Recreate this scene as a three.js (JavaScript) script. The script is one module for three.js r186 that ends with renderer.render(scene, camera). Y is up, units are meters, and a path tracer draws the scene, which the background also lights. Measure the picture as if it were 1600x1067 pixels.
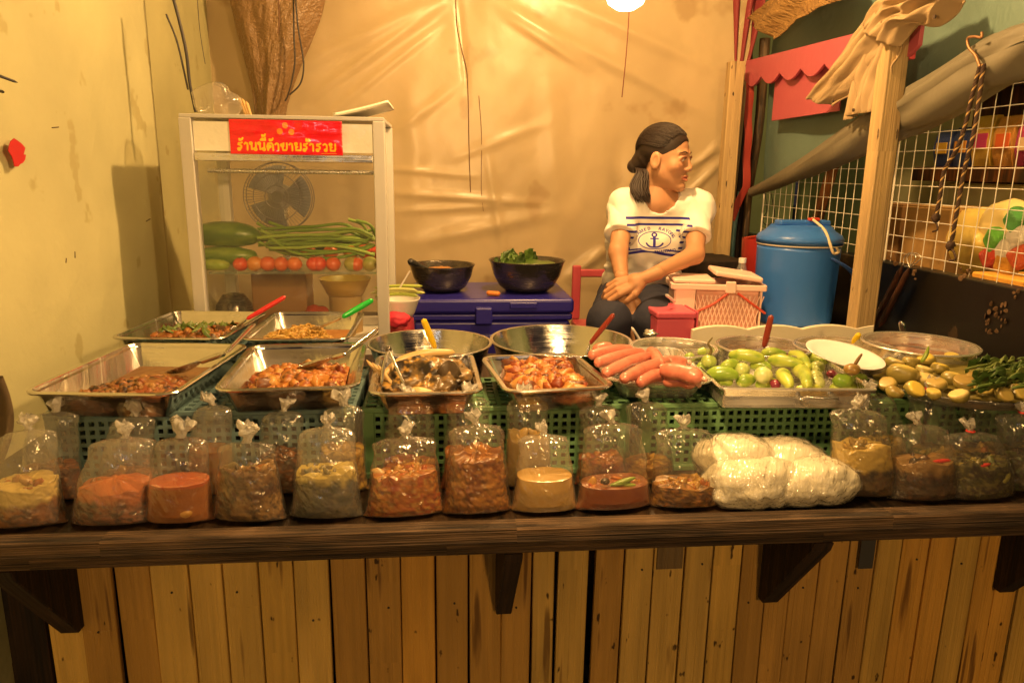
import * as THREE from 'three';
import { mergeGeometries, mergeVertices, toCreasedNormals } from 'three/addons/utils/BufferGeometryUtils.js';
import { RoundedBoxGeometry } from 'three/addons/geometries/RoundedBoxGeometry.js';
import { RectAreaLightUniformsLib } from 'three/addons/lights/RectAreaLightUniformsLib.js';
RectAreaLightUniformsLib.init();

// ---------- camera, sky, lights, exposure ----------
const scene = new THREE.Scene();
const camera = new THREE.PerspectiveCamera(49.8, 1600 / 1067, 0.05, 200);
camera.position.set(0, 1.25, 1.05);
camera.rotation.order = 'YXZ';
camera.rotation.set(-13 * Math.PI / 180, -5.6 * Math.PI / 180, 0.8 * Math.PI / 180);
camera.updateMatrixWorld(true);
const renderer = new THREE.WebGLRenderer({ antialias: true });
renderer.setSize(1024, 682);
renderer.toneMapping = THREE.LinearToneMapping;
renderer.toneMappingExposure = 1.0;
renderer.shadowMap.enabled = true;
{ // night sky: dim, even, a little warm glow of the town near the horizon
  const W = 64, H = 32, d = new Float32Array(W * H * 4);
  for (let j = 0; j < H; j++) for (let i = 0; i < W; i++) {
    const e = Math.max(0, (j + 0.5) / H * 2 - 1), g = Math.pow(1 - e, 3), k = (j * W + i) * 4;
    d[k] = 0.006 + 0.012 * g; d[k + 1] = 0.007 + 0.008 * g; d[k + 2] = 0.012 + 0.005 * g; d[k + 3] = 1;
  }
  const t = new THREE.DataTexture(d, W, H, THREE.RGBAFormat, THREE.FloatType);
  t.mapping = THREE.EquirectangularReflectionMapping; t.magFilter = THREE.LinearFilter; t.needsUpdate = true;
  scene.background = t; scene.environment = t;
}
const moon = new THREE.DirectionalLight(0xdfe6ff, 0.01);
moon.position.set(3, 8, 5); moon.castShadow = true; scene.add(moon);
const WARM = new THREE.Color().setRGB(1, 0.58, 0.215);
const LAMP_STALL = 3.2, LAMP_REAR = 8.4, LAMP_NEIGHBOUR = 3.4, LAMP_STREET = 27, LAMP_TUBE = 0.8;

// ---------- numbers ----------
let seed = 7;
const rnd = () => { seed = (seed * 1664525 + 1013904223) >>> 0; return seed / 4294967296; };
const rr = (a, b) => a + (b - a) * rnd();
const V = (x, y, z) => new THREE.Vector3(x, y, z);
const lerp = (a, b, t) => a + (b - a) * t;
const clamp = (x, a = 0, b = 1) => Math.min(b, Math.max(a, x));
const sst = (a, b, x) => { const t = clamp((x - a) / (b - a)); return t * t * (3 - 2 * t); };
const PERM = new Float32Array(65536), PM = new Uint16Array(65536); { let q = 12345; for (let i = 0; i < 65536; i++) { q = (Math.imul(q, 1664525) + 1013904223) >>> 0; PERM[i] = (q >>> 8) / 16777216; PM[i] = (q >>> 13) & 65535; } }
function noise(x, y, z = 0, p = 0) {
  const xi = Math.floor(x), yi = Math.floor(y), zi = Math.floor(z);
  let u = x - xi, v = y - yi, w = z - zi; u = u * u * (3 - 2 * u); v = v * v * (3 - 2 * v); w = w * w * (3 - 2 * w);
  let x0 = xi, x1 = xi + 1, y0 = yi, y1 = yi + 1; if (p) { x0 = ((x0 % p) + p) % p; x1 = x0 + 1 === p ? 0 : x0 + 1; y0 = ((y0 % p) + p) % p; y1 = y0 + 1 === p ? 0 : y0 + 1; }
  const a = PM[(y0 + PM[zi & 65535]) & 65535], b = PM[(y1 + PM[zi & 65535]) & 65535];
  const lo = (PERM[(x0 + a) & 65535] * (1 - u) + PERM[(x1 + a) & 65535] * u) * (1 - v) + (PERM[(x0 + b) & 65535] * (1 - u) + PERM[(x1 + b) & 65535] * u) * v;
  if (w === 0) return lo;
  const c = PM[(y0 + PM[(zi + 1) & 65535]) & 65535], d = PM[(y1 + PM[(zi + 1) & 65535]) & 65535];
  return lo * (1 - w) + ((PERM[(x0 + c) & 65535] * (1 - u) + PERM[(x1 + c) & 65535] * u) * (1 - v) + (PERM[(x0 + d) & 65535] * (1 - u) + PERM[(x1 + d) & 65535] * u) * v) * w;
}
const fbm = (x, y, z = 0, o = 4, p = 0) => { let s = 0, a = 0.5, t = 0; for (let i = 0; i < o; i++) { s += a * noise(x, y, z + i * 7, p); t += a; a *= 0.5; x *= 2; y *= 2; z *= 2; p *= 2; } return s / t; };
// a pixel of the 1600 x 1067 photograph gives a direction; the plane that the thing touches gives the distance
const EYE = camera.position.clone();
function dirOf(px, py) { const f = 533.5 / Math.tan(camera.fov * Math.PI / 360); return V((px - 800) / f, (533.5 - py) / f, -1).applyQuaternion(camera.quaternion); }
function onY(px, py, y) { const d = dirOf(px, py); return EYE.clone().addScaledVector(d, (y - EYE.y) / d.y); }
function onZ(px, py, z) { const d = dirOf(px, py); return EYE.clone().addScaledVector(d, (z - EYE.z) / d.z); }
function onX(px, py, x) { const d = dirOf(px, py); return EYE.clone().addScaledVector(d, (x - EYE.x) / d.x); }

// ---------- scene helpers ----------
const taken = {};
function numbered(n) { const k = taken[n] = (taken[n] ?? -1) + 1; return k ? n + '_' + String(k).padStart(3, '0') : n; }
function shade(o) { o.castShadow = true; o.receiveShadow = true; return o; }
function tag(o, label, category, group, kind) { if (label) o.userData.label = label; if (category) o.userData.category = category; if (group) o.userData.group = group; if (kind) o.userData.kind = kind; return o; }
function thing(name, label, category, pos = V(0, 0, 0), turn = 0, group) { const g = new THREE.Group(); g.name = numbered(name); g.position.copy(pos); g.rotation.y = turn; scene.add(g); return tag(g, label, category, group); }
function part(name, geo, mat, parent) { const m = shade(new THREE.Mesh(geo, mat)); m.name = name; parent.add(m); return m; }
function solo(name, geo, mat, label, category, group, kind) { const m = shade(new THREE.Mesh(geo, mat)); m.name = numbered(name); scene.add(m); return tag(m, label, category, group, kind); }
function struct(name, geo, mat) { const m = shade(new THREE.Mesh(geo, mat)); m.name = name; m.userData.kind = 'structure'; scene.add(m); return m; }

// ---------- geometry helpers ----------
const tr = (g, x, y, z) => (g.translate(x, y, z), g);
const nonIdx = (g) => g.index ? g.toNonIndexed() : g;
function merge(list) { const a = list.map((g) => { g = nonIdx(g); for (const k of Object.keys(g.attributes)) if (!['position', 'normal', 'uv', 'color'].includes(k)) g.deleteAttribute(k); return g; }); const col = a.some((g) => g.attributes.color), uv = a.some((g) => g.attributes.uv); for (const g of a) { const n = g.attributes.position.count; if (col && !g.attributes.color) g.setAttribute('color', new THREE.BufferAttribute(new Float32Array(n * 3).fill(1), 3)); if (uv && !g.attributes.uv) g.setAttribute('uv', new THREE.BufferAttribute(new Float32Array(n * 2), 2)); g.morphAttributes = {}; } return mergeGeometries(a); }
// uv in metres from the dominant direction of each face
function uvBox(g, off = 0, swap = false) {
  g = nonIdx(g); const p = g.attributes.position, n = g.attributes.normal, uv = new Float32Array(p.count * 2);
  for (let i = 0; i < p.count; i += 3) {
    let ax = 0, ay = 0, az = 0; for (let k = 0; k < 3; k++) { ax += Math.abs(n.getX(i + k)); ay += Math.abs(n.getY(i + k)); az += Math.abs(n.getZ(i + k)); }
    for (let k = 0; k < 3; k++) {
      const x = p.getX(i + k), y = p.getY(i + k), z = p.getZ(i + k);
      let u, v; if (ay >= ax && ay >= az) { u = x; v = z; } else if (ax >= az) { u = z; v = y; } else { u = x; v = y; }
      if (swap) [u, v] = [v, u];
      uv[(i + k) * 2] = u + off; uv[(i + k) * 2 + 1] = v + off * 1.7;
    }
  }
  g.setAttribute('uv', new THREE.BufferAttribute(uv, 2)); return g;
}
function box(w, h, d, r = 0.003, x = 0, y = 0, z = 0, off = 0, swap = false) { r = Math.min(r, w * 0.45, h * 0.45, d * 0.45); return uvBox(new RoundedBoxGeometry(w, h, d, 1, r).translate(x, y, z), off, swap); }
function tube(pts, r, seg = 32, rad = 8, closed = false) { return new THREE.TubeGeometry(new THREE.CatmullRomCurve3(pts, closed, 'centripetal'), seg, r, rad, closed); }
// tapered tube with rounded ends; radii r[i] at points
function limb(pts, rads, seg = 24, rad = 10, flat = 1, ends = true) {
  const c = new THREE.CatmullRomCurve3(pts), P = [], F = c.computeFrenetFrames(seg, false), pos = [], idx = [], uv = [];
  const len = c.getLength();
  for (let i = 0; i <= seg; i++) {
    const t = i / seg, q = c.getPointAt(t), k = t * (rads.length - 1), a = Math.floor(Math.min(k, rads.length - 1.001)); let r = lerp(rads[a], rads[Math.min(a + 1, rads.length - 1)], k - a);
    if (ends) { const e = Math.min(t, 1 - t) * len / Math.max(r, 1e-4); if (e < 1) r *= Math.sqrt(Math.max(0.02, 1 - (1 - e) * (1 - e))); }
    for (let j = 0; j <= rad; j++) { const an = j / rad * Math.PI * 2; const v = q.clone().addScaledVector(F.normals[i], Math.cos(an) * r).addScaledVector(F.binormals[i], Math.sin(an) * r * flat); pos.push(v.x, v.y, v.z); uv.push(j / rad * 0.1, t * len); }
  }
  for (let i = 0; i < seg; i++) for (let j = 0; j < rad; j++) { const a = i * (rad + 1) + j, b = a + rad + 1; idx.push(a, a + 1, b, b, a + 1, b + 1); }
  const n0 = pos.length / 3; const s = c.getPointAt(0), e = c.getPointAt(1); pos.push(s.x, s.y, s.z, e.x, e.y, e.z); uv.push(0, 0, 0, len);
  for (let j = 0; j < rad; j++) { idx.push(n0, j + 1, j); const a = seg * (rad + 1) + j; idx.push(n0 + 1, a, a + 1); }
  const g = new THREE.BufferGeometry(); g.setAttribute('position', new THREE.Float32BufferAttribute(pos, 3)); g.setAttribute('uv', new THREE.Float32BufferAttribute(uv, 2)); g.setIndex(idx); g.computeVertexNormals(); return nonIdx(g);
}
// grid surface from f(u,v) -> Vector3
function sheet(f, nu, nv, su = 1, sv = 1) {
  const pos = [], uv = [], idx = [];
  for (let j = 0; j <= nv; j++) for (let i = 0; i <= nu; i++) { const p = f(i / nu, j / nv); pos.push(p.x, p.y, p.z); uv.push(i / nu * su, j / nv * sv); }
  for (let j = 0; j < nv; j++) for (let i = 0; i < nu; i++) { const a = j * (nu + 1) + i, b = a + nu + 1; idx.push(a, a + 1, b, b, a + 1, b + 1); }
  const g = new THREE.BufferGeometry(); g.setAttribute('position', new THREE.Float32BufferAttribute(pos, 3)); g.setAttribute('uv', new THREE.Float32BufferAttribute(uv, 2)); g.setIndex(idx); g.computeVertexNormals(); return g;
}
// a sheet with thickness t (both faces and a rim)
function slab(f, nu, nv, t, su = 1, sv = 1) {
  const a = sheet(f, nu, nv, su, sv), N = a.attributes.normal, P = a.attributes.position, n = P.count, pos = [], uv = [], idx = [...a.index.array];
  for (let i = 0; i < n; i++) { pos.push(P.getX(i), P.getY(i), P.getZ(i)); uv.push(a.attributes.uv.getX(i), a.attributes.uv.getY(i)); }
  for (let i = 0; i < n; i++) { pos.push(P.getX(i) - N.getX(i) * t, P.getY(i) - N.getY(i) * t, P.getZ(i) - N.getZ(i) * t); uv.push(a.attributes.uv.getX(i), a.attributes.uv.getY(i)); }
  const m = idx.length; for (let i = 0; i < m; i += 3) idx.push(idx[i] + n, idx[i + 2] + n, idx[i + 1] + n);
  const e = (i, j) => idx.push(i, i + n, j, j, i + n, j + n), w = nu + 1;
  for (let i = 0; i < nu; i++) { e(i, i + 1); e(nv * w + i + 1, nv * w + i); }
  for (let j = 0; j < nv; j++) { e((j + 1) * w, j * w); e(j * w + nu, (j + 1) * w + nu); }
  const g = new THREE.BufferGeometry(); g.setAttribute('position', new THREE.Float32BufferAttribute(pos, 3)); g.setAttribute('uv', new THREE.Float32BufferAttribute(uv, 2)); g.setIndex(idx); g.computeVertexNormals(); return g;
}
function lathe(pts, seg = 48) { const g = new THREE.LatheGeometry(pts.map(([x, y]) => new THREE.Vector2(x, y)), seg); return g; }
// lumpy blob
function blob(rx, ry, rz, det = 2, amp = 0.25, fr = 2.2, s = rnd() * 50) {
  let g = new THREE.IcosahedronGeometry(1, det); g.deleteAttribute('uv'); g.deleteAttribute('normal'); g = mergeVertices(g, 1e-4);
  const p = g.attributes.position; for (let i = 0; i < p.count; i++) { const x = p.getX(i), y = p.getY(i), z = p.getZ(i), k = 1 + amp * 2 * (fbm(x * fr + s, y * fr + s, z * fr, 3) - 0.5); p.setXYZ(i, x * rx * k, y * ry * k, z * rz * k); }
  g.computeVertexNormals(); return g;
}
function paint(g, f) { const p = g.attributes.position, c = new Float32Array(p.count * 3); for (let i = 0; i < p.count; i++) { const q = f(p.getX(i), p.getY(i), p.getZ(i), i); c[i * 3] = q[0]; c[i * 3 + 1] = q[1]; c[i * 3 + 2] = q[2]; } g.setAttribute('color', new THREE.BufferAttribute(c, 3)); return g; }
const mixc = (a, b, t) => [lerp(a[0], b[0], t), lerp(a[1], b[1], t), lerp(a[2], b[2], t)];

// ---------- textures ----------
function tex(w, h, f, srgb = false) {
  const d = new Uint8Array(w * h * 4); for (let j = 0; j < h; j++) for (let i = 0; i < w; i++) { const c = f(i / w, j / h), k = (j * w + i) * 4; for (let q = 0; q < 3; q++) d[k + q] = clamp(c[q]) * 255; d[k + 3] = 255; }
  const t = new THREE.DataTexture(d, w, h); t.wrapS = t.wrapT = THREE.RepeatWrapping; t.magFilter = THREE.LinearFilter; t.minFilter = THREE.LinearMipmapLinearFilter; t.generateMipmaps = true; if (srgb) t.colorSpace = THREE.SRGBColorSpace; t.needsUpdate = true; return t;
}
const rep = (t, a, b = a) => { const c = t.clone(); c.repeat.set(a, b); c.needsUpdate = true; return c; };
const g3 = (x) => [x, x, x];
const T = {
  fine: tex(512, 512, (u, v) => g3(fbm(u * 32, v * 32, 1, 4, 32))),
  coarse: tex(512, 512, (u, v) => g3(fbm(u * 6, v * 6, 2, 6, 6))),
  wood: tex(512, 512, (u, v) => { const a = noise(u * 64, v * 4, 4, 64), b = noise(u * 128, v * 8, 9, 128), c = fbm(u * 8, v * 8, 5, 4, 8); return g3(0.45 * a + 0.25 * b + 0.3 * c); }),
  // worn paint over wood: light paint, bare darker patches, grain
  paintwood: tex(768, 768, (u, v) => {
    const gr = noise(u * 96, v * 6, 4, 96), big = fbm(u * 5, v * 5, 6, 5, 5), pat = sst(0.56, 0.68, fbm(u * 14, v * 4, 8, 5, 2) * 0.78 + 0.25 * gr), sp = sst(0.79, 0.85, fbm(u * 40, v * 40, 3, 4, 40));
    const base = 0.82 + 0.22 * (big - 0.5) + 0.1 * (gr - 0.5); let c = [base, base * 0.93, base * 0.8]; c = mixc(c, [0.4, 0.33, 0.27], pat * 0.75); return mixc(c, [0.16, 0.11, 0.08], sp * 0.8); }, true),
  oldwood: tex(512, 512, (u, v) => { const a = noise(u * 48, v * 4, 4, 48), b = noise(u * 110, v * 7, 9, 110), c = fbm(u * 6, v * 6, 5, 5, 6); const k = 0.38 + 0.24 * (a - 0.5) + 0.2 * (b - 0.5) + 0.5 * (c - 0.5); return [k, k * 0.86, k * 0.72]; }, true),
  plaster: tex(768, 768, (u, v) => { const c = fbm(u * 5, v * 5, 1, 6, 5), d = fbm(u * 3, v * 8, 7, 4, 1), s = sst(0.74, 0.82, fbm(u * 22, v * 22, 5, 4, 22)); const k = 0.78 + 0.16 * (c - 0.5); return mixc(mixc([k, k * 0.985, k * 0.8], [0.72, 0.73, 0.58], sst(0.45, 0.65, d) * 0.5), [0.6, 0.54, 0.36], s * 0.35); }, true),
  tarp: tex(512, 512, (u, v) => { const c = fbm(u * 4, v * 4, 1, 6, 4), s = sst(0.62, 0.75, fbm(u * 9, v * 9, 5, 5, 9)); const k = 0.8 + 0.14 * (c - 0.5); return mixc([k, k * 0.93, k * 0.78], [0.6, 0.5, 0.36], s * 0.4); }, true),
  crinkle: tex(512, 512, (u, v) => { const a = Math.abs(fbm(u * 8, v * 8, 3, 3, 8) - 0.5) * 2, b = Math.abs(fbm(u * 16, v * 16, 9, 3, 16) - 0.5) * 2; return g3(clamp(1 - a * 2.2) * 0.6 + clamp(1 - b * 2.5) * 0.4); }),
  weave: tex(256, 256, (u, v) => g3(0.5 + 0.25 * Math.sin(u * Math.PI * 2 * 64) + 0.25 * Math.sin(v * Math.PI * 2 * 64))),
  chips: tex(768, 768, (u, v) => { const s = sst(0.66, 0.7, fbm(u * 12, v * 12, 5, 6, 12) * 0.6 + 0.4 * fbm(u * 3, v * 3, 15, 3, 3)), q = fbm(u * 8, v * 8, 2, 4, 8); const b = 0.09 + 0.05 * (q - 0.5); return mixc([b, b * 0.9, b * 0.85], [0.5, 0.4, 0.28], s); }, true),
  skin: tex(256, 256, (u, v) => g3(0.5 + 0.5 * (fbm(u * 24, v * 24, 4, 4, 24) - 0.5))),
  steel: tex(512, 512, (u, v) => g3(clamp(0.55 + 0.5 * (noise(u * 6, v * 200, 3, 200) - 0.5) + 0.6 * (fbm(u * 7, v * 7, 8, 5, 7) - 0.5)))),
};
// ---------- materials ----------
const std = (o) => new THREE.MeshStandardMaterial(o), phy = (o) => new THREE.MeshPhysicalMaterial(o);
const C = (r, g, b) => new THREE.Color().setRGB(r, g, b);
const M = {
  plaster: std({ color: C(0.86, 0.85, 0.73), map: rep(T.plaster, 0.6), bumpMap: rep(T.coarse, 1.6), bumpScale: 0.006, roughness: 0.85 }),
  tarp: phy({ color: C(0.88, 0.8, 0.68), map: rep(T.tarp, 0.55), bumpMap: rep(T.coarse, 1.6), bumpScale: 0.0014, roughness: 0.33, transmission: 0.12, thickness: 0, side: THREE.DoubleSide }),
  rail: std({ color: C(0.52, 0.43, 0.33), map: rep(T.oldwood, 12, 1.6), bumpMap: rep(T.wood, 12, 1.6), bumpScale: 0.005, roughness: 0.95 }),
  darkwood: std({ color: C(0.17, 0.11, 0.07), map: rep(T.oldwood, 3, 1), bumpMap: rep(T.wood, 3, 1), bumpScale: 0.003, roughness: 0.8 }),
  top: std({ color: C(0.2, 0.15, 0.1), map: rep(T.oldwood, 2, 1), bumpMap: rep(T.wood, 2, 1), bumpScale: 0.002, roughness: 0.45 }),
  timber: std({ color: C(0.72, 0.6, 0.4), map: rep(T.paintwood, 1.6, 0.5), bumpMap: rep(T.wood, 4, 1), bumpScale: 0.002, roughness: 0.7 }),
  steel: std({ color: C(0.62, 0.61, 0.6), metalness: 1, roughness: 0.34, roughnessMap: rep(T.steel, 3), bumpMap: rep(T.coarse, 4), bumpScale: 0.0012 }),
  alu: std({ color: C(0.74, 0.72, 0.68), metalness: 0.85, roughness: 0.5, roughnessMap: rep(T.steel, 2), bumpMap: rep(T.coarse, 4), bumpScale: 0.001 }),
  white: std({ color: C(0.74, 0.73, 0.69), roughness: 0.4, bumpMap: rep(T.coarse, 3), bumpScale: 0.0006 }),
  whitepaint: std({ color: C(0.8, 0.74, 0.58), roughness: 0.55, bumpMap: rep(T.coarse, 6), bumpScale: 0.001 }),
  glass: phy({ color: C(0.95, 0.95, 0.92), roughness: 0.05, transmission: 0.96, thickness: 0, ior: 1.45 }),
  film: phy({ color: C(0.93, 0.92, 0.88), roughness: 0.17, transmission: 0.86, thickness: 0, ior: 1.8, bumpMap: rep(T.crinkle, 5), bumpScale: 0.0016, side: THREE.DoubleSide }),
  food: std({ color: C(1, 1, 1), vertexColors: true, roughness: 0.32 }),
  wet: phy({ color: C(1, 1, 1), vertexColors: true, roughness: 0.38, clearcoat: 0.22, clearcoatRoughness: 0.15 }),
  stew: phy({ color: C(1, 1, 1), vertexColors: true, roughness: 0.5, clearcoat: 0.12, clearcoatRoughness: 0.2 }),
  dry: std({ color: C(1, 1, 1), vertexColors: true, roughness: 0.65 }),
  blacksteel: std({ color: C(0.16, 0.14, 0.12), metalness: 0.8, roughness: 0.38, roughnessMap: rep(T.steel, 2), bumpMap: rep(T.coarse, 5), bumpScale: 0.001 }),
  cable: std({ color: C(0.03, 0.025, 0.025), roughness: 0.5 }),
};
const plast = (r, g, b, rough = 0.38) => std({ color: C(r, g, b), roughness: rough, bumpMap: rep(T.coarse, 5), bumpScale: 0.0006 });

// ================= the setting =================
const RT = 0.706, CT = 0.695, FLOOR = 0.3, TARP_Z = -2.1, XL = -0.85, XR = 1.36;
struct('ground', sheet((u, v) => { const x = lerp(-30, 30, u), z = lerp(25, -30, v); return V(x, -0.02 + 0.02 * fbm(x * 2, z * 2), z); }, 60, 60, 60, 55), std({ color: C(0.09, 0.08, 0.07), roughness: 0.9, bumpMap: T.fine, bumpScale: 0.01 }));
struct('floor_platform', box(2.3, 0.06, 2.3, 0.004, 0.25, FLOOR - 0.031, -1.45), M.darkwood);
struct('roof', slab((u, v) => V(lerp(-1.5, 2.6, u), 2.42 + 0.012 * Math.sin(u * 170) - 0.15 * v, lerp(-2.6, 0.45, 1 - v)), 160, 4, 0.004, 4, 3), std({ color: C(0.3, 0.28, 0.25), roughness: 0.7, metalness: 0.2 }));

// plastered wall beside the stall, with a thicker near panel
{
  const w = thing('plaster_wall', 'pale cream plastered wall with peeling patches beside the glass cabinet', 'wall', V(XL, 0, -0.9));
  const bump = (z, y) => 0.022 * (fbm(z * 2.2 + 9, y * 1.6, 3, 4) - 0.5) + 0.008 * (fbm(z * 9, y * 6, 8, 3) - 0.5);
  part('near_panel', slab((u, v) => { const z = lerp(2.3, -0.44, u), y = lerp(0, 2.4, v); return V(bump(z, y) * sst(0, 0.06, 1 - u), y, z); }, 130, 90, 0.05, 2.74, 2.4), M.plaster, w);
  part('far_panel', slab((u, v) => { const z = lerp(-0.39, -1.75, u), y = lerp(0, 2.4, v); return V(-0.045 + bump(z + 5, y) * 0.6, y, z); }, 60, 60, 0.04, 1.4, 2.4), std({ color: C(0.8, 0.78, 0.62), map: rep(T.plaster, 0.7), bumpMap: rep(T.coarse, 2), bumpScale: 0.004, roughness: 0.8 }), w);
  part('corner_strip', box(0.03, 2.4, 0.05, 0.006, -0.03, 1.2, -0.415), M.timber, w);
  const dark = std({ color: C(0.08, 0.05, 0.03), roughness: 0.9 });
  for (const [px, py, l, a] of [[84, 199, 16, 0.1], [228, 344, 18, 0.15], [102, 407, 6, 1.2], [116, 398, 8, 1.4]]) { const p = onX(px, py, XL); p.x = XL + bump(p.z + 0.9, p.y); part('crack', box(0.003, 0.0022, l * 0.0019, 0.0006).rotateX(a).translate(p.x - XL, p.y, p.z + 0.9), dark, w); }
}
{
  const p = onX(25, 241, XL + 0.012), s = new THREE.Shape(); const n = 15;
  for (let i = 0; i <= n; i++) { const a = i / n * Math.PI * 2, r = 0.026 * (0.7 + 0.6 * noise(i * 0.9, 3, 1)); s[i ? 'lineTo' : 'moveTo'](Math.cos(a) * r * 1.1, Math.sin(a) * r); }
  const g = new THREE.ExtrudeGeometry(s, { depth: 0.0015, bevelEnabled: false }).rotateY(Math.PI / 2).translate(p.x, p.y, p.z);
  solo('paper_scrap', g, std({ color: C(0.45, 0.01, 0.015), roughness: 0.5 }), 'torn scrap of red paper stuck to the plaster wall', 'paper');
  const mk = (a, b, lab) => solo('nail', limb([onX(...a, XL + 0.03), onX(...b, XL + 0.05)], [0.003, 0.0025], 6, 6), M.cable, lab, 'nail');
  mk([-6, 117], [27, 129], 'long dark nail sticking out of the plaster wall'); mk([-6, 141], [6, 144], 'short dark nail stub just under the long nail');
}
// coil of rope at the wall foot
{ const g = thing('rope_coil', 'coil of old brown rope hanging at the plaster wall foot', 'rope', V(0, 0, 0));
  for (let k = 0; k < 4; k++) { const c = []; for (let i = 0; i <= 12; i++) { const p = onX(-14 + k * 4 + 17 * Math.sin(i / 12 * Math.PI), 590 + i * 11, -0.74 + k * 0.012); c.push(p); } part('strand', tube(c, 0.006, 40, 6), std({ color: C(0.25, 0.17, 0.09), roughness: 0.9, bumpMap: rep(T.weave, 30), bumpScale: 0.002 }), g); } }

// back tarpaulin with real folds
const ridges = [ // x0,y0,x1,y1 in photograph pixels on the sheet, width (m), height (m)
  [690, 8, 470, 165, 0.018, 0.02], [700, 30, 500, 190, 0.014, 0.014], [735, -20, 430, 120, 0.03, 0.02], [770, 0, 930, 110, 0.03, 0.022], [790, 30, 900, 100, 0.012, 0.012], [800, 20, 1130, 190, 0.025, 0.018], [850, -10, 1140, 120, 0.03, 0.02],
  [715, -10, 730, 150, 0.012, -0.012], [590, 262, 745, 275, 0.012, 0.01], [600, 300, 850, 318, 0.016, 0.016], [620, 330, 800, 320, 0.014, 0.012], [1010, 300, 1142, 222, 0.014, 0.02], [1050, 330, 1142, 240, 0.016, 0.022], [1080, 270, 1140, 205, 0.01, 0.012],
  [640, 380, 880, 330, 0.03, 0.018], [880, 440, 960, 380, 0.025, 0.03], [600, 220, 720, 130, 0.02, 0.012], [700, 250, 860, 190, 0.02, 0.01], [760, 230, 790, 420, 0.02, 0.012], [860, 120, 870, 330, 0.05, 0.02], [640, 120, 650, 330, 0.05, 0.018], [970, 200, 960, 420, 0.04, -0.02],
].map(([a, b, c, d, w, h]) => { const p = onZ(a, b, TARP_Z), q = onZ(c, d, TARP_Z); return [p.x, p.y, q.x, q.y, w, h]; });
function tarpZ(x, y) {
  let z = 0.06 * (fbm(x * 1.3 + 4, y * 1.1, 2, 2) - 0.5) + 0.018 * (fbm(x * 4, y * 3.2, 6, 3) - 0.5) + 0.002 * (fbm(x * 16, y * 12, 1, 2) - 0.5);
  for (const [ax, ay, bx, by, w, h] of ridges) { const dx = bx - ax, dy = by - ay, L = dx * dx + dy * dy, t = clamp(((x - ax) * dx + (y - ay) * dy) / L), d = Math.hypot(x - ax - dx * t, y - ay - dy * t), f = Math.sin(clamp(t * 0.9 + 0.05) * Math.PI); z += 0.62 * h * f * Math.exp(-d * d / (w * w)); }
  return z;
}
solo('tarpaulin', slab((u, v) => { const x = lerp(-1.02, 1.285, u), y = lerp(FLOOR, 2.25, v); return V(x, y, TARP_Z + tarpZ(x, y)); }, 260, 210, 0.002, 2.3, 1.95), M.tarp, 'large translucent off white plastic tarpaulin hung as the rear wall', 'tarpaulin');
// seam cord, string and a scrap on the tarpaulin
const cordM = std({ color: C(0.16, 0.08, 0.04), roughness: 0.8 });
const onTarp = (px, py) => { const p = onZ(px, py, TARP_Z); p.z += tarpZ(p.x, p.y) + 0.004; return p; };
solo('seam_thread', tube([[712, -4], [714, 40], [722, 80], [729, 110], [731, 145], [733, 240], [735, 300]].map((a) => onTarp(...a)), 0.0016, 60, 5), cordM, 'thin dark thread running down the middle of the tarpaulin', 'thread');
solo('seam_thread', tube([[748, 150], [752, 210], [752, 300], [755, 330]].map((a) => onTarp(...a)), 0.0011, 40, 5), cordM, 'short fine thread beside the long tarpaulin thread', 'thread');

// brown plastic sheet bundled in the corner
solo('plastic_sheet', slab((u, v) => { // hangs as a gathered funnel
  const L = onZ(lerp(358, 398, sst(0, 1, v)), lerp(-30, 192, v), -1.98), R = onZ(lerp(512, 444, sst(0, 1, v)), lerp(-30, 200, v), -1.98); const p = L.lerp(R, u);
  p.z += 0.06 * Math.sin(u * Math.PI) + (0.014 * Math.sin(u * 9 + v * 2.5) + 0.006 * Math.sin(u * 21 - v * 4)) * (0.4 + 0.6 * v) + 0.06 * (fbm(u * 3, v * 2.2, 3, 4) - 0.5); return p; }, 90, 60, 0.001, 0.4, 0.6),
  phy({ color: C(0.34, 0.21, 0.1), roughness: 0.42, transmission: 0.3, thickness: 0, bumpMap: rep(T.crinkle, 5), bumpScale: 0.003, side: THREE.DoubleSide }), 'brown translucent plastic sheet gathered in the corner above the cabinet', 'plastic sheet');
for (const [pts, lab, r] of [
  [[[268, -10], [280, 35], [290, 80], [296, 130], [305, 175]], 'thick black cable hanging down onto the cabinet top', 0.0042],
  [[[259, 22], [275, 62], [287, 112], [293, 140]], 'thin black cable end beside the thick cable', 0.0026],
  [[[307, -10], [312, 50], [320, 100]], 'pale thin wire on the wall behind the black cables', 0.001],
]) solo('cable', tube(pts.map((a) => onZ(...a, -1.12)), r, 40, 6), M.cable, lab, 'cable');
solo('cable', tube([[458, -8], [459, 60], [460, 100], [449, 150], [445, 158]].map((a) => onZ(...a, -1.85)), 0.003, 40, 6), M.cable, 'black cable looping down before the brown plastic sheet', 'cable');
solo('cable', tube([[461, -8], [465, 40], [474, 105], [468, 132], [452, 148]].map((a) => onZ(...a, -1.84)), 0.003, 40, 6), M.cable, 'second black cable loop curving out over the tarpaulin edge', 'cable');
solo('cable', tube([[434, -8], [436, 30], [434, 52]].map((a) => onZ(...a, -1.85)), 0.0025, 20, 6), cordM, 'short cable end hanging with a plug by the brown sheet', 'cable');

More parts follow.
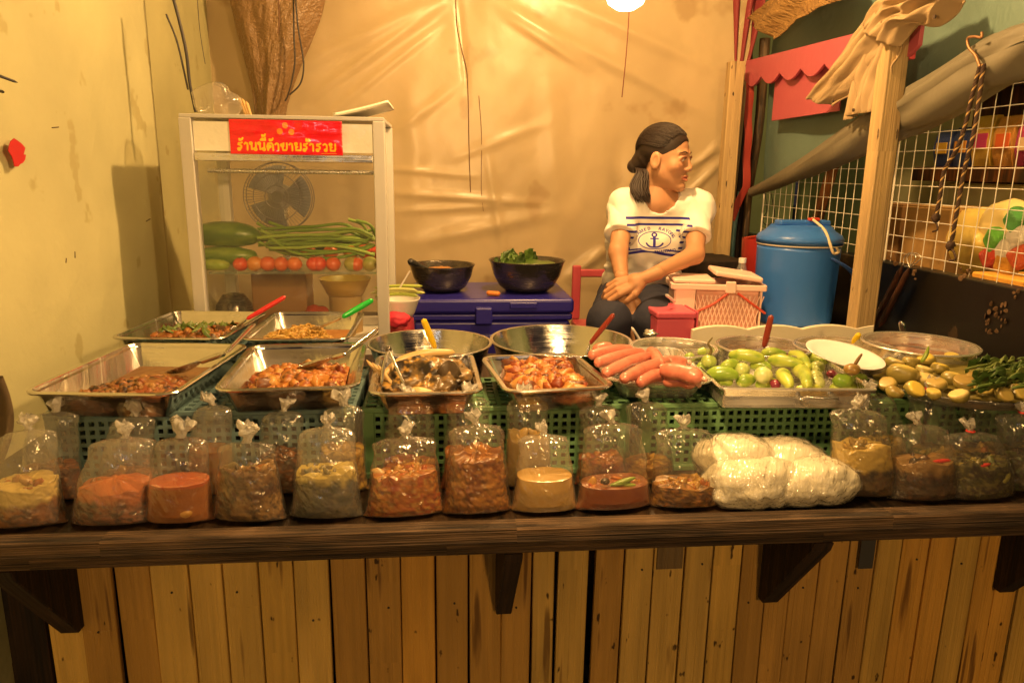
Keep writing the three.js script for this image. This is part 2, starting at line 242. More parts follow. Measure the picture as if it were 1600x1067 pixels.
// ================= the counter =================
{
  const c = thing('serving_counter', 'long wooden food counter with yellow plank front and weathered rail', 'counter', V(0, 0, 0));
  part('counter_top', box(3.2, 0.03, 0.92, 0.002, 0.4, CT - 0.015, -0.5), M.top, c);
  part('upper_rail', box(3.2, 0.028, 0.036, 0.004, 0.4, RT - 0.014, -0.018, 0.3, true), M.rail, c);
  part('lower_rail', box(3.2, 0.021, 0.024, 0.004, 0.4, RT - 0.0415, -0.026, 1.1, true), M.rail, c);
  const bounds = [60, 117, 175, 232, 294, 347, 403, 458, 514, 570, 625, 680, 732, 784, 832, 868, 873, 922, 932, 978, 1023, 1072, 1116, 1162, 1204, 1243, 1287, 1331, 1374, 1413, 1456, 1495, 1535, 1570, 1606, 1645];
  const tones = [[0.92, 0.68, 0.22], [0.98, 0.75, 0.28], [0.72, 0.48, 0.16], [0.95, 0.6, 0.15], [0.78, 0.6, 0.28]];
  const mats = tones.map(([r, g, b], i) => std({ color: C(r, g, b), map: (() => { const t = rep(T.paintwood, 1.5, 0.7); t.offset.set(i * 0.37, i * 0.21); return t; })(), bumpMap: rep(T.wood, 5, 1), bumpScale: 0.0025, roughness: 0.62 }));
  const stained = std({ color: C(0.3, 0.24, 0.16), map: rep(T.paintwood, 1.5, 0.7), bumpMap: rep(T.wood, 5, 1), bumpScale: 0.0025, roughness: 0.7 });
  for (let i = 0; i + 1 < bounds.length; i++) {
    if (bounds[i] === 868 || bounds[i] === 922) continue;
    const py = 908 - 0.045 * bounds[i], a = onZ(bounds[i], py, -0.2).x + 0.0012, b = onZ(bounds[i + 1], py, -0.2).x - 0.0012, w = b - a, dz = rr(-0.004, 0.003), lean = rr(-0.006, 0.006), h = 0.64;
    const g = box(w, h, 0.014, 0.003, 0, -h / 2, 0, i * 0.73).rotateZ(lean).translate((a + b) / 2, 0.668, -0.207 + dz);
    const m = part('plank', g, bounds[i] > 1380 ? mats[[3, 0, 3][i % 3]] : bounds[i] > 560 && bounds[i] < 760 ? mats[[2, 3, 2][i % 3]] : mats[Math.floor(rr(0, 3))], c);
    if (i % 2) part('nail_head', new THREE.CylinderGeometry(0.0022, 0.0022, 0.003, 8).rotateX(Math.PI / 2).translate((a + b) / 2 + rr(-0.01, 0.01), 0.47 + rr(-0.05, 0.05), -0.2 + dz), M.cable, m);
    if (bounds[i] === 1023) { const s = part('stain', box(w * 0.86, 0.105, 0.002, 0.0005, (a + b) / 2, 0.56, -0.1975 + dz), stained, m); s.userData.label = 'dark bare patch where the paint is gone'; }
  }
  const tri = (x, w, zf, yt, yb, t) => { const s = new THREE.Shape(); s.moveTo(0, 0); s.lineTo(zf, 0); s.lineTo(zf * 0.97, -0.014); s.lineTo(0.016, yb - yt); s.lineTo(0, yb - yt); s.closePath(); return uvBox(new THREE.ExtrudeGeometry(s, { depth: t, bevelEnabled: true, bevelSize: 0.002, bevelThickness: 0.002, bevelSegments: 1 }).translate(0, 0, -t / 2).rotateY(-Math.PI / 2).translate(x, yt, -0.196)); };
  for (const [x, t] of [[-0.665, 0.03], [0.112, 0.026], [0.634, 0.03], [1.13, 0.03]]) part('bracket', tri(x, 0, 0.18, 0.652, 0.44, t), M.darkwood, c);
  part('leg', box(0.07, 0.66, 0.07, 0.004, -0.79, 0.33, -0.3), M.darkwood, c); part('leg', box(0.07, 0.66, 0.07, 0.004, 1.9, 0.33, -0.3), M.darkwood, c);
  for (const x of [-0.79, 1.9]) part('leg', box(0.07, 0.66, 0.07, 0.004, x, 0.33, -0.88), M.darkwood, c);
  const tp = onZ(1357, 858, -0.192); part('tape', box(0.03, 0.075, 0.002, 0.0005, tp.x, tp.y - 0.005, -0.193), std({ color: C(0.06, 0.06, 0.065), roughness: 0.35 }), c).userData.label = 'dark strip of tape on the planks';
}

// ================= the right hand side: post, awning, wire screen, neighbour =================
{
  const p = thing('timber_post', 'pale squared timber post standing beside the blue cooler jar', 'post', V(1.25, 0, -1.0));
  part('shaft', box(0.062, 1.36, 0.055, 0.006, 0, FLOOR + 0.68, 0, 0.4), M.timber, p);
  part('cap_block', box(0.016, 0.07, 0.05, 0.003, 0.04, 1.6, 0.004), plast(0.6, 0.07, 0.09), p).userData.label = 'small red block at the post head';
  const q = thing('timber_post', 'pale timber post at the edge of the tarpaulin', 'post', V(0, 0, 0));
  const a = onZ(1146, 98, -2.03), b = onZ(1126, 400, -2.03);
  part('shaft', box(0.062, a.y - FLOOR, 0.05, 0.005, 0, 0, 0, 0.9).translate((a.x + b.x) / 2 - 0.005, (a.y + FLOOR) / 2, -2.0), M.timber, q);
  const d = thing('dark_pole', 'dark wooden pole standing behind the tarpaulin post', 'pole', V(0, 0, 0));
  part('shaft', limb([onZ(1168, -20, -2.2), onZ(1162, 200, -2.2), onZ(1148, 430, -2.2)], [0.028, 0.03, 0.03], 20, 10, 1, false), M.darkwood, d);
  solo('bamboo_pole', limb([onZ(1196, 60, -2.15), onZ(1186, 200, -2.15), onZ(1171, 300, -2.15), onZ(1160, 430, -2.15)], [0.022, 0.02, 0.016, 0.018], 30, 10, 1, false), std({ color: C(0.5, 0.38, 0.22), map: rep(T.oldwood, 3, 2), roughness: 0.7 }), 'thin pale bamboo pole between the tarpaulin and the green sheet', 'pole');
  solo('red_drape', slab((u, v) => { const A = onZ(lerp(1146, 1147, v), lerp(-15, 104, v), -2.1), B = onZ(lerp(1198, 1168, v), lerp(-15, 104, v), -2.1); const p2 = A.lerp(B, u); p2.z += 0.02 * Math.sin(u * 14 + v) * (1 - 0.3 * v); return p2; }, 40, 20, 0.003, 0.1, 0.25), std({ color: C(0.22, 0.025, 0.03), roughness: 0.7 }), 'dark red cloth hanging above the scalloped awning end', 'cloth');
  solo('red_strap', slab((u, v) => { const y = lerp(130, 345, v), x = lerp(1172, 1164, v) + (v > 0.75 ? -(v - 0.75) * 90 : 0); const A = onZ(x - 6, y, -2.06), B = onZ(x + 6, y, -2.06); const p2 = A.lerp(B, u); p2.z += 0.006 * Math.sin(v * 20); return p2; }, 4, 40, 0.002, 0.03, 0.4), std({ color: C(0.36, 0.04, 0.03), roughness: 0.6 }), 'red strap hanging down beside the tarpaulin post', 'strap');
  solo('blue_pipe', limb([onZ(1158, 300, -2.08), onZ(1148, 350, -2.08), onZ(1141, 440, -2.08)], [0.012, 0.012, 0.012], 16, 10, 1, false), plast(0.1, 0.22, 0.26), 'blue grey water pipe at the foot of the dark pole', 'pipe');
  solo('wire_tangle', tube([[1196, 300], [1198, 330], [1192, 345], [1200, 352], [1210, 340], [1205, 300]].map((a2) => onZ(...a2, -2.08)), 0.002, 60, 5), M.cable, 'loop of thin black wire under the rolled sheet end', 'wire');
}
// scalloped pink awning board and panel, in the plane of the side wall
{
  const X = 1.275, s = new THREE.Shape(), top = (z) => lerp(1.712, 1.664, (z + 2.1) / 1.18), zs = -2.1, ze = -0.93;
  s.moveTo(-zs, top(zs)); s.lineTo(-ze, top(ze)); let n = 6;
  for (let k = n; k >= 0; k--) for (let i = 0; i <= 8; i++) { const t = (k + 1 - i / 8) / (n + 1), z = lerp(zs, ze, t), y = top(z) - 0.07 - 0.034 * Math.sin((1 - i / 8) * Math.PI); s.lineTo(-z, y); }
  s.closePath();
  const g = new THREE.ExtrudeGeometry(s, { depth: 0.009, bevelEnabled: true, bevelSize: 0.0015, bevelThickness: 0.0015, bevelSegments: 1 }).rotateY(Math.PI / 2).translate(X, 0, 0);
  const pink = std({ color: C(0.44, 0.085, 0.12), roughness: 0.5, bumpMap: rep(T.coarse, 6), bumpScale: 0.001 });
  solo('awning_board', g, pink, 'pink scalloped awning board running back from the timber post', 'awning');
  const a = onX(1214, 110, X + 0.03), b = onX(1320, 100, X + 0.03), y0 = onX(1214, 188, X + 0.03).y;
  solo('hanging_notice', box(0.006, a.y - y0, b.z - a.z, 0.002, X + 0.03, (a.y + y0) / 2, (a.z + b.z) / 2), pink, 'flat pink board hanging under the scalloped awning', 'board');
}
// green blue side sheet, rolled up at the bottom
const sheetM = std({ color: C(0.12, 0.19, 0.165), roughness: 0.55, bumpMap: rep(T.coarse, 2), bumpScale: 0.006, side: THREE.DoubleSide });
const rollPx = [[1172, 302, 9], [1215, 283, 11], [1260, 262, 14], [1300, 240, 17], [1345, 215, 22], [1390, 190, 28], [1430, 172, 33], [1475, 148, 32], [1515, 122, 36], [1545, 102, 38], [1600, 80, 34], [1680, 55, 32]];
const XS = 1.375;
const rollPts = rollPx.map(([x, y]) => onX(x, y, XS - 0.05));
solo('side_sheet', slab((u, v) => { const k = u * (rollPts.length - 1), i = Math.min(rollPts.length - 2, Math.floor(k)), p = rollPts[i].clone().lerp(rollPts[i + 1], k - i), y = lerp(p.y, 2.3, v); return V(XS + 0.012 * Math.sin(p.z * 11 + v * 2) + 0.02 * (fbm(p.z * 4, y * 3, 2, 3) - 0.5), y, p.z); }, 90, 30, 0.002, 2, 1), sheetM, 'green blue plastic sheet hung along the open side of the stall', 'plastic sheet');
{
  const rads = rollPx.map(([, , r], i) => r * 0.00074 * rollPts[i].distanceTo(EYE));
  const g = mergeVertices(limb(rollPts, rads, 140, 28, 1)); g.computeVertexNormals();
  const p = g.attributes.position, n = g.attributes.normal;
  for (let i = 0; i < p.count; i++) { const x = p.getX(i), y = p.getY(i), z = p.getZ(i), k = sst(-1.5, -0.9, z), s = y + z * 0.33, d = (0.002 + 0.006 * k) * Math.sin((y - z * 0.36) * 110 + x * 90 + 6 * fbm(z * 1.5, y * 2, x * 4, 2)) + (0.012 + 0.022 * k) * (fbm(z * 2.5, y * 7, x * 7, 3) - 0.5); p.setXYZ(i, x + n.getX(i) * d, y + n.getY(i) * d, z + n.getZ(i) * d); }
  g.computeVertexNormals();
  solo('rolled_sheet', g, std({ color: C(0.15, 0.135, 0.095), roughness: 0.6, bumpMap: rep(T.coarse, 3), bumpScale: 0.003 }), 'grey green rolled lower edge of the side sheet slanting upward', 'plastic sheet');
}
// canvas at the top
solo('canvas_scrap', slab((u, v) => { const A = onX(lerp(1166, 1210, v), lerp(28, 62, v) , 1.24), B = onX(lerp(1290, 1345, v), lerp(-60, -8, v), 1.24); const p = A.lerp(B, u); p.y += 0.02 * Math.sin(u * 3); p.x += 0.015 * Math.sin(v * 9 + u * 4) + 0.02 * (fbm(u * 8, v * 4, 3, 3) - 0.5); return p; }, 60, 24, 0.003, 0.5, 0.1), std({ color: C(0.42, 0.28, 0.13), map: rep(T.tarp, 3), roughness: 0.75, bumpMap: rep(T.crinkle, 6), bumpScale: 0.004 }), 'crumpled tan canvas stretched above the pink awning', 'canvas');
// black low wall
{
  const w = thing('low_wall', 'black painted low wall with chipped paint under the wire screen', 'wall', V(XR, 0, -1.2));
  part('panel', uvBox(new RoundedBoxGeometry(0.05, 0.99, 2.6, 1, 0.004).translate(0.025, 0.5, 0.2)), std({ color: C(0.14, 0.12, 0.115), map: rep(T.chips, 1.1), roughness: 0.4, bumpMap: rep(T.chips, 1.1), bumpScale: 0.003 }), w);
  const rust = std({ color: C(0.3, 0.17, 0.08), roughness: 0.9, bumpMap: rep(T.fine, 8), bumpScale: 0.004 });
  for (const [px, py, n, R] of [[1557, 498, 26, 24], [1510, 425, 6, 14], [1430, 430, 4, 8], [1395, 405, 5, 10], [1590, 460, 3, 8]]) for (let i = 0; i < n; i++) { const p = onX(px + rr(-1, 1) * R * 0.7, py + rr(-1, 1) * R, XR - 0.0015), r = rr(0.002, 0.007); const g = new THREE.CylinderGeometry(r, r * 1.2, 0.002, 7).scale(1, 1, rr(0.5, 1.4)).rotateX(rr(0, 3)).rotateZ(Math.PI / 2).translate(p.x - XR, p.y, p.z + 1.2); part('paint_chip', g, rust, w); }
}
// wire screen
{
  const s = thing('wire_screen', 'white welded wire screen standing on the black low wall', 'screen', V(XR + 0.03, 0.995, -1.2));
  const wm = std({ color: C(0.72, 0.68, 0.6), roughness: 0.45 }), z0 = -0.86, z1 = 1.0, y1 = 0.56, list = [];
  for (let z = z0; z <= z1 + 1e-6; z += 0.05) list.push(new THREE.CylinderGeometry(0.0012, 0.0012, y1, 5).translate(0, y1 / 2, z));
  part('upright_wires', merge(list), wm, s); const l2 = [];
  for (let y = 0.03; y < y1; y += 0.05) l2.push(new THREE.CylinderGeometry(0.0012, 0.0012, z1 - z0, 5).rotateX(Math.PI / 2).translate(0.0036, y, (z0 + z1) / 2));
  part('cross_wires', merge(l2), wm, s);
  for (const z of [z0 - 0.004, -0.1, 0.06, z1]) part('frame_bar', new THREE.CylinderGeometry(0.003, 0.003, y1, 6).translate(-0.001, y1 / 2, z), wm, s);
}
// neighbour beyond the screen
{
  const XN = 1.95;
  const w = thing('neighbour_wall', 'green blue board wall of the neighbouring stall', 'wall', V(XN, 0, -1.4));
  const tq = std({ color: C(0.3, 0.42, 0.34), roughness: 0.6, map: rep(T.plaster, 1) });
  part('side_board', box(0.03, 2.2, 3.4, 0.004, 0.015, 1.1, 0.2), tq, w); part('rear_board', box(1.1, 2.2, 0.03, 0.004, -0.56, 1.1, -1.52), tq, w);
  solo('floor_slab', box(0.5, 0.3, 3, 0.004, 1.68, 0.151, -1.2), std({ color: C(0.2, 0.19, 0.17), roughness: 0.9 }), 'raised concrete floor of the neighbouring stall', 'floor', null, 'structure');
  const rect = (name, l, cat, a, b, X, d, mat) => { const p = onX(...a, X), q = onX(...b, X), zc = (p.z + q.z) / 2, yc = (p.y + q.y) / 2; return solo(name, box(d, Math.abs(p.y - q.y), Math.abs(p.z - q.z), 0.004, X + d / 2, yc, zc), mat, l, cat); };
  rect('white_board', 'tall white board leaning behind the wire screen', 'board', [1413, 180], [1490, 345], 1.9, 0.02, std({ color: C(0.95, 0.9, 0.75), roughness: 0.7, map: rep(T.plaster, 1) }));
  rect('white_board', 'wide white board under the neighbour shelf of packets', 'board', [1484, 285], [1640, 338], 1.88, 0.02, std({ color: C(0.72, 0.68, 0.55), roughness: 0.7, map: rep(T.plaster, 1) }));
  solo('wooden_table', (() => { const a = onX(1385, 420, 1.95); return merge([box(0.46, 0.03, 2.1, 0.004, 1.69, 0.78, -1.05), box(0.05, 0.46, 0.05, 0.003, 1.5, 0.53, -2.0), box(0.05, 0.46, 0.05, 0.003, 1.88, 0.53, -2.0), box(0.05, 0.46, 0.05, 0.003, 1.5, 0.53, -0.1), box(0.05, 0.46, 0.05, 0.003, 1.88, 0.53, -0.1)]); })(), std({ color: C(0.4, 0.25, 0.12), map: rep(T.oldwood, 2), roughness: 0.7 }), 'wooden table of the neighbour behind the wire screen', 'table');
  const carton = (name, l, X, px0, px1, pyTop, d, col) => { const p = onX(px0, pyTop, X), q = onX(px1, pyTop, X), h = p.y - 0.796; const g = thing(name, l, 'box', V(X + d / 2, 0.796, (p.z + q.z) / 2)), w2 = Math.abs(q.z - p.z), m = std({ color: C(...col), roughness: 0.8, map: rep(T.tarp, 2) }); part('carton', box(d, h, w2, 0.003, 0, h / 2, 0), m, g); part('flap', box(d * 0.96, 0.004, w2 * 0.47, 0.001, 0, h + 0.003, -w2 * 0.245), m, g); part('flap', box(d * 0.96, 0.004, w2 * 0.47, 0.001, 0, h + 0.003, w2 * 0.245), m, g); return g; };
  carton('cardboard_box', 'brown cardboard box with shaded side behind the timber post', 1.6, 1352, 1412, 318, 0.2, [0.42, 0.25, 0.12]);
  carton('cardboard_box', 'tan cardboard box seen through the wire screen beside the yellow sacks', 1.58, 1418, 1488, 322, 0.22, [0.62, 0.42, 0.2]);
  // packet shelf
  { const g = thing('packet_shelf', 'orange wooden wall shelf above the wide white board', 'shelf', V(1.935, 0, 0)); const om = std({ color: C(0.62, 0.27, 0.07), roughness: 0.5, map: rep(T.oldwood, 2) });
    const a = onX(1486, 120, 1.88), b = onX(1660, 120, 1.88), yb = onX(1540, 283, 1.8).y, yt = onX(1540, 105, 1.82).y, wz = Math.abs(b.z - a.z), zc = (a.z + b.z) / 2;
    part('back_board', box(0.012, yt - yb + 0.08, wz, 0.002, 0.008, (yt + yb) / 2, zc), om, g); part('shelf_board', box(0.16, 0.05, wz, 0.004, -0.08, yb + 0.022, zc), om, g); part('shelf_board', box(0.16, 0.025, wz, 0.004, -0.08, (yb + yt) / 2 + 0.14, zc), om, g);
    const cols = [[0.05, 0.08, 0.3], [0.65, 0.12, 0.03], [0.7, 0.4, 0.05], [0.1, 0.35, 0.06], [0.5, 0.05, 0.15], [0.04, 0.06, 0.2], [0.75, 0.5, 0.3], [0.7, 0.3, 0.05]];
    const names = ['blue', 'red', 'yellow', 'green', 'crimson', 'dark blue', 'cream', 'orange'];
    let k = 0; for (const yl of [yb + 0.049, (yb + yt) / 2 + 0.154]) for (let z = a.z + 0.07; z < b.z - 0.04; z += 0.1) { const c = (k * 5 + (yl > yb + 0.1 ? 3 : 0)) % 8, h = rr(0.13, 0.17);
      const bag = mergeVertices(new THREE.BoxGeometry(0.05, h, 0.085, 3, 6, 5)); const p = bag.attributes.position; for (let i = 0; i < p.count; i++) { const yy = p.getY(i) / h + 0.5, e = Math.sin(clamp(yy, 0.02, 0.98) * Math.PI); p.setX(i, p.getX(i) * (0.15 + 0.85 * Math.pow(e, 0.5)) + 0.006 * (noise(p.getY(i) * 40, p.getZ(i) * 40, k) - 0.5)); } bag.computeVertexNormals();
      const o = thing('snack_packet', 'shiny ' + names[c] + ' snack packet on the ' + (yl > yb + 0.1 ? 'upper' : 'lower') + ' board of the orange shelf', 'packet', V(1.86, yl, z), 0, 'snack packets on the orange shelf'); part('pouch', tr(bag, 0, h / 2, 0), std({ color: C(...cols[c]), roughness: 0.3, bumpMap: rep(T.crinkle, 3), bumpScale: 0.003 }), o); part('print_band', box(0.003, h * 0.3, 0.06, 0.0008, -0.026, h * 0.5, 0), std({ color: C(...cols[(c + 2) % 8]), roughness: 0.35 }), o); k++; } }
  // yellow sacks and bright packets on the table
  for (const [px, py, r, col, l] of [[1528, 372, 0.1, [0.75, 0.55, 0.14], 'pale yellow plastic sack slumped on the neighbour table'], [1575, 350, 0.075, [0.8, 0.62, 0.25], 'second yellow sack lying on the packet heap']]) { const p = onX(px, py, 1.64), g = blob(r * 0.8, r, r * 1.1, 4, 0.22, 1.6); solo('plastic_sack', g.translate(p.x, Math.max(p.y, 0.796 + r * 0.85), p.z), std({ color: C(...col), roughness: 0.3, bumpMap: rep(T.crinkle, 3), bumpScale: 0.004 }), l, 'sack'); }
  const pc = [[0.15, 0.5, 0.06], [0.75, 0.7, 0.6], [0.7, 0.08, 0.04], [0.7, 0.35, 0.05], [0.12, 0.45, 0.1], [0.8, 0.75, 0.65], [0.65, 0.12, 0.05]], pn = ['leaf green', 'white', 'bright red', 'orange', 'dark green', 'cream', 'brick red'];
  [[1556, 376], [1575, 390], [1553, 400], [1575, 412], [1590, 345], [1594, 372], [1600, 400]].forEach(([px, py], i) => { const p = onX(px, py, 1.56), g = new RoundedBoxGeometry(0.04, 0.06, 0.07, 3, 0.015).rotateX(rr(-0.7, 0.7)).rotateY(rr(-0.5, 0.5)).translate(p.x, p.y, p.z); solo('sweet_packet', g, std({ color: C(...pc[i]), roughness: 0.35, bumpMap: rep(T.crinkle, 4), bumpScale: 0.003 }), pn[i] + ' sweet packet heaped inside the wire screen', 'packet', 'sweet packets heaped behind the screen'); });
  { const p = onX(1594, 425, 1.56); const g = thing('display_tray', 'orange tray under the sweet packets behind the screen', 'tray', V(1.58, 0.796, p.z)); part('tray_base', box(0.18, p.y - 0.796 - 0.01, 0.28, 0.006, 0, (p.y - 0.796 - 0.01) / 2, 0.05), plast(0.7, 0.35, 0.06), g); }
  { const g = limb([onX(1312, 228, 1.46), onX(1270, 372, 1.46), onX(1258, 420, 1.46)], [0.024, 0.024, 0.024], 10, 4, 1, false); solo('orange_plank', g, std({ color: C(0.62, 0.3, 0.08), map: rep(T.oldwood, 2), roughness: 0.55 }), 'orange wooden plank leaning at the wire screen end', 'plank'); }
  // lit gap beyond the tarp
  const lp = onZ(1192, 165, -3.6), mk = (y0, y1, x0, x1, mat, n, l) => { const a = onZ(x0, y0, -3.6), b = onZ(x1, y1, -3.6); return solo(n, box(Math.abs(b.x - a.x), Math.abs(a.y - b.y), 0.02, 0.003, (a.x + b.x) / 2, (a.y + b.y) / 2, -3.6), mat, l, 'sign'); };
  mk(120, 181, 1165, 1215, std({ color: C(0.8, 0.8, 0.7), emissive: C(1, 0.85, 0.55), emissiveIntensity: 0.9, roughness: 0.5 }), 'lit_sign', 'lit yellow white shop sign glimpsed beyond the poles');
  mk(182, 214, 1165, 1215, plast(0.02, 0.3, 0.06), 'green_board', 'green board below the lit sign beyond the poles');
  mk(215, 330, 1150, 1215, plast(0.45, 0.6, 0.65), 'blue_board', 'pale blue board below the green one beyond the poles');
  const L = new THREE.PointLight(0xffe2b0, 0.5); L.position.set(lp.x, lp.y, -3.3); L.castShadow = true; scene.add(L);
}
// things hanging on the side: rope with hook, wooden handled tongs
{
  const g = thing('striped_rope', 'black and tan twisted rope hanging from a wire hook over the rolled sheet', 'rope', V(0, 0, 0));
  const dk = std({ color: C(0.05, 0.025, 0.015), roughness: 0.8 }), lt = std({ color: C(0.5, 0.32, 0.12), roughness: 0.8 });
  const hang = (pts) => { const c = new THREE.CatmullRomCurve3(pts.map((a) => onX(a[0], a[1], 1.255))), F = c.computeFrenetFrames(160), L = c.getLength(); for (let k = 0; k < 4; k++) { const q = []; for (let i = 0; i <= 160; i++) { const an = k * Math.PI / 2 + i / 160 * L / 0.028 * Math.PI * 2; q.push(c.getPointAt(i / 160).addScaledVector(F.normals[i], Math.cos(an) * 0.0028).addScaledVector(F.binormals[i], Math.sin(an) * 0.0028)); } part('strand', tube(q, k === 0 ? 0.0021 : 0.0027, 320, 5), k === 0 ? lt : dk, g); } };
  hang([[1533, 100], [1520, 150], [1508, 200], [1495, 235], [1476, 268], [1470, 305], [1464, 335]]); hang([[1538, 100], [1530, 160], [1522, 210], [1508, 265], [1497, 325], [1488, 378]]);
  for (const [x, y] of [[1463, 340], [1486, 384]]) part('knot', tr(blob(0.01, 0.013, 0.01, 3, 0.4, 3), ...onX(x, y, 1.255).toArray()), dk, g);
  part('tail', tube([[1486, 386], [1492, 395], [1494, 405], [1484, 407]].map((a) => onX(...a, 1.255)), 0.003, 20, 5), dk, g); part('tail', tube([[1462, 344], [1466, 358], [1458, 362]].map((a) => onX(...a, 1.255)), 0.0025, 20, 5), dk, g);
  part('hook', tube([[1532, 104], [1526, 88], [1514, 72], [1513, 60], [1524, 57], [1535, 58], [1535, 50]].map((a) => onX(...a, 1.25)), 0.0035, 40, 6), std({ color: C(0.3, 0.16, 0.08), metalness: 0.6, roughness: 0.5 }), g);
  for (const [t, l] of [[0, 'wooden handled wire skewer tongs hanging on the black wall, upper one'], [1, 'wooden handled wire skewer tongs hanging on the black wall, lower one']]) {
    const h = thing('grill_tongs', l, 'tongs', V(0, 0, 0), 0, 'tongs hanging on the black wall'), X = XR - 0.018 - t * 0.014;
    part('handle', limb([onX(1412 + t * 10, 414 + t * 4, X), onX(1362 + t * 12, 512, X)], [0.0075, 0.0095], 10, 8), std({ color: C(0.28, 0.11, 0.05), roughness: 0.6, map: rep(T.oldwood, 5) }), h);
    part('wire_loop', tube([[1412 + t * 10, 414 + t * 4], [1414 + t * 4, 402], [1424 + t * 6, 395], [1432 + t * 8, 402], [1424 + t * 4, 414], [1414 + t * 10, 416]].map((a) => onX(...a, X)), 0.0014, 30, 5), M.alu, h);
  }
}
// jacket on the post
{
  const j = thing('hanging_jacket', 'tan cotton jacket slung over the timber post head', 'jacket', V(0, 0, 0));
  const cm = std({ color: C(0.42, 0.3, 0.165), roughness: 0.85, bumpMap: rep(T.weave, 18), bumpScale: 0.0006, side: THREE.DoubleSide });
  const drape = (L, R, nu, nv, amp, X, fr, s) => slab((u, v) => { const cl = new THREE.CatmullRomCurve3(L.map(([x, y]) => onX(x, y, X))), cr = new THREE.CatmullRomCurve3(R.map(([x, y]) => onX(x, y, X))); const p = cl.getPoint(v).lerp(cr.getPoint(v), u); p.x += -0.03 * Math.sin(u * Math.PI) + amp * (Math.sin(u * fr + 3 * noise(u * 3 + s, v * 3) + s) * 0.8 + 0.5 * Math.sin(u * fr * 1.9 + v * 3 + 4 * noise(v * 4, u * 2, s)) + 2 * (fbm(u * 6 + s, v * 3, s, 3) - 0.5)) * (0.6 + 0.4 * v); p.y += 0.008 * (noise(u * 9, s) - 0.5) * v; return p; }, nu, nv, 0.004, 0.3, 0.3);
  part('sleeve', drape([[1372, 10], [1340, 52], [1306, 100], [1268, 152]], [[1412, 50], [1376, 92], [1342, 136], [1306, 166]], 70, 40, 0.013, 1.228, 13, 1), cm, j);
  part('body', drape([[1372, 10], [1346, 70], [1334, 120], [1328, 186]], [[1440, 20], [1420, 60], [1402, 112], [1388, 172]], 80, 40, 0.012, 1.25, 24, 4), cm, j);
  part('shoulder', drape([[1350, 34], [1372, 6], [1405, -14], [1455, -24]], [[1398, 74], [1424, 42], [1460, 42], [1498, 4]], 80, 40, 0.016, 1.215, 19, 7), cm, j);
  const bt = std({ color: C(0.06, 0.04, 0.03), roughness: 0.4 }); for (const [x, y] of [[1302, 158], [1334, 172], [1461, 26]]) part('button', new THREE.CylinderGeometry(0.005, 0.005, 0.004, 12).rotateZ(Math.PI / 2).translate(...onX(x, y, 1.19).toArray()), bt, j);
}
// ================= lamps =================
function bulbLamp(name, label, p, cord, I, len) {
  const g = thing(name, label, 'lamp', p);
  part('bulb', lathe([[0.0001, -0.025], [0.01, -0.0238], [0.019, -0.018], [0.0235, -0.007], [0.024, 0.004], [0.021, 0.018], [0.017, 0.034], [0.0135, 0.045], [0.0001, 0.046]], 24), std({ color: C(1, 0.9, 0.7), emissive: C(1, 0.8, 0.5), emissiveIntensity: 14, roughness: 0.3 }), g);
  part('socket', lathe([[0.0001, 0.047], [0.018, 0.047], [0.019, 0.085], [0.012, 0.098], [0.0001, 0.1]], 20), plast(0.05, 0.05, 0.05), g);
  part('cord', new THREE.CylinderGeometry(0.003, 0.003, len, 6).translate(0, 0.1 + len / 2, 0), M.cable, g);
  const L = new THREE.PointLight(WARM, I); L.shadow.radius = 1.6; L.castShadow = true; L.position.copy(p); scene.add(L); return g;
}
const lampP = onZ(979, -22, 0.2);
bulbLamp('stall_bulb', 'glowing bare warm bulb hanging above the food counter', lampP, null, LAMP_STALL, 2.12 - lampP.y);
solo('pull_cord', tube([onZ(986, -90, -1.3), onZ(984, 0, -1.3), onZ(979, 80, -1.3), onZ(972, 152, -1.3)], 0.0016, 20, 5), std({ color: C(0.12, 0.025, 0.015), roughness: 0.8 }), 'thin red cord dangling before the tarpaulin beneath the bulb', 'cord');
bulbLamp('rear_bulb', 'bare warm bulb hung high under the roof before the tarpaulin', V(0.42, 2.16, -0.9), null, LAMP_REAR, 0.08);
bulbLamp('neighbour_bulb', 'bare warm bulb hanging over the neighbouring stall', V(1.56, 2.06, -0.85), null, LAMP_NEIGHBOUR, 0.3);
{ // lamps of the street behind the viewer
  const g = thing('street_lamp', 'warm street lamp on a pole across the lane', 'lamp', V(0.9, 0, 5.2)); part('pole', new THREE.CylinderGeometry(0.03, 0.04, 2.6, 12).translate(0, 1.3, 0.1), M.darkwood, g); part('bulb', new THREE.SphereGeometry(0.12, 20, 14).translate(0, 2.5, 0), std({ color: C(1, 0.8, 0.5), emissive: C(1, 0.55, 0.15), emissiveIntensity: 8 }), g);
  const L = new THREE.PointLight(C(1, 0.56, 0.17), LAMP_STREET); L.position.set(0.9, 2.5, 5.2); L.shadow.radius = 6; L.castShadow = true; scene.add(L);
  const t = thing('tube_lamp', 'white fluorescent tube lamp under the opposite roof edge', 'lamp', V(-0.8, 1.93, 3.2)); part('tube', new THREE.CylinderGeometry(0.018, 0.018, 1.2, 12).rotateZ(Math.PI / 2), std({ color: C(0.9, 0.95, 1), emissive: C(0.8, 0.92, 1), emissiveIntensity: 14 }), t); part('housing', box(1.24, 0.05, 0.06, 0.004, 0, 0.055, 0), M.white, t);
  const R = new THREE.RectAreaLight(C(0.82, 0.93, 1), LAMP_TUBE, 1.2, 0.04); R.position.set(-0.8, 1.9, 3.175); R.lookAt(0, 0.8, -0.6); scene.add(R);
}

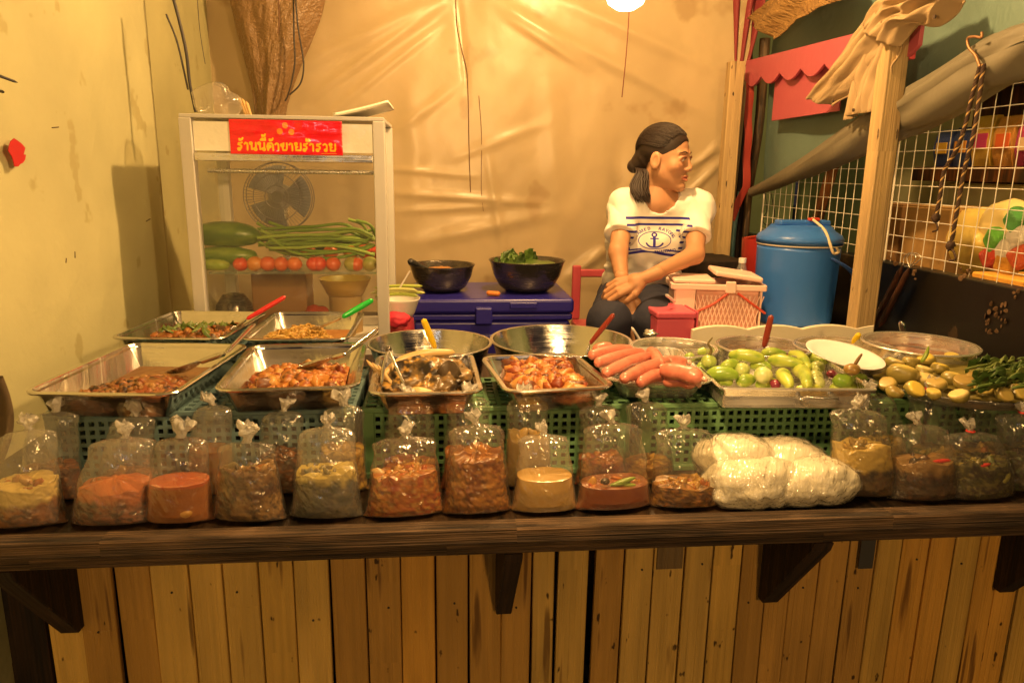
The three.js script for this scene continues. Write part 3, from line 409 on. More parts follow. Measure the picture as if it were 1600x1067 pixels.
// ================= glass cabinet =================
const CX0 = -0.668, CX1 = -0.145, CB = 0.74, CTOP = 1.374, CF = -0.98, CD = 0.34;
{
  const t = thing('back_table', 'dark wooden table carrying the glass cabinet', 'table', V(-0.44, 0, -1.3));
  part('table_top', box(0.76, 0.03, 0.72, 0.004, 0, CB - 0.016, 0), M.top, t);
  for (const x of [-0.34, 0.34]) for (const z of [-0.32, 0.32]) part('leg', box(0.05, CB - 0.03 - FLOOR, 0.05, 0.003, x, (CB - 0.03 + FLOOR) / 2, z), M.darkwood, t);
  const c = thing('glass_cabinet', 'white framed glass food cabinet with a red sign on its top band', 'cabinet', V(0, 0, 0));
  const w = CX1 - CX0, xm = (CX0 + CX1) / 2, fr = std({ color: C(0.55, 0.53, 0.5), roughness: 0.35, metalness: 0.1 });
  for (const x of [CX0 + 0.016, CX1 - 0.016]) for (const z of [CF - 0.016, CF - CD + 0.016]) part('corner_post', box(0.032, CTOP - CB, 0.032, 0.003, x, (CTOP + CB) / 2, z), fr, c);
  const bandY = 1.288;
  part('top_band', box(w - 0.066, CTOP - bandY - 0.012, 0.008, 0.001, xm, (CTOP + bandY) / 2 - 0.002, CF - 0.012), phy({ color: C(0.86, 0.84, 0.74), roughness: 0.16, bumpMap: rep(T.coarse, 5), bumpScale: 0.002 }), c);
  part('band_rail', box(w - 0.066, 0.02, 0.022, 0.002, xm, bandY - 0.011, CF - 0.012), M.alu, c);
  part('roof_panel', box(w - 0.004, 0.01, CD - 0.004, 0.002, xm, CTOP + 0.005, CF - CD / 2), fr, c);
  part('hanging_rod', new THREE.CylinderGeometry(0.006, 0.006, w - 0.07, 12).rotateZ(Math.PI / 2).translate(xm, onZ(450, 268, CF - 0.1).y, CF - 0.1), M.alu, c);
  for (const [z] of [[CF - 0.004], [CF - CD + 0.006]]) part('pane', new THREE.PlaneGeometry(w - 0.066, z > CF - 0.1 ? bandY - 0.022 - CB - 0.02 : CTOP - CB - 0.03).translate(xm, z > CF - 0.1 ? (bandY - 0.022 + CB + 0.02) / 2 : (CTOP + CB) / 2, z - 0.012), M.glass, c);
  for (const x of [CX0 + 0.014, CX1 - 0.014]) part('pane', new THREE.PlaneGeometry(CD - 0.066, CTOP - CB - 0.03).rotateY(Math.PI / 2).translate(x, (CTOP + CB) / 2, CF - CD / 2), M.glass, c);
  part('base_panel', box(w - 0.004, 0.02, CD - 0.004, 0.002, xm, CB + 0.011, CF - CD / 2), M.white, c);
  for (const z of [CF - 0.016, CF - CD + 0.016]) part('lower_rail', box(w - 0.066, 0.028, 0.02, 0.002, xm, CB + 0.037, z), fr, c);
  part('glass_shelf', box(w - 0.07, 0.006, CD - 0.075, 0.001, xm, 0.969, CF - CD / 2), phy({ color: C(0.7, 0.8, 0.72), roughness: 0.05, transmission: 0.9, thickness: 0 }), c);
  // the sign: yellow Thai lettering on glossy red
  const cv = document.createElement('canvas'); cv.width = 1024; cv.height = 330; const x = cv.getContext('2d');
  x.fillStyle = '#e3081c'; x.fillRect(0, 0, 1024, 330); x.strokeStyle = '#ffc21a'; x.fillStyle = '#ffc21a'; x.lineWidth = 17; x.lineCap = 'round'; x.lineJoin = 'round';
  const G = { // strokes in a unit box, y down; 'o' is a loop
    ร: [['o', 0.28, 0.9], [[0.36, 0.84], [0.62, 0.74], [0.66, 0.5], [0.5, 0.38], [0.2, 0.3], [0.28, 0.1], [0.55, 0.12], [0.78, 0.02]]], า: [[[0.15, 0.22], [0.35, 0.05], [0.62, 0.14], [0.66, 0.4], [0.64, 1]]],
    น: [['o', 0.16, 0.12], [[0.24, 0.14], [0.26, 0.9], [0.6, 0.78], [0.78, 0.6]], [[0.78, 0.04], [0.78, 0.8]], ['o', 0.72, 0.9]], ค: [[[0.2, 1], [0.1, 0.5], [0.25, 0.1], [0.65, 0.06], [0.84, 0.3], [0.84, 1]], ['o', 0.42, 0.5], [[0.4, 0.58], [0.24, 0.9]]],
    ข: [['o', 0.18, 0.3], [[0.22, 0.2], [0.4, 0.05], [0.38, 0.35], [0.26, 0.6], [0.3, 0.98], [0.7, 0.96], [0.8, 0.7], [0.8, 0.04]]], ย: [['o', 0.2, 0.12], [[0.12, 0.2], [0.2, 0.45], [0.36, 0.5], [0.18, 0.62], [0.2, 0.96], [0.72, 0.96], [0.8, 0.7], [0.8, 0.04]]],
    ว: [['o', 0.5, 0.9], [[0.58, 0.86], [0.7, 0.6], [0.66, 0.2], [0.42, 0.04], [0.16, 0.2]]],
  };
  const M2 = { th: [[[-0.26, 0], [-0.02, 0.06], [-0.1, 0.2], [-0.24, 0.18]], [[-0.1, 0.2], [0.14, 0.1], [0.26, -0.14]]], ii: [[[-0.36, 0.12], [-0.1, -0.12], [0.2, -0.06], [0.34, 0.12], [-0.36, 0.12]], [[0.34, 0.12], [0.34, -0.24]]], ek: [[[0, -0.14], [0, 0.16]]], nik: [['o', 0, 0.05]] };
  const draw = (st, ox, oy, sx, sy) => { for (const s of st) { x.beginPath(); if (s[0] === 'o') x.ellipse(ox + s[1] * sx, oy + s[2] * sy, 10, 10, 0, 0, 7); else s.forEach(([a, b], i) => x[i ? 'lineTo' : 'moveTo'](ox + a * sx, oy + b * sy)); x.stroke(); } };
  let cx = 62; const BY = 218, BH = 72;
  for (const [ch, marks, wd] of [['ร', ['th'], 62], ['า', [], 56], ['น', [], 78], ['น', ['ii', 'th2'], 80], ['ค', ['th'], 78], ['า', [], 58], ['ข', [], 76], ['า', [], 56], ['ย', [], 78], ['ร', ['ek'], 60], ['า', ['nik'], 64], ['ร', [], 64], ['ว', [], 66], ['ย', [], 76]]) {
    draw(G[ch], cx, BY, wd * 0.93, BH); for (const m of marks) { if (m === 'th2') draw(M2.th, cx + wd * 0.7, BY - 72, 56, 60); else draw(M2[m], cx + wd * (m === 'nik' ? 0.02 : 0.6), BY - 32, 60, 66); } cx += wd * 0.94 + 1;
  }
  x.fillStyle = '#f08a10'; for (const [a, b] of [[505, 50], [560, 112], [455, 108]]) { x.beginPath(); x.ellipse(a, b, 27, 30, 0, 0, 7); x.fill(); }
  x.lineWidth = 4; x.beginPath(); x.moveTo(826, 314); x.lineTo(965, 314); x.stroke();
  const ct = new THREE.CanvasTexture(cv); ct.colorSpace = THREE.SRGBColorSpace;
  const a = onZ(357, 186, CF), b = onZ(536, 243, CF), sw = b.x - a.x, sh = a.y - b.y;
  const g = slab((u, v) => V(lerp(a.x, b.x, u), lerp(a.y - sh, a.y, v), CF + 0.004 + 0.0035 * (fbm(u * 7, v * 3, 3, 3) - 0.5)), 60, 20, 0.001, 1, 1);
  part('red_sign', g, phy({ map: ct, roughness: 0.28, clearcoat: 0.9, clearcoatRoughness: 0.06, bumpMap: rep(T.coarse, 1), bumpScale: 0.003 }), c).userData.label = 'glossy red sign with yellow Thai lettering';
}
// on top of the cabinet
solo('foam_lid', slab((u, v) => { const A = onZ(lerp(520, 606, u), lerp(188, 170, u), CF - 0.02), p = A; p.y = Math.max(CTOP + 0.014 + 0.004, p.y); return V(p.x, CTOP + 0.02 + 0.035 * Math.pow(u, 1.2) , lerp(CF - 0.02, CF - 0.25, v)); }, 16, 8, 0.008, 0.2, 0.2), std({ color: C(0.85, 0.82, 0.7), roughness: 0.6 }), 'slanting white foam lid lying on the cabinet top', 'lid');
{ const p = onZ(338, 178, CF - 0.12), g = blob(0.062, 0.05, 0.05, 4, 0.3, 2.4, 11); solo('crumpled_bag', g.translate(p.x, CTOP + 0.012 + 0.036, p.z), phy({ color: C(0.92, 0.9, 0.85), roughness: 0.12, transmission: 0.93, thickness: 0, bumpMap: rep(T.crinkle, 4), bumpScale: 0.004, side: THREE.DoubleSide }), 'crumpled clear plastic bag on the cabinet top', 'bag');
  solo('bamboo_skewers', merge([0, 1, 2].map((k) => limb([onZ(372 + k * 6, 150 + k * 4, CF - 0.2), onZ(386 + k * 3, 186, CF - 0.2)].map((q, i) => (i && (q.y = CTOP + 0.016), q)), [0.005, 0.005], 6, 6))), std({ color: C(0.55, 0.35, 0.14), roughness: 0.7 }), 'few bamboo sticks propped behind the crumpled bag', 'sticks'); }
// vegetables inside
const SH = 0.9725;
function cucumber(name, label, px, py, len, r, col, col2, turn = 0.1) { const g = paint(limb([V(-len / 2, 0, 0), V(-len * 0.2, r * 0.12, 0), V(len * 0.2, r * 0.1, 0.01), V(len / 2, -r * 0.05, 0)], [r * 0.75, r, r * 0.98, r * 0.6], 40, 20), (x, y, z) => mixc(col, col2, sst(0.35, 0.7, fbm(x * 14, Math.atan2(z, y) * 5 + 20, 1, 3)))); const p = onZ(px, py, CF - 0.09); const m = solo(name, g, M.food, label, 'vegetable', 'vegetables on the cabinet shelf'); m.position.copy(p); m.rotation.y = turn; return m; }
cucumber('winter_melon', 'long dark green gourd lying on the cabinet shelf', 356, 370, 0.175, 0.035, [0.05, 0.12, 0.012], [0.13, 0.22, 0.03], 0.06).position.setY(SH + 0.094);
cucumber('green_gourd', 'green gourd under the dark one on the cabinet shelf', 355, 395, 0.16, 0.026, [0.1, 0.2, 0.02], [0.22, 0.32, 0.05]).position.setY(SH + 0.036);
cucumber('cucumber', 'small pale cucumber at the shelf front beside the tomatoes', 333, 411, 0.075, 0.016, [0.22, 0.33, 0.03], [0.32, 0.4, 0.06]).position.set(onZ(333, 411, CF - 0.035).x, SH + 0.0165, CF - 0.05);
[[374, 405, 0], [397, 410, 1], [417, 408, 3], [438, 411, 3], [459, 409, 2], [481, 400, 2], [490, 412, 0], [497, 411, 0], [516, 399, 2], [520, 412, 3], [548, 396, 1], [549, 411, 4], [570, 395, 0], [577, 408, 4], [586, 396, 0], [556, 404, 3]].forEach(([px, py, k], i) => {
  const cols = [[0.62, 0.05, 0.02], [0.62, 0.25, 0.04], [0.65, 0.17, 0.03], [0.6, 0.09, 0.02], [0.3, 0.35, 0.08]], r = 0.019 + 0.003 * noise(i * 3.3, 1), back = py < 403;
  const names = ['red', 'orange', 'orange red', 'deep red', 'green'], g = thing('tomato', 'small ' + names[k] + ' tomato in the heap on the cabinet shelf', 'tomato', V(onZ(px, py, CF - (back ? 0.085 : 0.045)).x, SH + r * (back ? 2.4 : 0.98), CF - (back ? 0.088 : 0.05)), i, 'tomatoes in the cabinet');
  part('flesh', paint(blob(r, r * 0.96, r * 1.08, 3, 0.06, 1.2, i), (x, y) => mixc(cols[k], cols[(k + 2) % 4], 0.25 * noise(x * 80, y * 80, i))), M.wet, g); if (i % 3 === 0) part('calyx', new THREE.ConeGeometry(r * 0.4, 0.006, 5).rotateX(0.6).translate(0, r * 0.9, r * 0.3), std({ color: C(0.08, 0.13, 0.02), roughness: 0.7 }), g);
});
{ const cols = [[0.16, 0.28, 0.03], [0.24, 0.36, 0.06], [0.12, 0.22, 0.02]]; const bm = cols.map((c) => std({ color: C(...c), roughness: 0.45 }));
  for (let k = 0; k < 26; k++) { const y0 = SH + 0.045 + 0.06 * (k % 9) / 9 + rr(0, 0.01), z = CF - 0.05 - rr(0, 0.12), xa = onZ(rr(398, 440), 380, z).x, xb = onZ(rr(560, 592), 380, z).x, sag = rr(-0.025, 0.02), hk = k % 6 === 0 ? 1 : 0;
    const pts = [V(xa, y0 + (hk ? 0.035 : rr(-0.01, 0.02)), z), V(lerp(xa, xb, 0.25), y0 + sag * 0.7, z + rr(-0.01, 0.01)), V(lerp(xa, xb, 0.55), y0 + sag, z), V(lerp(xa, xb, 0.85), y0 + sag * 0.5 + rr(-0.01, 0.015), z), V(xb, y0 + rr(-0.012, 0.02), z)]; if (k % 5 === 1) pts.push(V(xb - 0.01, y0 + 0.03, z + 0.01), V(xb - 0.05, y0 + 0.045, z + 0.01));
    for (const p of pts) { p.y = Math.max(p.y, SH + 0.02); p.x = Math.min(p.x, CX1 - 0.04); p.z = Math.min(p.z, CF - 0.03); }
    solo('long_bean', tube(pts, 0.0046, 44, 7), bm[k % 3], 'long green yard bean in the bundle on the cabinet shelf', 'bean', 'yard long beans in the cabinet'); } }
// inside, below the shelf
{ const B = CB + 0.021, put = (n, l, cat, px, g, mat, z = CF - 0.16) => { const m = solo(n, g, mat, l, cat); m.position.set(onZ(px, 470, z).x, B, z); return m; };
  put('dark_bowl', 'dark round pot standing inside the cabinet base', 'pot', 365, lathe([[0.0001, 0], [0.045, 0], [0.058, 0.05], [0.05, 0.1], [0.03, 0.13], [0.0001, 0.135]], 32), M.blacksteel);
  put('brown_carton', 'brown carton standing inside the cabinet base', 'box', 440, box(0.16, 0.19, 0.12, 0.004, 0, 0.095, -0.03), std({ color: C(0.3, 0.15, 0.05), roughness: 0.7 }), CF - 0.22);
  put('chili_bag', 'clear bag of red chilies inside the cabinet', 'bag', 492, tr(blob(0.04, 0.05, 0.04, 4, 0.35, 2.5, 3), 0, 0.05, 0), std({ color: C(0.42, 0.05, 0.02), roughness: 0.25, bumpMap: rep(T.crinkle, 4), bumpScale: 0.003 }), CF - 0.14);
  put('garlic_bag', 'bag of pale peeled garlic inside the cabinet', 'bag', 535, tr(paint(blob(0.035, 0.04, 0.035, 4, 0.45, 4, 8), (x, y, z) => mixc([0.6, 0.48, 0.2], [0.3, 0.15, 0.04], noise(x * 90, y * 90, z * 90))), 0, 0.04, 0), M.food, CF - 0.1);
  const g = put('yellow_basin', 'shallow yellow basin resting on the carton in the cabinet', 'basin', 540, lathe([[0.0001, 0.0], [0.05, 0.0], [0.075, 0.045], [0.079, 0.046], [0.054, -0.004], [0.0001, -0.004]], 32), plast(0.6, 0.38, 0.08), CF - 0.24); g.position.y = B + 0.12; put('flour_tin', 'pale tin standing under the yellow basin in the cabinet', 'tin', 540, new THREE.CylinderGeometry(0.05, 0.05, 0.114, 28).translate(0, 0.057, 0), plast(0.45, 0.3, 0.12), CF - 0.24);
}
// fan behind the cabinet
{ const p = onZ(432, 308, -1.62), f = thing('electric_fan', 'round electric fan with wire guard standing behind the cabinet', 'fan', V(p.x, FLOOR, -1.66)); const h = p.y - FLOOR, cm = std({ color: C(0.14, 0.13, 0.15), roughness: 0.4, metalness: 0.5 });
  const ring = []; for (const [r, z] of [[0.118, 0.02], [0.118, -0.02], [0.08, 0.036], [0.04, 0.042]]) ring.push(new THREE.TorusGeometry(r, 0.0016, 6, 48).translate(0, h, z)); part('guard_rings', merge(ring), cm, f);
  const sp = []; for (let k = 0; k < 60; k++) { const a = k / 60 * Math.PI * 2; sp.push(tube([V(Math.cos(a) * 0.02, h + Math.sin(a) * 0.02, 0.044), V(Math.cos(a) * 0.08, h + Math.sin(a) * 0.08, 0.036), V(Math.cos(a) * 0.118, h + Math.sin(a) * 0.118, 0.018)], 0.0009, 6, 4)); } part('guard_spokes', merge(sp), cm, f);
  for (let k = 0; k < 3; k++) part('blade', slab((u, v) => { const a = k * 2.094 + lerp(-0.75, 0.75, u), r = lerp(0.02, 0.108, v); return V(Math.cos(a) * r, h + Math.sin(a) * r, -0.01 + 0.02 * (u - 0.5)); }, 12, 8, 0.002), std({ color: C(0.14, 0.15, 0.18), roughness: 0.5 }), f);
  part('hub', new THREE.CylinderGeometry(0.022, 0.022, 0.04, 20).rotateX(Math.PI / 2).translate(0, h, 0.005), plast(0.12, 0.12, 0.14), f); part('motor', new THREE.CylinderGeometry(0.045, 0.035, 0.1, 20).rotateX(Math.PI / 2).translate(0, h, -0.08), plast(0.3, 0.3, 0.3), f);
  part('pole', new THREE.CylinderGeometry(0.014, 0.014, h - 0.02, 12).translate(0, (h - 0.02) / 2, -0.08), M.alu, f); part('base', new THREE.CylinderGeometry(0.15, 0.16, 0.03, 32).translate(0, 0.0152, -0.08), plast(0.25, 0.25, 0.27), f); }

// ================= blue cool box with two dark bowls =================
{
  const a = onZ(640, 468, -1.3), b = onZ(898, 470, -1.3), w = b.x - a.x, xm = (a.x + b.x) / 2, top = (a.y + b.y) / 2 + 0.004, bm = plast(0.02, 0.016, 0.22, 0.32), base = 0.42;
  const st = thing('low_stand', 'low wooden stand under the blue cool box', 'stand', V(xm, FLOOR, -1.49)); part('stand_top', box(w, 0.02, 0.4, 0.003, 0, base - FLOOR - 0.011, 0), M.darkwood, st); for (const x of [-w / 2 + 0.04, w / 2 - 0.04]) part('leg', box(0.05, base - FLOOR - 0.022, 0.36, 0.003, x, (base - FLOOR - 0.022) / 2, 0), M.darkwood, st);
  const g = thing('cool_box', 'dark blue plastic cool box carrying two dark bowls', 'cool box', V(xm, base, -1.49));
  const hb = top - base; part('body', box(w - 0.02, hb - 0.075, 0.36, 0.012, 0, (hb - 0.075) / 2, 0), bm, g); part('lid', box(w, 0.05, 0.38, 0.012, 0, hb - 0.025, 0), bm, g); part('lid_lip', box(w - 0.01, 0.022, 0.37, 0.006, 0, hb - 0.062, 0), bm, g);
  for (const x of [0.0]) part('latch', box(0.055, 0.055, 0.018, 0.005, x - 0.03, hb - 0.055, 0.195), bm, g); part('logo_plate', box(0.09, 0.02, 0.008, 0.003, 0.1, hb - 0.022, 0.19), bm, g);
  for (const y of [0.1, 0.2, 0.3]) part('side_rib', box(w - 0.03, 0.014, 0.012, 0.004, 0, y, 0.182), bm, g);
  part('handle', tube([[845 + 2, 0], [0, 0]].length ? [V(0.04, hb - 0.135, 0.2), V(0.1, hb - 0.12, 0.21), V(0.2, hb - 0.092, 0.2)] : [], 0.006, 20, 6), plast(0.3, 0.06, 0.03), g).userData.label = 'red brown carrying handle';
  const bowl = (px0, px1, pyr, pyb, z, l) => { const A = onZ(px0, pyr, z), B = onZ(px1, pyr, z), r = (B.x - A.x) / 2, h = r * 0.82; const o = thing('dark_bowl', l, 'bowl', V((A.x + B.x) / 2, top + 0.001, z)); part('shell', lathe([[0.0001, 0], [r * 0.55, 0], [r * 0.74, h * 0.18], [r * 0.9, h * 0.55], [r * 0.985, h * 0.93], [r * 1.03, h], [r * 1.02, h * 1.015], [r * 0.97, h * 0.97], [r * 0.88, h * 0.56], [r * 0.7, h * 0.2], [r * 0.5, 0.008], [0.0001, 0.008]], 56), M.blacksteel, o); return [o, r, h]; };
  const [, r1, h1] = bowl(640, 741, 418, 462, -1.47, 'dark metal bowl with a ladle on the blue cool box');
  const p1 = onZ(690, 418, -1.47); solo('bowl_scraps', tr(paint(blob(r1 * 0.6, 0.02, r1 * 0.6, 3, 0.3, 3, 2), () => [0.45, 0.18, 0.03]), p1.x, top + h1 * 0.7, -1.47), M.wet, 'orange cooked scraps in the dark bowl with the ladle', 'food');
  solo('ladle', limb([V(p1.x - 0.03, top + h1 * 0.75, -1.44), V(p1.x - r1 * 0.85, top + h1 + 0.012, -1.42), V(p1.x - r1 * 1.02, top + h1 + 0.02, -1.41)], [0.007, 0.008, 0.012], 14, 8), plast(0.02, 0.02, 0.02), 'black ladle handle resting on the dark bowl rim', 'ladle');
  const [, r2, h2] = bowl(765, 881, 416, 462, -1.47, 'dark metal bowl of green leaves on the blue cool box');
  const p2 = onZ(822, 416, -1.47); solo('leaf_bed', tr(paint(blob(r2 * 0.8, 0.02, r2 * 0.8, 3, 0.4, 4, 5), (x, y, z) => mixc([0.05, 0.1, 0.015], [0.1, 0.16, 0.03], noise(x * 90, y * 60, z * 90))), p2.x, top + h2 * 0.82, -1.47), M.food, 'chopped greens filling the dark bowl', 'greens', null, 'stuff');
  const lm = [[0.07, 0.14, 0.02], [0.1, 0.19, 0.03], [0.05, 0.1, 0.015]].map((c) => phy({ color: C(...c), roughness: 0.5, transmission: 0.2, thickness: 0, side: THREE.DoubleSide }));
  for (let k = 0; k < 14; k++) { const px = [775, 785, 792, 799, 806, 812, 818, 826, 832, 788, 801, 822, 809, 796][k], t = k / 14, q = onZ(px, [408, 402, 398, 396, 400, 405, 400, 395, 402, 408, 404, 406, 410, 412][k], -1.47 + rr(-0.05, 0.05)), s = rr(0.02, 0.032), a0 = rr(-1.2, 1.2); const g2 = slab((u, v) => V((u - 0.5) * s * Math.sin(Math.PI * clamp(v * 0.92 + 0.05)) * 1.3 + 0.002 * Math.sin(v * 20), (v - 0.5) * s * 1.8, 0.006 * Math.sin(u * 6) + 0.01 * (v - 0.5) * (v - 0.5)), 8, 10, 0.0006).rotateZ(a0 * 0.6).rotateY(rr(-1, 1)).rotateX(rr(-0.7, 0.2)).translate(q.x, q.y - 0.006, q.z); solo('herb_leaf', g2, lm[k % 3], 'green herb leaf standing up in the dark bowl', 'leaf', 'herb leaves in the dark bowl'); }
  const c0 = onY(771, 458, top + 0.009); solo('carrot_stub', limb([V(c0.x - 0.024, top + 0.0095, c0.z), V(c0.x + 0.022, top + 0.008, c0.z + 0.01)], [0.008, 0.0088], 12, 10), std({ color: C(0.62, 0.2, 0.03), roughness: 0.5 }), 'orange carrot stub lying on the blue cool box', 'carrot');
}
// white bowl of spring onions, beside the cabinet
{ const p = onZ(622, 480, -1.12), s = thing('white_bowl', 'white ribbed bowl of spring onions beside the cabinet', 'bowl', V(p.x, CB, -1.12)); const y0 = onZ(622, 497, -1.12).y - CB; part('stand', new THREE.CylinderGeometry(0.045, 0.05, y0, 24).translate(0, y0 / 2, 0), plast(0.4, 0.04, 0.06), s); part('shell', lathe([[0.0001, y0], [0.04, y0], [0.05, y0 + 0.02], [0.062, y0 + 0.055], [0.066, y0 + 0.062], [0.06, y0 + 0.058], [0.045, y0 + 0.015], [0.0001, y0 + 0.012]], 36), std({ color: C(0.75, 0.72, 0.66), roughness: 0.3 }), s);
  for (let k = 0; k < 8; k++) { const z = -1.12 + rr(-0.03, 0.03), yy = CB + y0 + 0.064 + k * 0.0035; solo('spring_onion', limb([V(p.x - 0.07 + rr(-0.01, 0.01), yy, z), V(p.x, yy + 0.006, z), V(p.x + 0.05 + rr(0, 0.03), yy + rr(0, 0.006), z + rr(-0.01, 0.01))], [0.0035, 0.0045, 0.005], 14, 7), std({ color: k % 2 ? C(0.35, 0.42, 0.06) : C(0.55, 0.55, 0.18), roughness: 0.45 }), 'spring onion stalk lying across the white ribbed bowl', 'onion', 'spring onions on the white bowl'); }
  const q = onZ(618, 502, -1.0); solo('red_cloth', tr(blob(0.035, 0.022, 0.03, 4, 0.4, 3, 6), q.x, q.y, -1.03), std({ color: C(0.5, 0.02, 0.05), roughness: 0.7 }), 'crumpled red cloth beside the cabinet post', 'cloth');
  solo('drinking_straw', new THREE.CylinderGeometry(0.0025, 0.0025, 0.06, 8).rotateZ(-0.55).translate(onZ(632, 437, -1.1).x, onZ(632, 437, -1.1).y, -1.1), std({ color: C(0.8, 0.75, 0.7), roughness: 0.3 }), 'white straw leaning beside the dark bowl', 'straw'); }

// ================= bench with basket and cooler jar =================
const BY0 = 0.775;
{
  const b = thing('side_bench', 'white bench with a scalloped front board behind the pots', 'bench', V(0, 0, 0)), xa = onZ(1084, 515, -0.97).x, xb = onZ(1366, 510, -0.97).x;
  part('seat', box(xb - xa, 0.02, 0.28, 0.003, (xa + xb) / 2, BY0 - 0.01, -1.13), M.whitepaint, b); part('seat', box(xb - 0.98, 0.02, 0.3, 0.003, (0.98 + xb) / 2, BY0 - 0.01, -1.421), M.whitepaint, b);
  const s = new THREE.Shape(); s.moveTo(xa, BY0 - 0.08); s.lineTo(xb, BY0 - 0.08); for (let i = 0; i <= 60; i++) { const x = lerp(xb, xa, i / 60); s.lineTo(x, BY0 + 0.034 + 0.012 * Math.abs(Math.sin((x - xa) * 19)) ** 0.8); } s.closePath();
  part('scalloped_board', new THREE.ExtrudeGeometry(s, { depth: 0.012, bevelEnabled: true, bevelSize: 0.002, bevelThickness: 0.002, bevelSegments: 1 }).translate(0, 0, -0.985), M.whitepaint, b);
  for (const x of [xa + 0.03, xb - 0.09]) for (const z of [-1.03, -1.24]) part('leg', box(0.04, BY0 - 0.02 - FLOOR, 0.04, 0.003, x, (BY0 - 0.02 + FLOOR) / 2, z), M.whitepaint, b);
  // pink lidded basket
  const pk = std({ color: C(0.86, 0.6, 0.52), roughness: 0.45 }), L = onZ(1062, 440, -1.1), R = onZ(1199, 440, -1.1), w = R.x - L.x, h = 0.152, k = thing('lidded_basket', 'pale pink plastic picnic basket with a tilted lid on the bench', 'basket', V((L.x + R.x) / 2, BY0 + 0.0005, -1.17), -0.18);
  const d = 0.15; part('base', box(w * 0.9, 0.012, d * 0.9, 0.004, 0, 0.006, 0), pk, k);
  for (const z of [-1, 1]) { const bars = []; const nx = 18; for (let i = 0; i <= nx; i++) for (const sl of [-1, 1]) { const x = lerp(-0.4, 0.44, i / nx) * w; if (x + sl * 0.012 > w * 0.45 || x + sl * 0.012 < -w * 0.3) continue; bars.push(new THREE.BoxGeometry(0.0028, h * 0.7, 0.0024).rotateZ(sl * 0.3).translate(x, h * 0.42, z * d * 0.46 + sl * 0.0013)); } part('lattice_side', merge(bars), pk, k); part('side_panel', box(w * 0.22, h * 0.84, 0.006, 0.002, -w * 0.36, h * 0.46, z * d * 0.47), pk, k); part('liner', box(w * 0.68, h * 0.84, 0.003, 0.001, w * 0.1, h * 0.45, z * d * 0.42), std({ color: C(0.62, 0.33, 0.26), roughness: 0.6 }), k); }
  for (const x of [-1, 1]) part('end_panel', box(0.006, h * 0.86, d * 0.9, 0.002, x * w * 0.47, h * 0.46, 0), pk, k);
  part('rim', (() => { const o = [box(w * 1.02, 0.018, 0.01, 0.003, 0, h - 0.012, d * 0.5), box(w * 1.02, 0.018, 0.01, 0.003, 0, h - 0.012, -d * 0.5), box(0.01, 0.018, d * 0.96, 0.003, w * 0.505, h - 0.0125, 0), box(0.01, 0.018, d * 0.96, 0.003, -w * 0.505, h - 0.0125, 0)]; return merge(o); })(), pk, k);
  part('lid', box(w * 0.52, 0.016, d * 1.02, 0.006, 0, 0, 0).rotateZ(-0.13).translate(w * 0.22, h + 0.02, -0.01), pk, k); part('lid', box(w * 0.46, 0.012, d * 1.0, 0.005, -w * 0.27, h + 0.004, 0), pk, k).userData.label = 'closed half of the basket lid';
  part('latch', box(0.03, 0.035, 0.012, 0.003, w * 0.12, h - 0.01, d * 0.51 + 0.006), pk, k);
  const rd = plast(0.55, 0.06, 0.03); part('handle', tube([V(-w * 0.52, h * 0.55, d * 0.5), V(-w * 0.4, h * 0.38, d * 0.58), V(-w * 0.1, h * 0.55, d * 0.58), V(w * 0.1, h * 0.82, d * 0.55)], 0.0038, 30, 7), rd, k); part('handle', tube([V(w * 0.2, h * 0.82, d * 0.55), V(w * 0.36, h * 0.62, d * 0.57), V(w * 0.52, h * 0.42, d * 0.5)], 0.0038, 20, 7), rd, k);
  // pink stool box and white spoon
  { const p = onZ(1024, 487, -0.99), q = onZ(1084, 527, -0.99); const st = thing('pink_stool', 'bright pink plastic stool beside the bench end', 'stool', V((p.x + q.x) / 2 + 0.006, FLOOR, -1.07)); const pm = plast(0.62, 0.1, 0.16), hh = p.y - FLOOR - 0.012, ww = q.x - p.x; part('seat', box(ww, 0.02, 0.16, 0.006, 0, hh, 0), pm, st); part('skirt', box(ww * 0.96, 0.09, 0.15, 0.006, 0, hh - 0.056, 0), pm, st); for (const x of [-1, 1]) for (const z of [-1, 1]) part('leg', box(0.02, hh - 0.1, 0.02, 0.003, x * ww * 0.42, (hh - 0.1) / 2, z * 0.06), pm, st);
    part('side_wing', box(0.006, 0.08, 0.14, 0.002, ww / 2 + 0.006, hh - 0.03, 0), pm, st);
    solo('white_spoon', limb([V(p.x + 0.02, p.y + 0.006, -1.06), V(p.x + 0.045, p.y + 0.016, -1.1)].reverse().map((v, i) => i ? onZ(1040, 460, -1.02) : onZ(1056, 472, -1.06)), [0.004, 0.005], 8, 7), std({ color: C(0.8, 0.78, 0.75), roughness: 0.3 }), 'white plastic spoon handle leaning on the pink stool', 'spoon'); }
  // cooler jar
  { const A = onZ(1183, 440, -1.27), B = onZ(1302, 440, -1.27), r = (B.x - A.x) / 2, H = onZ(1240, 388, -1.27 + r).y - BY0, o = thing('cooler_jar', 'blue round water cooler jar with lid and swing handle', 'cooler', V((A.x + B.x) / 2, BY0 + 0.001, -1.27)), bl = plast(0.03, 0.14, 0.52, 0.34);
    part('body', lathe([[0.0001, 0], [r * 0.9, 0], [r * 0.94, 0.01], [r * 0.99, H - 0.015], [r * 0.985, H], [0.0001, H]], 56), bl, o); part('seal_ring', new THREE.TorusGeometry(r * 0.99, 0.0035, 8, 56).rotateX(Math.PI / 2).translate(0, H + 0.002, 0), std({ color: C(0.62, 0.6, 0.55), roughness: 0.4 }), o);
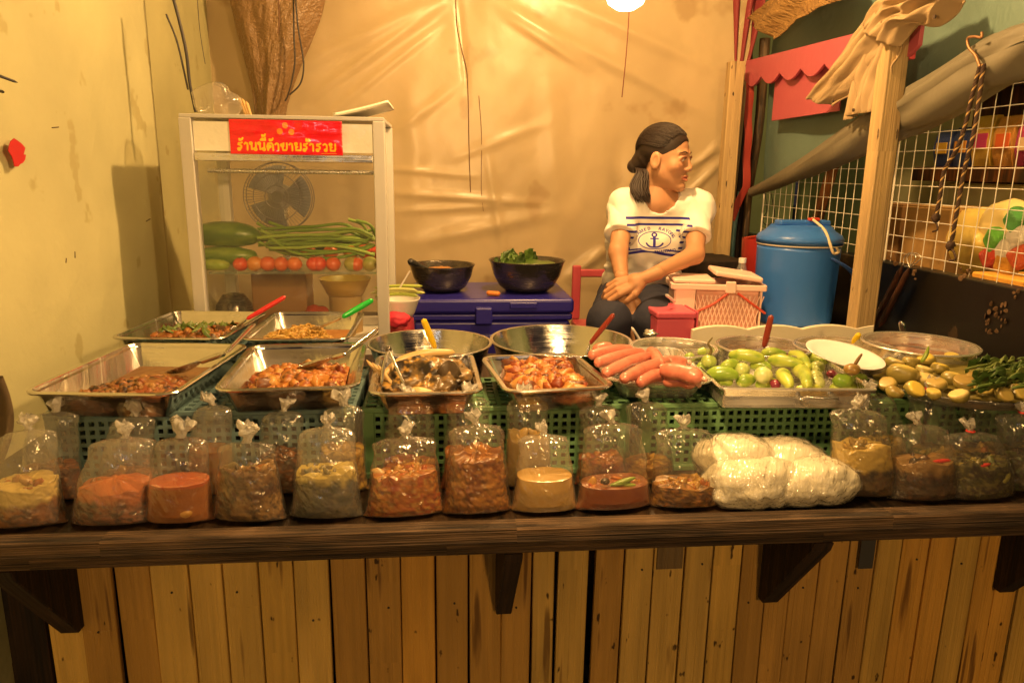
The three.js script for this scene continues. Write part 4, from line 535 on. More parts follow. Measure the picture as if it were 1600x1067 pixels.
    part('lid', lathe([[0.0001, H + 0.004], [r * 1.02, H + 0.004], [r * 1.03, H + 0.02], [r * 0.98, H + 0.032], [r * 0.82, H + 0.045], [r * 0.7, H + 0.062], [0.0001, H + 0.066]], 56), bl, o); part('lid_ridge', box(r * 1.3, 0.018, 0.05, 0.006, 0, H + 0.07, 0.01), bl, o); part('lid_button', box(0.035, 0.01, 0.02, 0.003, r * 0.2, H + 0.082, 0.03), plast(0.5, 0.04, 0.02), o);
    part('handle', limb([V(r * 0.3, H - 0.03, r * 1.04), V(r * 0.75, H - 0.06, r * 1.0), V(r * 1.15, H - 0.095, r * 0.7), V(r * 1.4, H - 0.12, r * 0.2)], [0.01, 0.012, 0.012, 0.01], 24, 8, 0.45), plast(0.02, 0.07, 0.3, 0.35), o);
    part('cord', tube([V(r * 0.15, H + 0.085, 0.03), V(r * 0.22, H + 0.05, r * 0.8), V(r * 0.25, H + 0.01, r * 1.05), V(r * 0.35, H - 0.015, r * 1.06), V(r * 0.5, H - 0.012, r * 1.0), V(r * 0.42, H + 0.002, r * 1.03)], 0.0045, 40, 7), std({ color: C(0.62, 0.52, 0.35), roughness: 0.9 }), o); }
  { const p = onZ(1162, 436, -1.3); const o = thing('water_bottle', 'clear plastic bottle with white cap behind the pink basket', 'bottle', V(p.x, BY0 + 0.001, -1.32)); const H = onZ(1162, 404, -1.32).y - BY0; part('shell', lathe([[0.0001, 0.002], [0.022, 0], [0.024, 0.01], [0.024, H - 0.06], [0.012, H - 0.022], [0.011, H - 0.016]], 28), phy({ color: C(0.9, 0.92, 0.92), roughness: 0.08, transmission: 0.85, thickness: 0, side: THREE.DoubleSide }), o); part('cap', new THREE.CylinderGeometry(0.0125, 0.0125, 0.016, 20).translate(0, H - 0.007, 0), std({ color: C(0.8, 0.78, 0.74), roughness: 0.4 }), o); }
  { const p = onZ(1180, 400, -1.42); const o = thing('red_bucket', 'dark red bucket partly hidden behind the cooler jar', 'bucket', V(p.x + 0.035, BY0, -1.42)); const H = onZ(1180, 372, -1.42).y - BY0; part('shell', lathe([[0.0001, 0.002], [0.062, 0], [0.078, H], [0.08, H], [0.07, 0.02], [0.0001, 0.012]], 36), plast(0.3, 0.02, 0.015), o); part('bail', tube([V(-0.078, H, 0), V(-0.05, H + 0.012, 0.05), V(0.02, H + 0.016, 0.07), V(0.07, H + 0.01, 0.03)], 0.003, 24, 6), plast(0.4, 0.05, 0.03), o); const st = thing('dark_crate', 'dark wooden crate behind the bench under the red bucket', 'crate', V(p.x - 0.02, FLOOR, -1.82)); part('crate_body', box(0.3, 0.62, 0.3, 0.006, -0.02, 0.311, -0.05), std({ color: C(0.09, 0.05, 0.03), map: rep(T.oldwood, 3), roughness: 0.8 }), st); part('slat', box(0.31, 0.05, 0.012, 0.003, -0.02, 0.55, 0.107), M.darkwood, st); part('slat', box(0.31, 0.05, 0.012, 0.003, -0.02, 0.4, 0.107), M.darkwood, st); }
}

// ================= baskets, trays, bowls =================
const BT = 0.832;
solo('wooden_riser', box(2.0, 0.07, 0.44, 0.004, 0.75, CT + 0.0355, -0.68), M.darkwood, 'dark wooden riser block under the steel bowls and pots', 'riser');
function basket(label, x0, x1, z0, z1, col, sides = true) {
  const w = x1 - x0, d = z0 - z1, h = BT - CT - 0.001, b = thing('plastic_basket', label, 'basket', V((x0 + x1) / 2, CT + 0.0005, (z0 + z1) / 2), 0, 'upturned plastic baskets under the trays'), m = std({ color: C(...col), roughness: 0.42 });
  const panel = (L) => { const o = [], p = 0.0165, n = Math.round((L - 0.04) / p), q = (L - 0.04) / n; for (let i = 0; i <= n; i++) o.push(new THREE.BoxGeometry(0.0072, h - 0.02, 0.004).translate(-L / 2 + 0.02 + i * q, h / 2, 0)); for (let y = 0.012; y < h - 0.01; y += 0.0155) o.push(new THREE.BoxGeometry(L - 0.032, 0.0066, 0.0034).translate(0, y, 0)); return merge(o); };
  part('lattice_front', panel(w).translate(0, 0, d / 2 - 0.004), m, b); part('lattice_back', panel(w).translate(0, 0, -d / 2 + 0.004), m, b);
  for (const s of [-1, 1]) part('lattice_side', panel(d).rotateY(Math.PI / 2).translate(s * (w / 2 - 0.004), 0, 0), m, b);
  for (const s of [-1, 1]) part('corner', box(0.022, h - 0.004, 0.012, 0.003, s * (w / 2 - 0.011), h / 2 - 0.002, d / 2 - 0.004), m, b);
  part('rim', merge([box(w + 0.008, 0.012, 0.012, 0.003, 0, 0.006, d / 2), box(w + 0.008, 0.012, 0.012, 0.003, 0, 0.006, -d / 2), box(0.012, 0.012, d - 0.013, 0.003, w / 2, 0.006, 0), box(0.012, 0.012, d - 0.013, 0.003, -w / 2, 0.006, 0)]), m, b);
  const bars = []; for (let x = -w / 2 + 0.03; x < w / 2 - 0.02; x += 0.022) bars.push(new THREE.BoxGeometry(0.008, 0.004, d - 0.012).translate(x, h - 0.002, 0)); for (let z = -d / 2 + 0.03; z < d / 2 - 0.02; z += 0.022) bars.push(new THREE.BoxGeometry(w - 0.012, 0.0034, 0.008).translate(0, h - 0.0022, z)); part('base_grid', merge(bars), m, b);
  part('top_edge', merge([box(w, 0.01, 0.008, 0.002, 0, h - 0.0055, d / 2 - 0.001), box(w, 0.01, 0.008, 0.002, 0, h - 0.0055, -d / 2 + 0.001), box(0.008, 0.01, d - 0.011, 0.002, w / 2 - 0.004, h - 0.0055, 0), box(0.008, 0.01, d - 0.011, 0.002, -w / 2 + 0.004, h - 0.0055, 0)]), m, b);
}
const bx = (px) => onZ(px, 680, -0.235).x;
basket('grey blue perforated basket upturned under the mince and curry trays', bx(70), bx(556), -0.235, -0.53, [0.12, 0.2, 0.21]);
basket('green perforated basket upturned under the fried chunks tray', bx(566), bx(985), -0.235, -0.425, [0.12, 0.25, 0.12]);
basket('green perforated basket upturned under the eggplant tray', bx(1000), bx(1440), -0.235, -0.43, [0.13, 0.27, 0.12]);
basket('green perforated basket upturned under the cut vegetable platter', bx(1450), bx(1760), -0.235, -0.43, [0.11, 0.23, 0.11]);
basket('grey blue perforated basket upturned under the rear trays', bx(70) - 0.02, bx(480), -0.56, -0.88, [0.12, 0.2, 0.21]);

function rrect(hx, hz, r, n = 8) { const o = []; r = Math.min(r, hx * 0.95, hz * 0.95); for (const [sx, sz, a0] of [[1, 1, 0], [-1, 1, Math.PI / 2], [-1, -1, Math.PI], [1, -1, Math.PI * 1.5]]) for (let i = 0; i <= n; i++) { const a = a0 + i / n * Math.PI / 2; o.push([sx * (hx - r) + Math.cos(a) * r, sz * (hz - r) + Math.sin(a) * r]); } return o; }
function loftRings(rings) { // rings of equal length [[x,y,z]...], closed round, ends capped at their middles
  const n = rings[0].length, pos = [], idx = [], uv = []; for (const R of rings) for (const p of R) { pos.push(...p); uv.push(p[0] + p[1] * 0.3, p[2] + p[1]); }
  for (let k = 0; k + 1 < rings.length; k++) for (let i = 0; i < n; i++) { const a = k * n + i, b = k * n + (i + 1) % n, c = a + n, d = b + n; idx.push(a, c, b, b, c, d); }
  const cap = (k, flip) => { const R = rings[k], m = [0, 0, 0]; for (const p of R) for (let q = 0; q < 3; q++) m[q] += p[q] / n; const c = pos.length / 3; pos.push(...m); uv.push(m[0], m[2]); for (let i = 0; i < n; i++) { const a = k * n + i, b = k * n + (i + 1) % n; flip ? idx.push(c, a, b) : idx.push(c, b, a); } };
  cap(0, true); cap(rings.length - 1, false);
  const g = new THREE.BufferGeometry(); g.setAttribute('position', new THREE.Float32BufferAttribute(pos, 3)); g.setAttribute('uv', new THREE.Float32BufferAttribute(uv, 2)); g.setIndex(idx); g.computeVertexNormals(); return g;
}
const trays = {};
function tray(key, label, cor, h, mat, opt = {}) { // cor: FL FR BR BL pixels of the rim
  const rimY = BT + h, [a, b, c, d] = cor.map((p) => onY(p[0], p[1], rimY)), ctr = a.clone().add(b).add(c).add(d).multiplyScalar(0.25), ux = b.clone().sub(a).add(c.clone().sub(d)).multiplyScalar(0.5), uz = a.clone().sub(d).add(b.clone().sub(c)).multiplyScalar(0.5);
  const w = ux.length(), dd = uz.length(), turn = -Math.atan2(ux.z, ux.x), t = thing('food_tray', label, 'tray', V(ctr.x, BT + 0.0008, ctr.z), turn, 'metal trays of food');
  const hx = w / 2, hz = dd / 2, sl = opt.slope ?? 0.024, lip = opt.lip ?? 0.011, cr = opt.corner ?? 0.035, ring = (o, y) => rrect(hx + o, hz + o, Math.max(0.006, cr + o)).map(([x, z]) => [x, y, z]);
  const R = [ring(-lip - sl - 0.03, 0), ring(-lip - sl, 0.0), ring(-lip - sl + 0.004, 0.003), ring(-lip - 0.002, h - 0.005), ring(-0.001, h - 0.005), ring(0, h - 0.002), ring(-0.002, h), ring(-lip + 0.002, h), ring(-lip, h - 0.002), ring(-lip - sl + 0.002, 0.008), ring(-lip - sl - 0.006, 0.003), ring(-lip - sl - 0.04, 0.0024)];
  part('pan', toCreasedNormals(loftRings(R.reverse()), 0.7), mat, t); trays[key] = { t, hx: hx - lip - sl, hz: hz - lip - sl, h, turn, pos: t.position, w, dd }; return t;
}
tray('t1', 'long stainless tray with little brown mince left, by the plaster wall', [[50, 614], [297, 618], [372, 537], [183, 535]], 0.052, M.steel);
tray('t2', 'stainless tray of orange curry chunks with a long steel spoon', [[325, 612], [556, 604], [578, 535], [392, 538]], 0.052, M.steel);
tray('t3', 'stainless tray holding a dark grilled fish head', [[570, 618], [757, 612], [740, 552], [590, 553]], 0.05, M.steel);
tray('t4', 'stainless tray full of orange fried chunks', [[783, 617], [957, 602], [906, 552], [754, 554]], 0.05, M.steel);
tray('t5', 'rounded metal tray piled with pink sausages', [[962, 594], [1126, 603], [1066, 540], [908, 543]], 0.042, M.alu, { corner: 0.05, lip: 0.014 });
tray('t6', 'square aluminium tray of green eggplants with a wire grip', [[1140, 606], [1376, 610], [1266, 546], [1050, 546]], 0.042, M.alu, { slope: 0.006, corner: 0.014, lip: 0.007 });
tray('t8', 'stainless tray of stir fry with leaves behind the mince tray', [[180, 528], [376, 530], [396, 487], [256, 485]], 0.05, M.steel);
tray('t9', 'stainless tray of yellow shredded food with the green handled spoon', [[386, 531], [548, 530], [568, 487], [414, 487]], 0.05, M.steel);
{ const q = trays.t6, g = tube([V(0.0, 0.022, 0), V(0.004, 0.027, 0.006), V(0.03, 0.027, 0.012), V(0.06, 0.026, 0.006), V(0.064, 0.022, 0)].map((p) => p.add(V(0.005, 0, q.dd / 2 - 0.002))), 0.0025, 30, 7); part('grip', g, M.steel, q.t); for (const x of [0.005, 0.069]) part('grip_lug', new THREE.SphereGeometry(0.005, 10, 8).translate(x, 0.022, q.dd / 2 - 0.003), M.steel, q.t); }
// place in a tray: local x,z in -1..1 of the floor
const inTray = (k, x, z, y = 0) => { const q = trays[k], c = Math.cos(q.turn), s = Math.sin(q.turn), lx = x * q.hx, lz = z * q.hz; return V(q.pos.x + lx * c + lz * s, BT + 0.0035 + y, q.pos.z - lx * s + lz * c); };

// heaps of cooked food: a bumpy bed with chunks on it, one uncountable mass
function heap(k, label, cat, o) {
  const q = trays[k], list = [], pal = o.pal.map((c) => c.map((v, i) => v * (o.tone ?? 0.6) * [1, 0.92, 0.85][i])), pick = (s) => pal[Math.floor(clamp(s, 0, 0.999) * pal.length)];
  const mask = (x, z) => o.spots.reduce((m, [sx, sz, r, h]) => Math.max(m, h * sst(1, 0.25, Math.hypot((x - sx) * q.hx, (z - sz) * q.hz) / (r * 1.2))), 0);
  const nu = 56, bed = sheet((u, v) => { const x = lerp(-1, 1, u), z = lerp(-1, 1, v), m = mask(x, z); const e = Math.min(1, (1 - Math.max(Math.abs(x), Math.abs(z))) * 12); return V(x * q.hx * 0.985, 0.0036 + (o.sauce ?? 0.005) + e * (m * (0.55 + 0.7 * fbm(x * 5, z * 5, o.s, 3)) + 0.002 * fbm(x * 12, z * 12, o.s + 3, 2)), z * q.hz * 0.985); }, nu, nu);
  bed.deleteAttribute('uv'); // clip corners to the rounded floor
  { const p = bed.attributes.position; for (let i = 0; i < p.count; i++) { const x = p.getX(i), z = p.getZ(i), r = 0.014, dx = Math.abs(x) - (q.hx - r), dz = Math.abs(z) - (q.hz - r); if (dx > 0 && dz > 0) { const l = Math.hypot(dx, dz); if (l > r * 0.95) { p.setX(i, Math.sign(x) * (q.hx - r + dx / l * r * 0.95)); p.setZ(i, Math.sign(z) * (q.hz - r + dz / l * r * 0.95)); } } } bed.computeVertexNormals(); }
  paint(bed, (x, y, z) => { const m = mask(x / q.hx, z / q.hz), f = fbm(x * 60, z * 60, o.s, 4); return mixc(mixc(o.sauceCol, o.sauceCol2, f), pick(f * 1.4 - 0.2), sst(0.002, 0.008, m)); });
  list.push(bed);
  for (let i = 0; i < o.n; i++) {
    const [sx, sz, r, h] = o.spots[i % o.spots.length], a = rnd() * 6.283, d = Math.sqrt(rnd()) * r * 1.1, x = sx + Math.cos(a) * d / q.hx, z = sz + Math.sin(a) * d / q.hz; if (Math.abs(x) > 0.95 || Math.abs(z) > 0.95) continue;
    const s = lerp(o.size[0], o.size[1] * 1.5, rnd() ** 2.6), c = pick(rnd()), c2 = pick(rnd()), y = 0.004 + mask(x, z) * 0.95; let g = blob(s * rr(0.7, 1.5), s * rr(0.5, 0.9), s * rr(0.7, 1.2), o.det ?? 2, 0.55, 2.0);
    paint(g, (X, Y, Z) => mixc(c, c2, sst(0.4, 0.65, fbm(X / s * 1.5 + i, Y / s * 1.5, Z / s * 1.5, 3)))); g.rotateX(rr(0, 3)).rotateY(rr(0, 3)).translate(clamp(x * q.hx, -q.hx + s, q.hx - s), y + s * 0.25, clamp(z * q.hz, -q.hz + s, q.hz - s)); list.push(g);
  }
  for (let i = 0; i < (o.leaves ?? 0); i++) { const [sx, sz, r] = o.spots[i % o.spots.length], a = rnd() * 6.283, d = rnd() * r * 0.8, x = clamp(sx + Math.cos(a) * d / q.hx, -0.85, 0.85), z = clamp(sz + Math.sin(a) * d / q.hz, -0.85, 0.85), s = rr(0.012, 0.024); const g = sheet((u, v) => V((u - 0.5) * s * Math.sin(Math.PI * (v * 0.9 + 0.05)), 0.004 * Math.sin(u * 5), (v - 0.5) * s * 1.8), 5, 8).rotateX(rr(-0.8, 0.8)).rotateY(rr(0, 6)).translate(x * q.hx, 0.01 + mask(x, z) * 1.1, z * q.hz); g.deleteAttribute('uv'); paint(g, () => rnd() > 0.5 ? [0.05, 0.1, 0.012] : [0.12, 0.16, 0.02]); list.push(g); }
  for (let i = 0; i < (o.strips ?? 0); i++) { const [sx, sz, r] = o.spots[i % o.spots.length], a = rnd() * 6.283, d = Math.sqrt(rnd()) * r * 0.8, x = sx + Math.cos(a) * d / q.hx, z = sz + Math.sin(a) * d / q.hz, L = rr(0.02, 0.045), t = rnd() * 6.28, y = 0.006 + mask(x, z) * rr(0.9, 1.15); const pt = (s) => V(x * q.hx + Math.cos(t) * L * s, y + rr(-0.003, 0.004) - s * s * 0.01, z * q.hz + Math.sin(t) * L * s + rr(-0.006, 0.006)); const g = limb([pt(-0.5), pt(-0.1), pt(0.2), pt(0.5)], [0.0022, 0.0026, 0.0022], 10, 5); g.deleteAttribute('uv'); const c = pick(rnd()); paint(g, () => c); list.push(g); }
  const m = solo(o.name, merge(list), M.stew, label, cat, null, 'stuff'); m.position.copy(q.pos); m.rotation.y = q.turn; return m;
}
heap('t1', 'brown mince with dark bits left over in the long tray', 'mince', { name: 'leftover_mince', s: 3, sauceCol: [0.13, 0.06, 0.018], sauceCol2: [0.22, 0.11, 0.035], pal: [[0.3, 0.13, 0.035], [0.42, 0.2, 0.06], [0.05, 0.025, 0.012], [0.36, 0.1, 0.025], [0.5, 0.28, 0.09]], spots: [[-0.35, 0.5, 0.075, 0.02], [-0.02, 0.3, 0.075, 0.026], [0.3, 0.7, 0.08, 0.012], [-0.65, 0.7, 0.07, 0.014], [0.1, 0.0, 0.06, 0.018], [-0.2, 0.8, 0.08, 0.012]], n: 900, size: [0.0014, 0.0062] });
heap('t2', 'orange curry with pale meat chunks in red oil', 'curry', { name: 'orange_curry', s: 8, sauceCol: [0.28, 0.07, 0.012], sauceCol2: [0.4, 0.14, 0.02], pal: [[0.55, 0.19, 0.03], [0.62, 0.28, 0.05], [0.72, 0.42, 0.12], [0.32, 0.06, 0.012], [0.55, 0.22, 0.04], [0.16, 0.05, 0.015]], spots: [[-0.45, 0.5, 0.075, 0.03], [0.05, 0.45, 0.08, 0.032], [0.55, 0.35, 0.07, 0.028], [-0.2, -0.1, 0.08, 0.018], [0.5, -0.4, 0.06, 0.014], [-0.2, -0.6, 0.05, 0.012], [-0.6, 0.0, 0.06, 0.016]], n: 900, size: [0.0018, 0.0105] });
heap('t4', 'orange brown fried meat chunks heaped to the tray rim', 'fried food', { name: 'fried_chunks', s: 12, sauceCol: [0.2, 0.05, 0.01], sauceCol2: [0.32, 0.1, 0.02], pal: [[0.5, 0.15, 0.02], [0.62, 0.27, 0.04], [0.3, 0.05, 0.01], [0.74, 0.4, 0.1], [0.14, 0.035, 0.01], [0.55, 0.2, 0.03]], spots: [[-0.5, -0.5, 0.085, 0.04], [0.4, -0.55, 0.09, 0.044], [-0.45, 0.4, 0.09, 0.034], [0.5, 0.5, 0.09, 0.03], [0, 0, 0.1, 0.036], [-0.8, 0, 0.06, 0.026], [0.85, 0, 0.06, 0.026]], n: 1000, size: [0.0018, 0.0105] });
heap('t8', 'stir fried meat with green leaves in the rear tray', 'stir fry', { name: 'leafy_stir_fry', s: 22, sauceCol: [0.13, 0.05, 0.015], sauceCol2: [0.22, 0.1, 0.03], pal: [[0.45, 0.16, 0.03], [0.25, 0.08, 0.02], [0.55, 0.26, 0.06], [0.1, 0.05, 0.015]], spots: [[-0.4, 0.3, 0.07, 0.03], [0.05, 0.2, 0.08, 0.034], [0.45, 0.1, 0.08, 0.032], [0.7, -0.3, 0.06, 0.026]], n: 800, size: [0.0016, 0.0075], leaves: 30 });
heap('t9', 'yellow shredded egg noodles beside brown sauce', 'noodles', { name: 'yellow_shreds', s: 31, sauceCol: [0.28, 0.11, 0.02], sauceCol2: [0.36, 0.17, 0.04], pal: [[0.68, 0.42, 0.08], [0.75, 0.52, 0.14], [0.6, 0.34, 0.05]], spots: [[-0.5, 0.3, 0.07, 0.03], [-0.1, 0.15, 0.07, 0.036], [0.15, 0.45, 0.05, 0.016]], n: 60, size: [0.003, 0.008], strips: 330 });
heap('t3', 'dark oily scraps and yellow bits under the fish head', 'scraps', { name: 'fish_scraps', s: 41, tone: 0.42, sauceCol: [0.12, 0.05, 0.015], sauceCol2: [0.2, 0.09, 0.02], pal: [[0.5, 0.3, 0.08], [0.15, 0.07, 0.025], [0.4, 0.2, 0.05], [0.06, 0.04, 0.025]], spots: [[-0.6, 0.4, 0.06, 0.026], [-0.4, -0.3, 0.06, 0.024], [0.7, 0.5, 0.05, 0.016], [0.2, 0.75, 0.05, 0.014]], n: 520, size: [0.002, 0.009] });
{ // grilled fish head: one lumpy body with a jaw, gill plate and rib bones
  const q = trays.t3, f = thing('grilled_fish_head', 'big charred grilled fish head filling the stainless tray', 'fish', inTray('t3', 0.1, -0.05), q.turn);
  const g = blob(0.082, 0.043, 0.062, 26, 0.36, 1.6, 17); const p = g.attributes.position; for (let i = 0; i < p.count; i++) { const x = p.getX(i), y = p.getY(i), z = p.getZ(i), k = 1 + 0.5 * (fbm(x * 60, y * 60, z * 60, 5) - 0.5) + 0.06 * Math.sin(x * 160 + 5 * fbm(x * 30, y * 30, z * 30, 2)) * sst(0, 0.05, x); p.setXYZ(i, x * k, y * k, z * k); } g.computeVertexNormals();
  part('flesh', paint(g.translate(0, 0.03, 0), (x, y, z) => { const n = fbm(x * 38 + 3, y * 38, z * 38, 4), m = fbm(x * 90, y * 90, z * 90, 3); let c = mixc([0.02, 0.013, 0.008], [0.15, 0.095, 0.04], sst(0.4, 0.62, n)); return mixc(c, [0.5, 0.28, 0.06], sst(0.55, 0.68, m) * 0.8 * (x < 0.01 ? 1 : 0.5)); }), M.wet, f);
  const bone = std({ color: C(0.5, 0.34, 0.14), roughness: 0.4 }); part('jaw_bone', limb([V(-0.09, 0.04, 0.02), V(-0.05, 0.066, -0.01), V(0.0, 0.076, -0.02), V(0.05, 0.074, -0.03)], [0.006, 0.008, 0.009, 0.006], 24, 8), bone, f); part('jaw_bone', limb([V(-0.05, 0.02, 0.065), V(-0.02, 0.026, 0.07), V(0.01, 0.022, 0.072)], [0.009, 0.011, 0.006], 16, 8), bone, f);
  part('gill_plate', slab((u, v) => { const a = lerp(-1, 1.1, u), r = lerp(0.01, 0.045, v); return V(0.035 + Math.sin(a) * r * 0.6, 0.035 + Math.cos(a) * r * 0.95, 0.05 + 0.01 * v * Math.sin(u * 9)); }, 20, 10, 0.002), std({ color: C(0.13, 0.09, 0.05), roughness: 0.3, bumpMap: rep(T.fine, 4), bumpScale: 0.002 }), f);
  for (let k = 0; k < 3; k++) solo('wood_skewer', limb([onY(572 + k * 9, 562 + k * 4, 0.9), onY(602 + k * 6, 596 + k * 3, 0.868)], [0.003, 0.0035], 6, 6), std({ color: C(0.5, 0.33, 0.14), roughness: 0.6 }), 'bamboo skewer lying on the fish tray corner', 'skewer', 'skewers on the fish tray');
}
// sausages
function lumpy(g, amp, fr) { g = mergeVertices(g, 1e-5); g.computeVertexNormals(); const p = g.attributes.position, n = g.attributes.normal; for (let i = 0; i < p.count; i++) { const x = p.getX(i), y = p.getY(i), z = p.getZ(i), d = amp * 2 * (fbm(x * fr, y * fr, z * fr, 3) - 0.5); p.setXYZ(i, x + n.getX(i) * d, y + n.getY(i) * d, z + n.getZ(i) * d); } g.computeVertexNormals(); return g; }
{ const sk = (i) => (x, y, z) => mixc(mixc([0.44, 0.11, 0.075], [0.56, 0.21, 0.15], fbm(x * 50 + i, y * 50, z * 50, 3)), [0.4, 0.1, 0.06], sst(0.62, 0.75, fbm(x * 140, y * 140, z * 140 + i, 2)) * 0.6);
  [[[920, 556], [988, 546], 0.9], [[930, 568], [1006, 551], 0.897], [[944, 584], [1018, 556], 0.9], [[972, 593], [1044, 564], 0.898], [[996, 599], [1040, 584], 0.886], [[1032, 578], [1098, 592], 0.9], [[1016, 548], [1034, 572], 0.9], [[1035, 597], [1088, 601], 0.878], [[926, 547], [960, 545], 0.886], [[1020, 566], [1074, 566], 0.883]].forEach(([a, b, y], i) => {
    const A = onY(a[0], a[1], y), B = onY(b[0], b[1], y), c = A.clone().add(B).multiplyScalar(0.5), r = i === 5 ? 0.0155 : i === 7 || i === 9 ? 0.0105 : 0.0118, m = c.clone(); m.y += 0.004;
    const o = thing('sausage', ['plump', 'slim', 'long glossy', 'thick', 'short twisted', 'fattest', 'stubby', 'half hidden', 'pale', 'buried'][i] + ' pink sausage in the rounded metal tray', 'sausage', V(0, 0, 0), 0, 'sausages in the metal tray'); part('casing', paint(lumpy(limb([A, A.clone().lerp(m, 0.5), m, B.clone().lerp(m, 0.5), B], [r * 0.8, r, r * 0.97, r * 1.04, r * 0.78], 44, 22), r * 0.09, 60), sk(i)), M.wet, o);
    const d = B.clone().sub(A).normalize(); part('twist', tr(blob(0.006, 0.005, 0.006, 2, 0.5, 3), ...B.clone().addScaledVector(d, 0.004).toArray()), phy({ color: C(0.75, 0.5, 0.4), roughness: 0.2, transmission: 0.4, thickness: 0 }), o); }); }
// eggplants and cucumbers in the square tray
{ const Y = BT + 0.011; let rk = 0; const rl = ['round green eggplant with a long curled stem', 'smallest green eggplant in the tray corner', 'green round eggplant beside the dark cucumber', 'largest pale round eggplant in the aluminium tray', 'streaked eggplant on top near the white plate', 'pale eggplant under the streaked one', 'lowest pale eggplant by the tray rim', 'green eggplant between two long cucumbers', 'half buried green eggplant below the stemmed one']; const round = (px, py, r, y, stem, tone) => { const c = onY(px, py, y), o = thing('round_eggplant', '', 'eggplant', V(0, 0, 0), 0, 'eggplants in the aluminium tray'); tag(o, rl[rk++]); const g = blob(r, r * 0.92, r, 4, 0.04, 1.3); part('fruit', tr(paint(g, (x, y2, z) => mixc(mixc([0.3, 0.42, 0.06], [0.62, 0.62, 0.3], tone), [0.16, 0.27, 0.03], sst(0.5, 0.72, fbm(x * 60, y2 * 40, z * 60, 3)) * 0.7)), c.x, c.y, c.z), M.wet, o); if (stem) part('stem', limb([c.clone().add(V(0, r * 0.7, 0)), c.clone().add(V(0.003, r * 1.6, 0)), c.clone().add(V(-0.004, r * 2.4, 0)), c.clone().add(V(0.006, r * 3.2, -0.004))], [0.004, 0.0026, 0.0022, 0.0014], 16, 6), std({ color: C(0.13, 0.1, 0.03), roughness: 0.7 }), o); else part('calyx', tr(new THREE.ConeGeometry(r * 0.45, 0.006, 7), c.x + r * 0.3, c.y + r * 0.85, c.z), std({ color: C(0.15, 0.2, 0.03), roughness: 0.7 }), o); };
  const long = (a, b, r, y, tone, lab) => { const A = onY(...a, y), B = onY(...b, y), m = A.clone().add(B).multiplyScalar(0.5); m.y += 0.005; m.z += 0.004; m.x += rr(-0.006, 0.006); m.z += rr(-0.006, 0.006); const o = solo('green_cucumber', paint(lumpy(limb([A, m, B], [r * 0.62, r * 1.04, r * 0.9, r * 0.55], 34, 18), r * 0.16, 40), (x, y2, z) => mixc(mixc([0.2, 0.34, 0.03], [0.55, 0.58, 0.1], tone), [0.12, 0.25, 0.02], sst(0.45, 0.7, fbm(x * 40, y2 * 60, z * 40, 3)) * 0.7)), M.wet, lab, 'cucumber', 'cucumbers in the aluminium tray'); return o; };
  round(1108, 565, 0.0155, Y + 0.042, true, 0.2); round(1078, 558, 0.011, Y + 0.03, false, 0.3); round(1160, 578, 0.0155, Y + 0.032, false, 0.45); round(1193, 586, 0.0175, Y + 0.036, false, 0.8); round(1278, 574, 0.0145, Y + 0.036, false, 0.6); round(1275, 588, 0.014, Y + 0.026, false, 0.75); round(1277, 598, 0.015, Y + 0.02, false, 0.7); round(1222, 560, 0.012, Y + 0.036, false, 0.3); round(1088, 570, 0.0125, Y + 0.02, false, 0.3);
  long([1138, 555], [1196, 562], 0.014, Y + 0.048, 0.45, 'long pale green cucumber at the back of the tray'); long([1104, 584], [1155, 588], 0.0145, Y + 0.03, 0.05, 'dark green cucumber at the tray front corner'); long([1150, 598], [1178, 594], 0.0125, Y + 0.016, 0.6, 'short yellow green cucumber at the tray front'); long([1222, 582], [1236, 604], 0.0135, Y + 0.034, 0.7, 'yellow cucumber pointing to the wire grip'); long([1242, 574], [1262, 604], 0.0145, Y + 0.03, 0.85, 'pale yellow cucumber beside the other yellow one'); long([1200, 562], [1258, 572], 0.0125, Y + 0.042, 0.6, 'light cucumber lying across the middle of the tray'); long([1126, 574], [1152, 570], 0.011, Y + 0.036, 0.2, 'small green cucumber behind the round eggplants'); long([1236, 552], [1264, 576], 0.0125, Y + 0.036, 0.5, 'green cucumber near the white plate'); long([1300, 596], [1330, 596], 0.013, Y + 0.024, 0.1, 'dark cucumber at the wide end of the tray'); long([1330, 598], [1352, 594], 0.0125, Y + 0.02, 0.15, 'green cucumber tip under the white plate'); long([1242, 609], [1285, 608], 0.009, Y + 0.012, 0.8, 'thin yellow cucumber along the tray front edge'); long([1190, 552], [1230, 555], 0.011, Y + 0.03, 0.3, 'cucumber behind the pale eggplant by the tray back');
  long([1090, 577], [1116, 572], 0.0105, Y + 0.026, 0.3, 'small cucumber tucked beside the stemmed eggplant'); long([1172, 572], [1206, 578], 0.012, Y + 0.03, 0.35, 'green cucumber between the pale and the green eggplant'); long([1180, 602], [1216, 600], 0.0115, Y + 0.012, 0.55, 'yellow green cucumber low at the tray front rim'); long([1262, 560], [1296, 566], 0.0115, Y + 0.03, 0.4, 'mid green cucumber under the white plate edge'); long([1296, 606], [1340, 607], 0.0105, Y + 0.01, 0.45, 'slim cucumber along the front near the wire grip'); long([1118, 596], [1146, 600], 0.012, Y + 0.014, 0.35, 'stubby cucumber in the front tray corner'); long([1086, 552], [1130, 550], 0.011, Y + 0.022, 0.25, 'slim cucumber along the tray back rim');
  for (const [px, py, l] of [[1300, 585, 'small purple shallot near the pale eggplants'], [1212, 600, 'small purple shallot at the tray front'], [1232, 560, 'small purple shallot at the tray back']]) { const c = onY(px, py, Y + 0.022); solo('shallot', tr(blob(0.01, 0.009, 0.012, 3, 0.1, 1.5), c.x, c.y, c.z), std({ color: C(0.22, 0.03, 0.06), roughness: 0.25 }), l, 'shallot', 'shallots in the eggplant tray'); } }
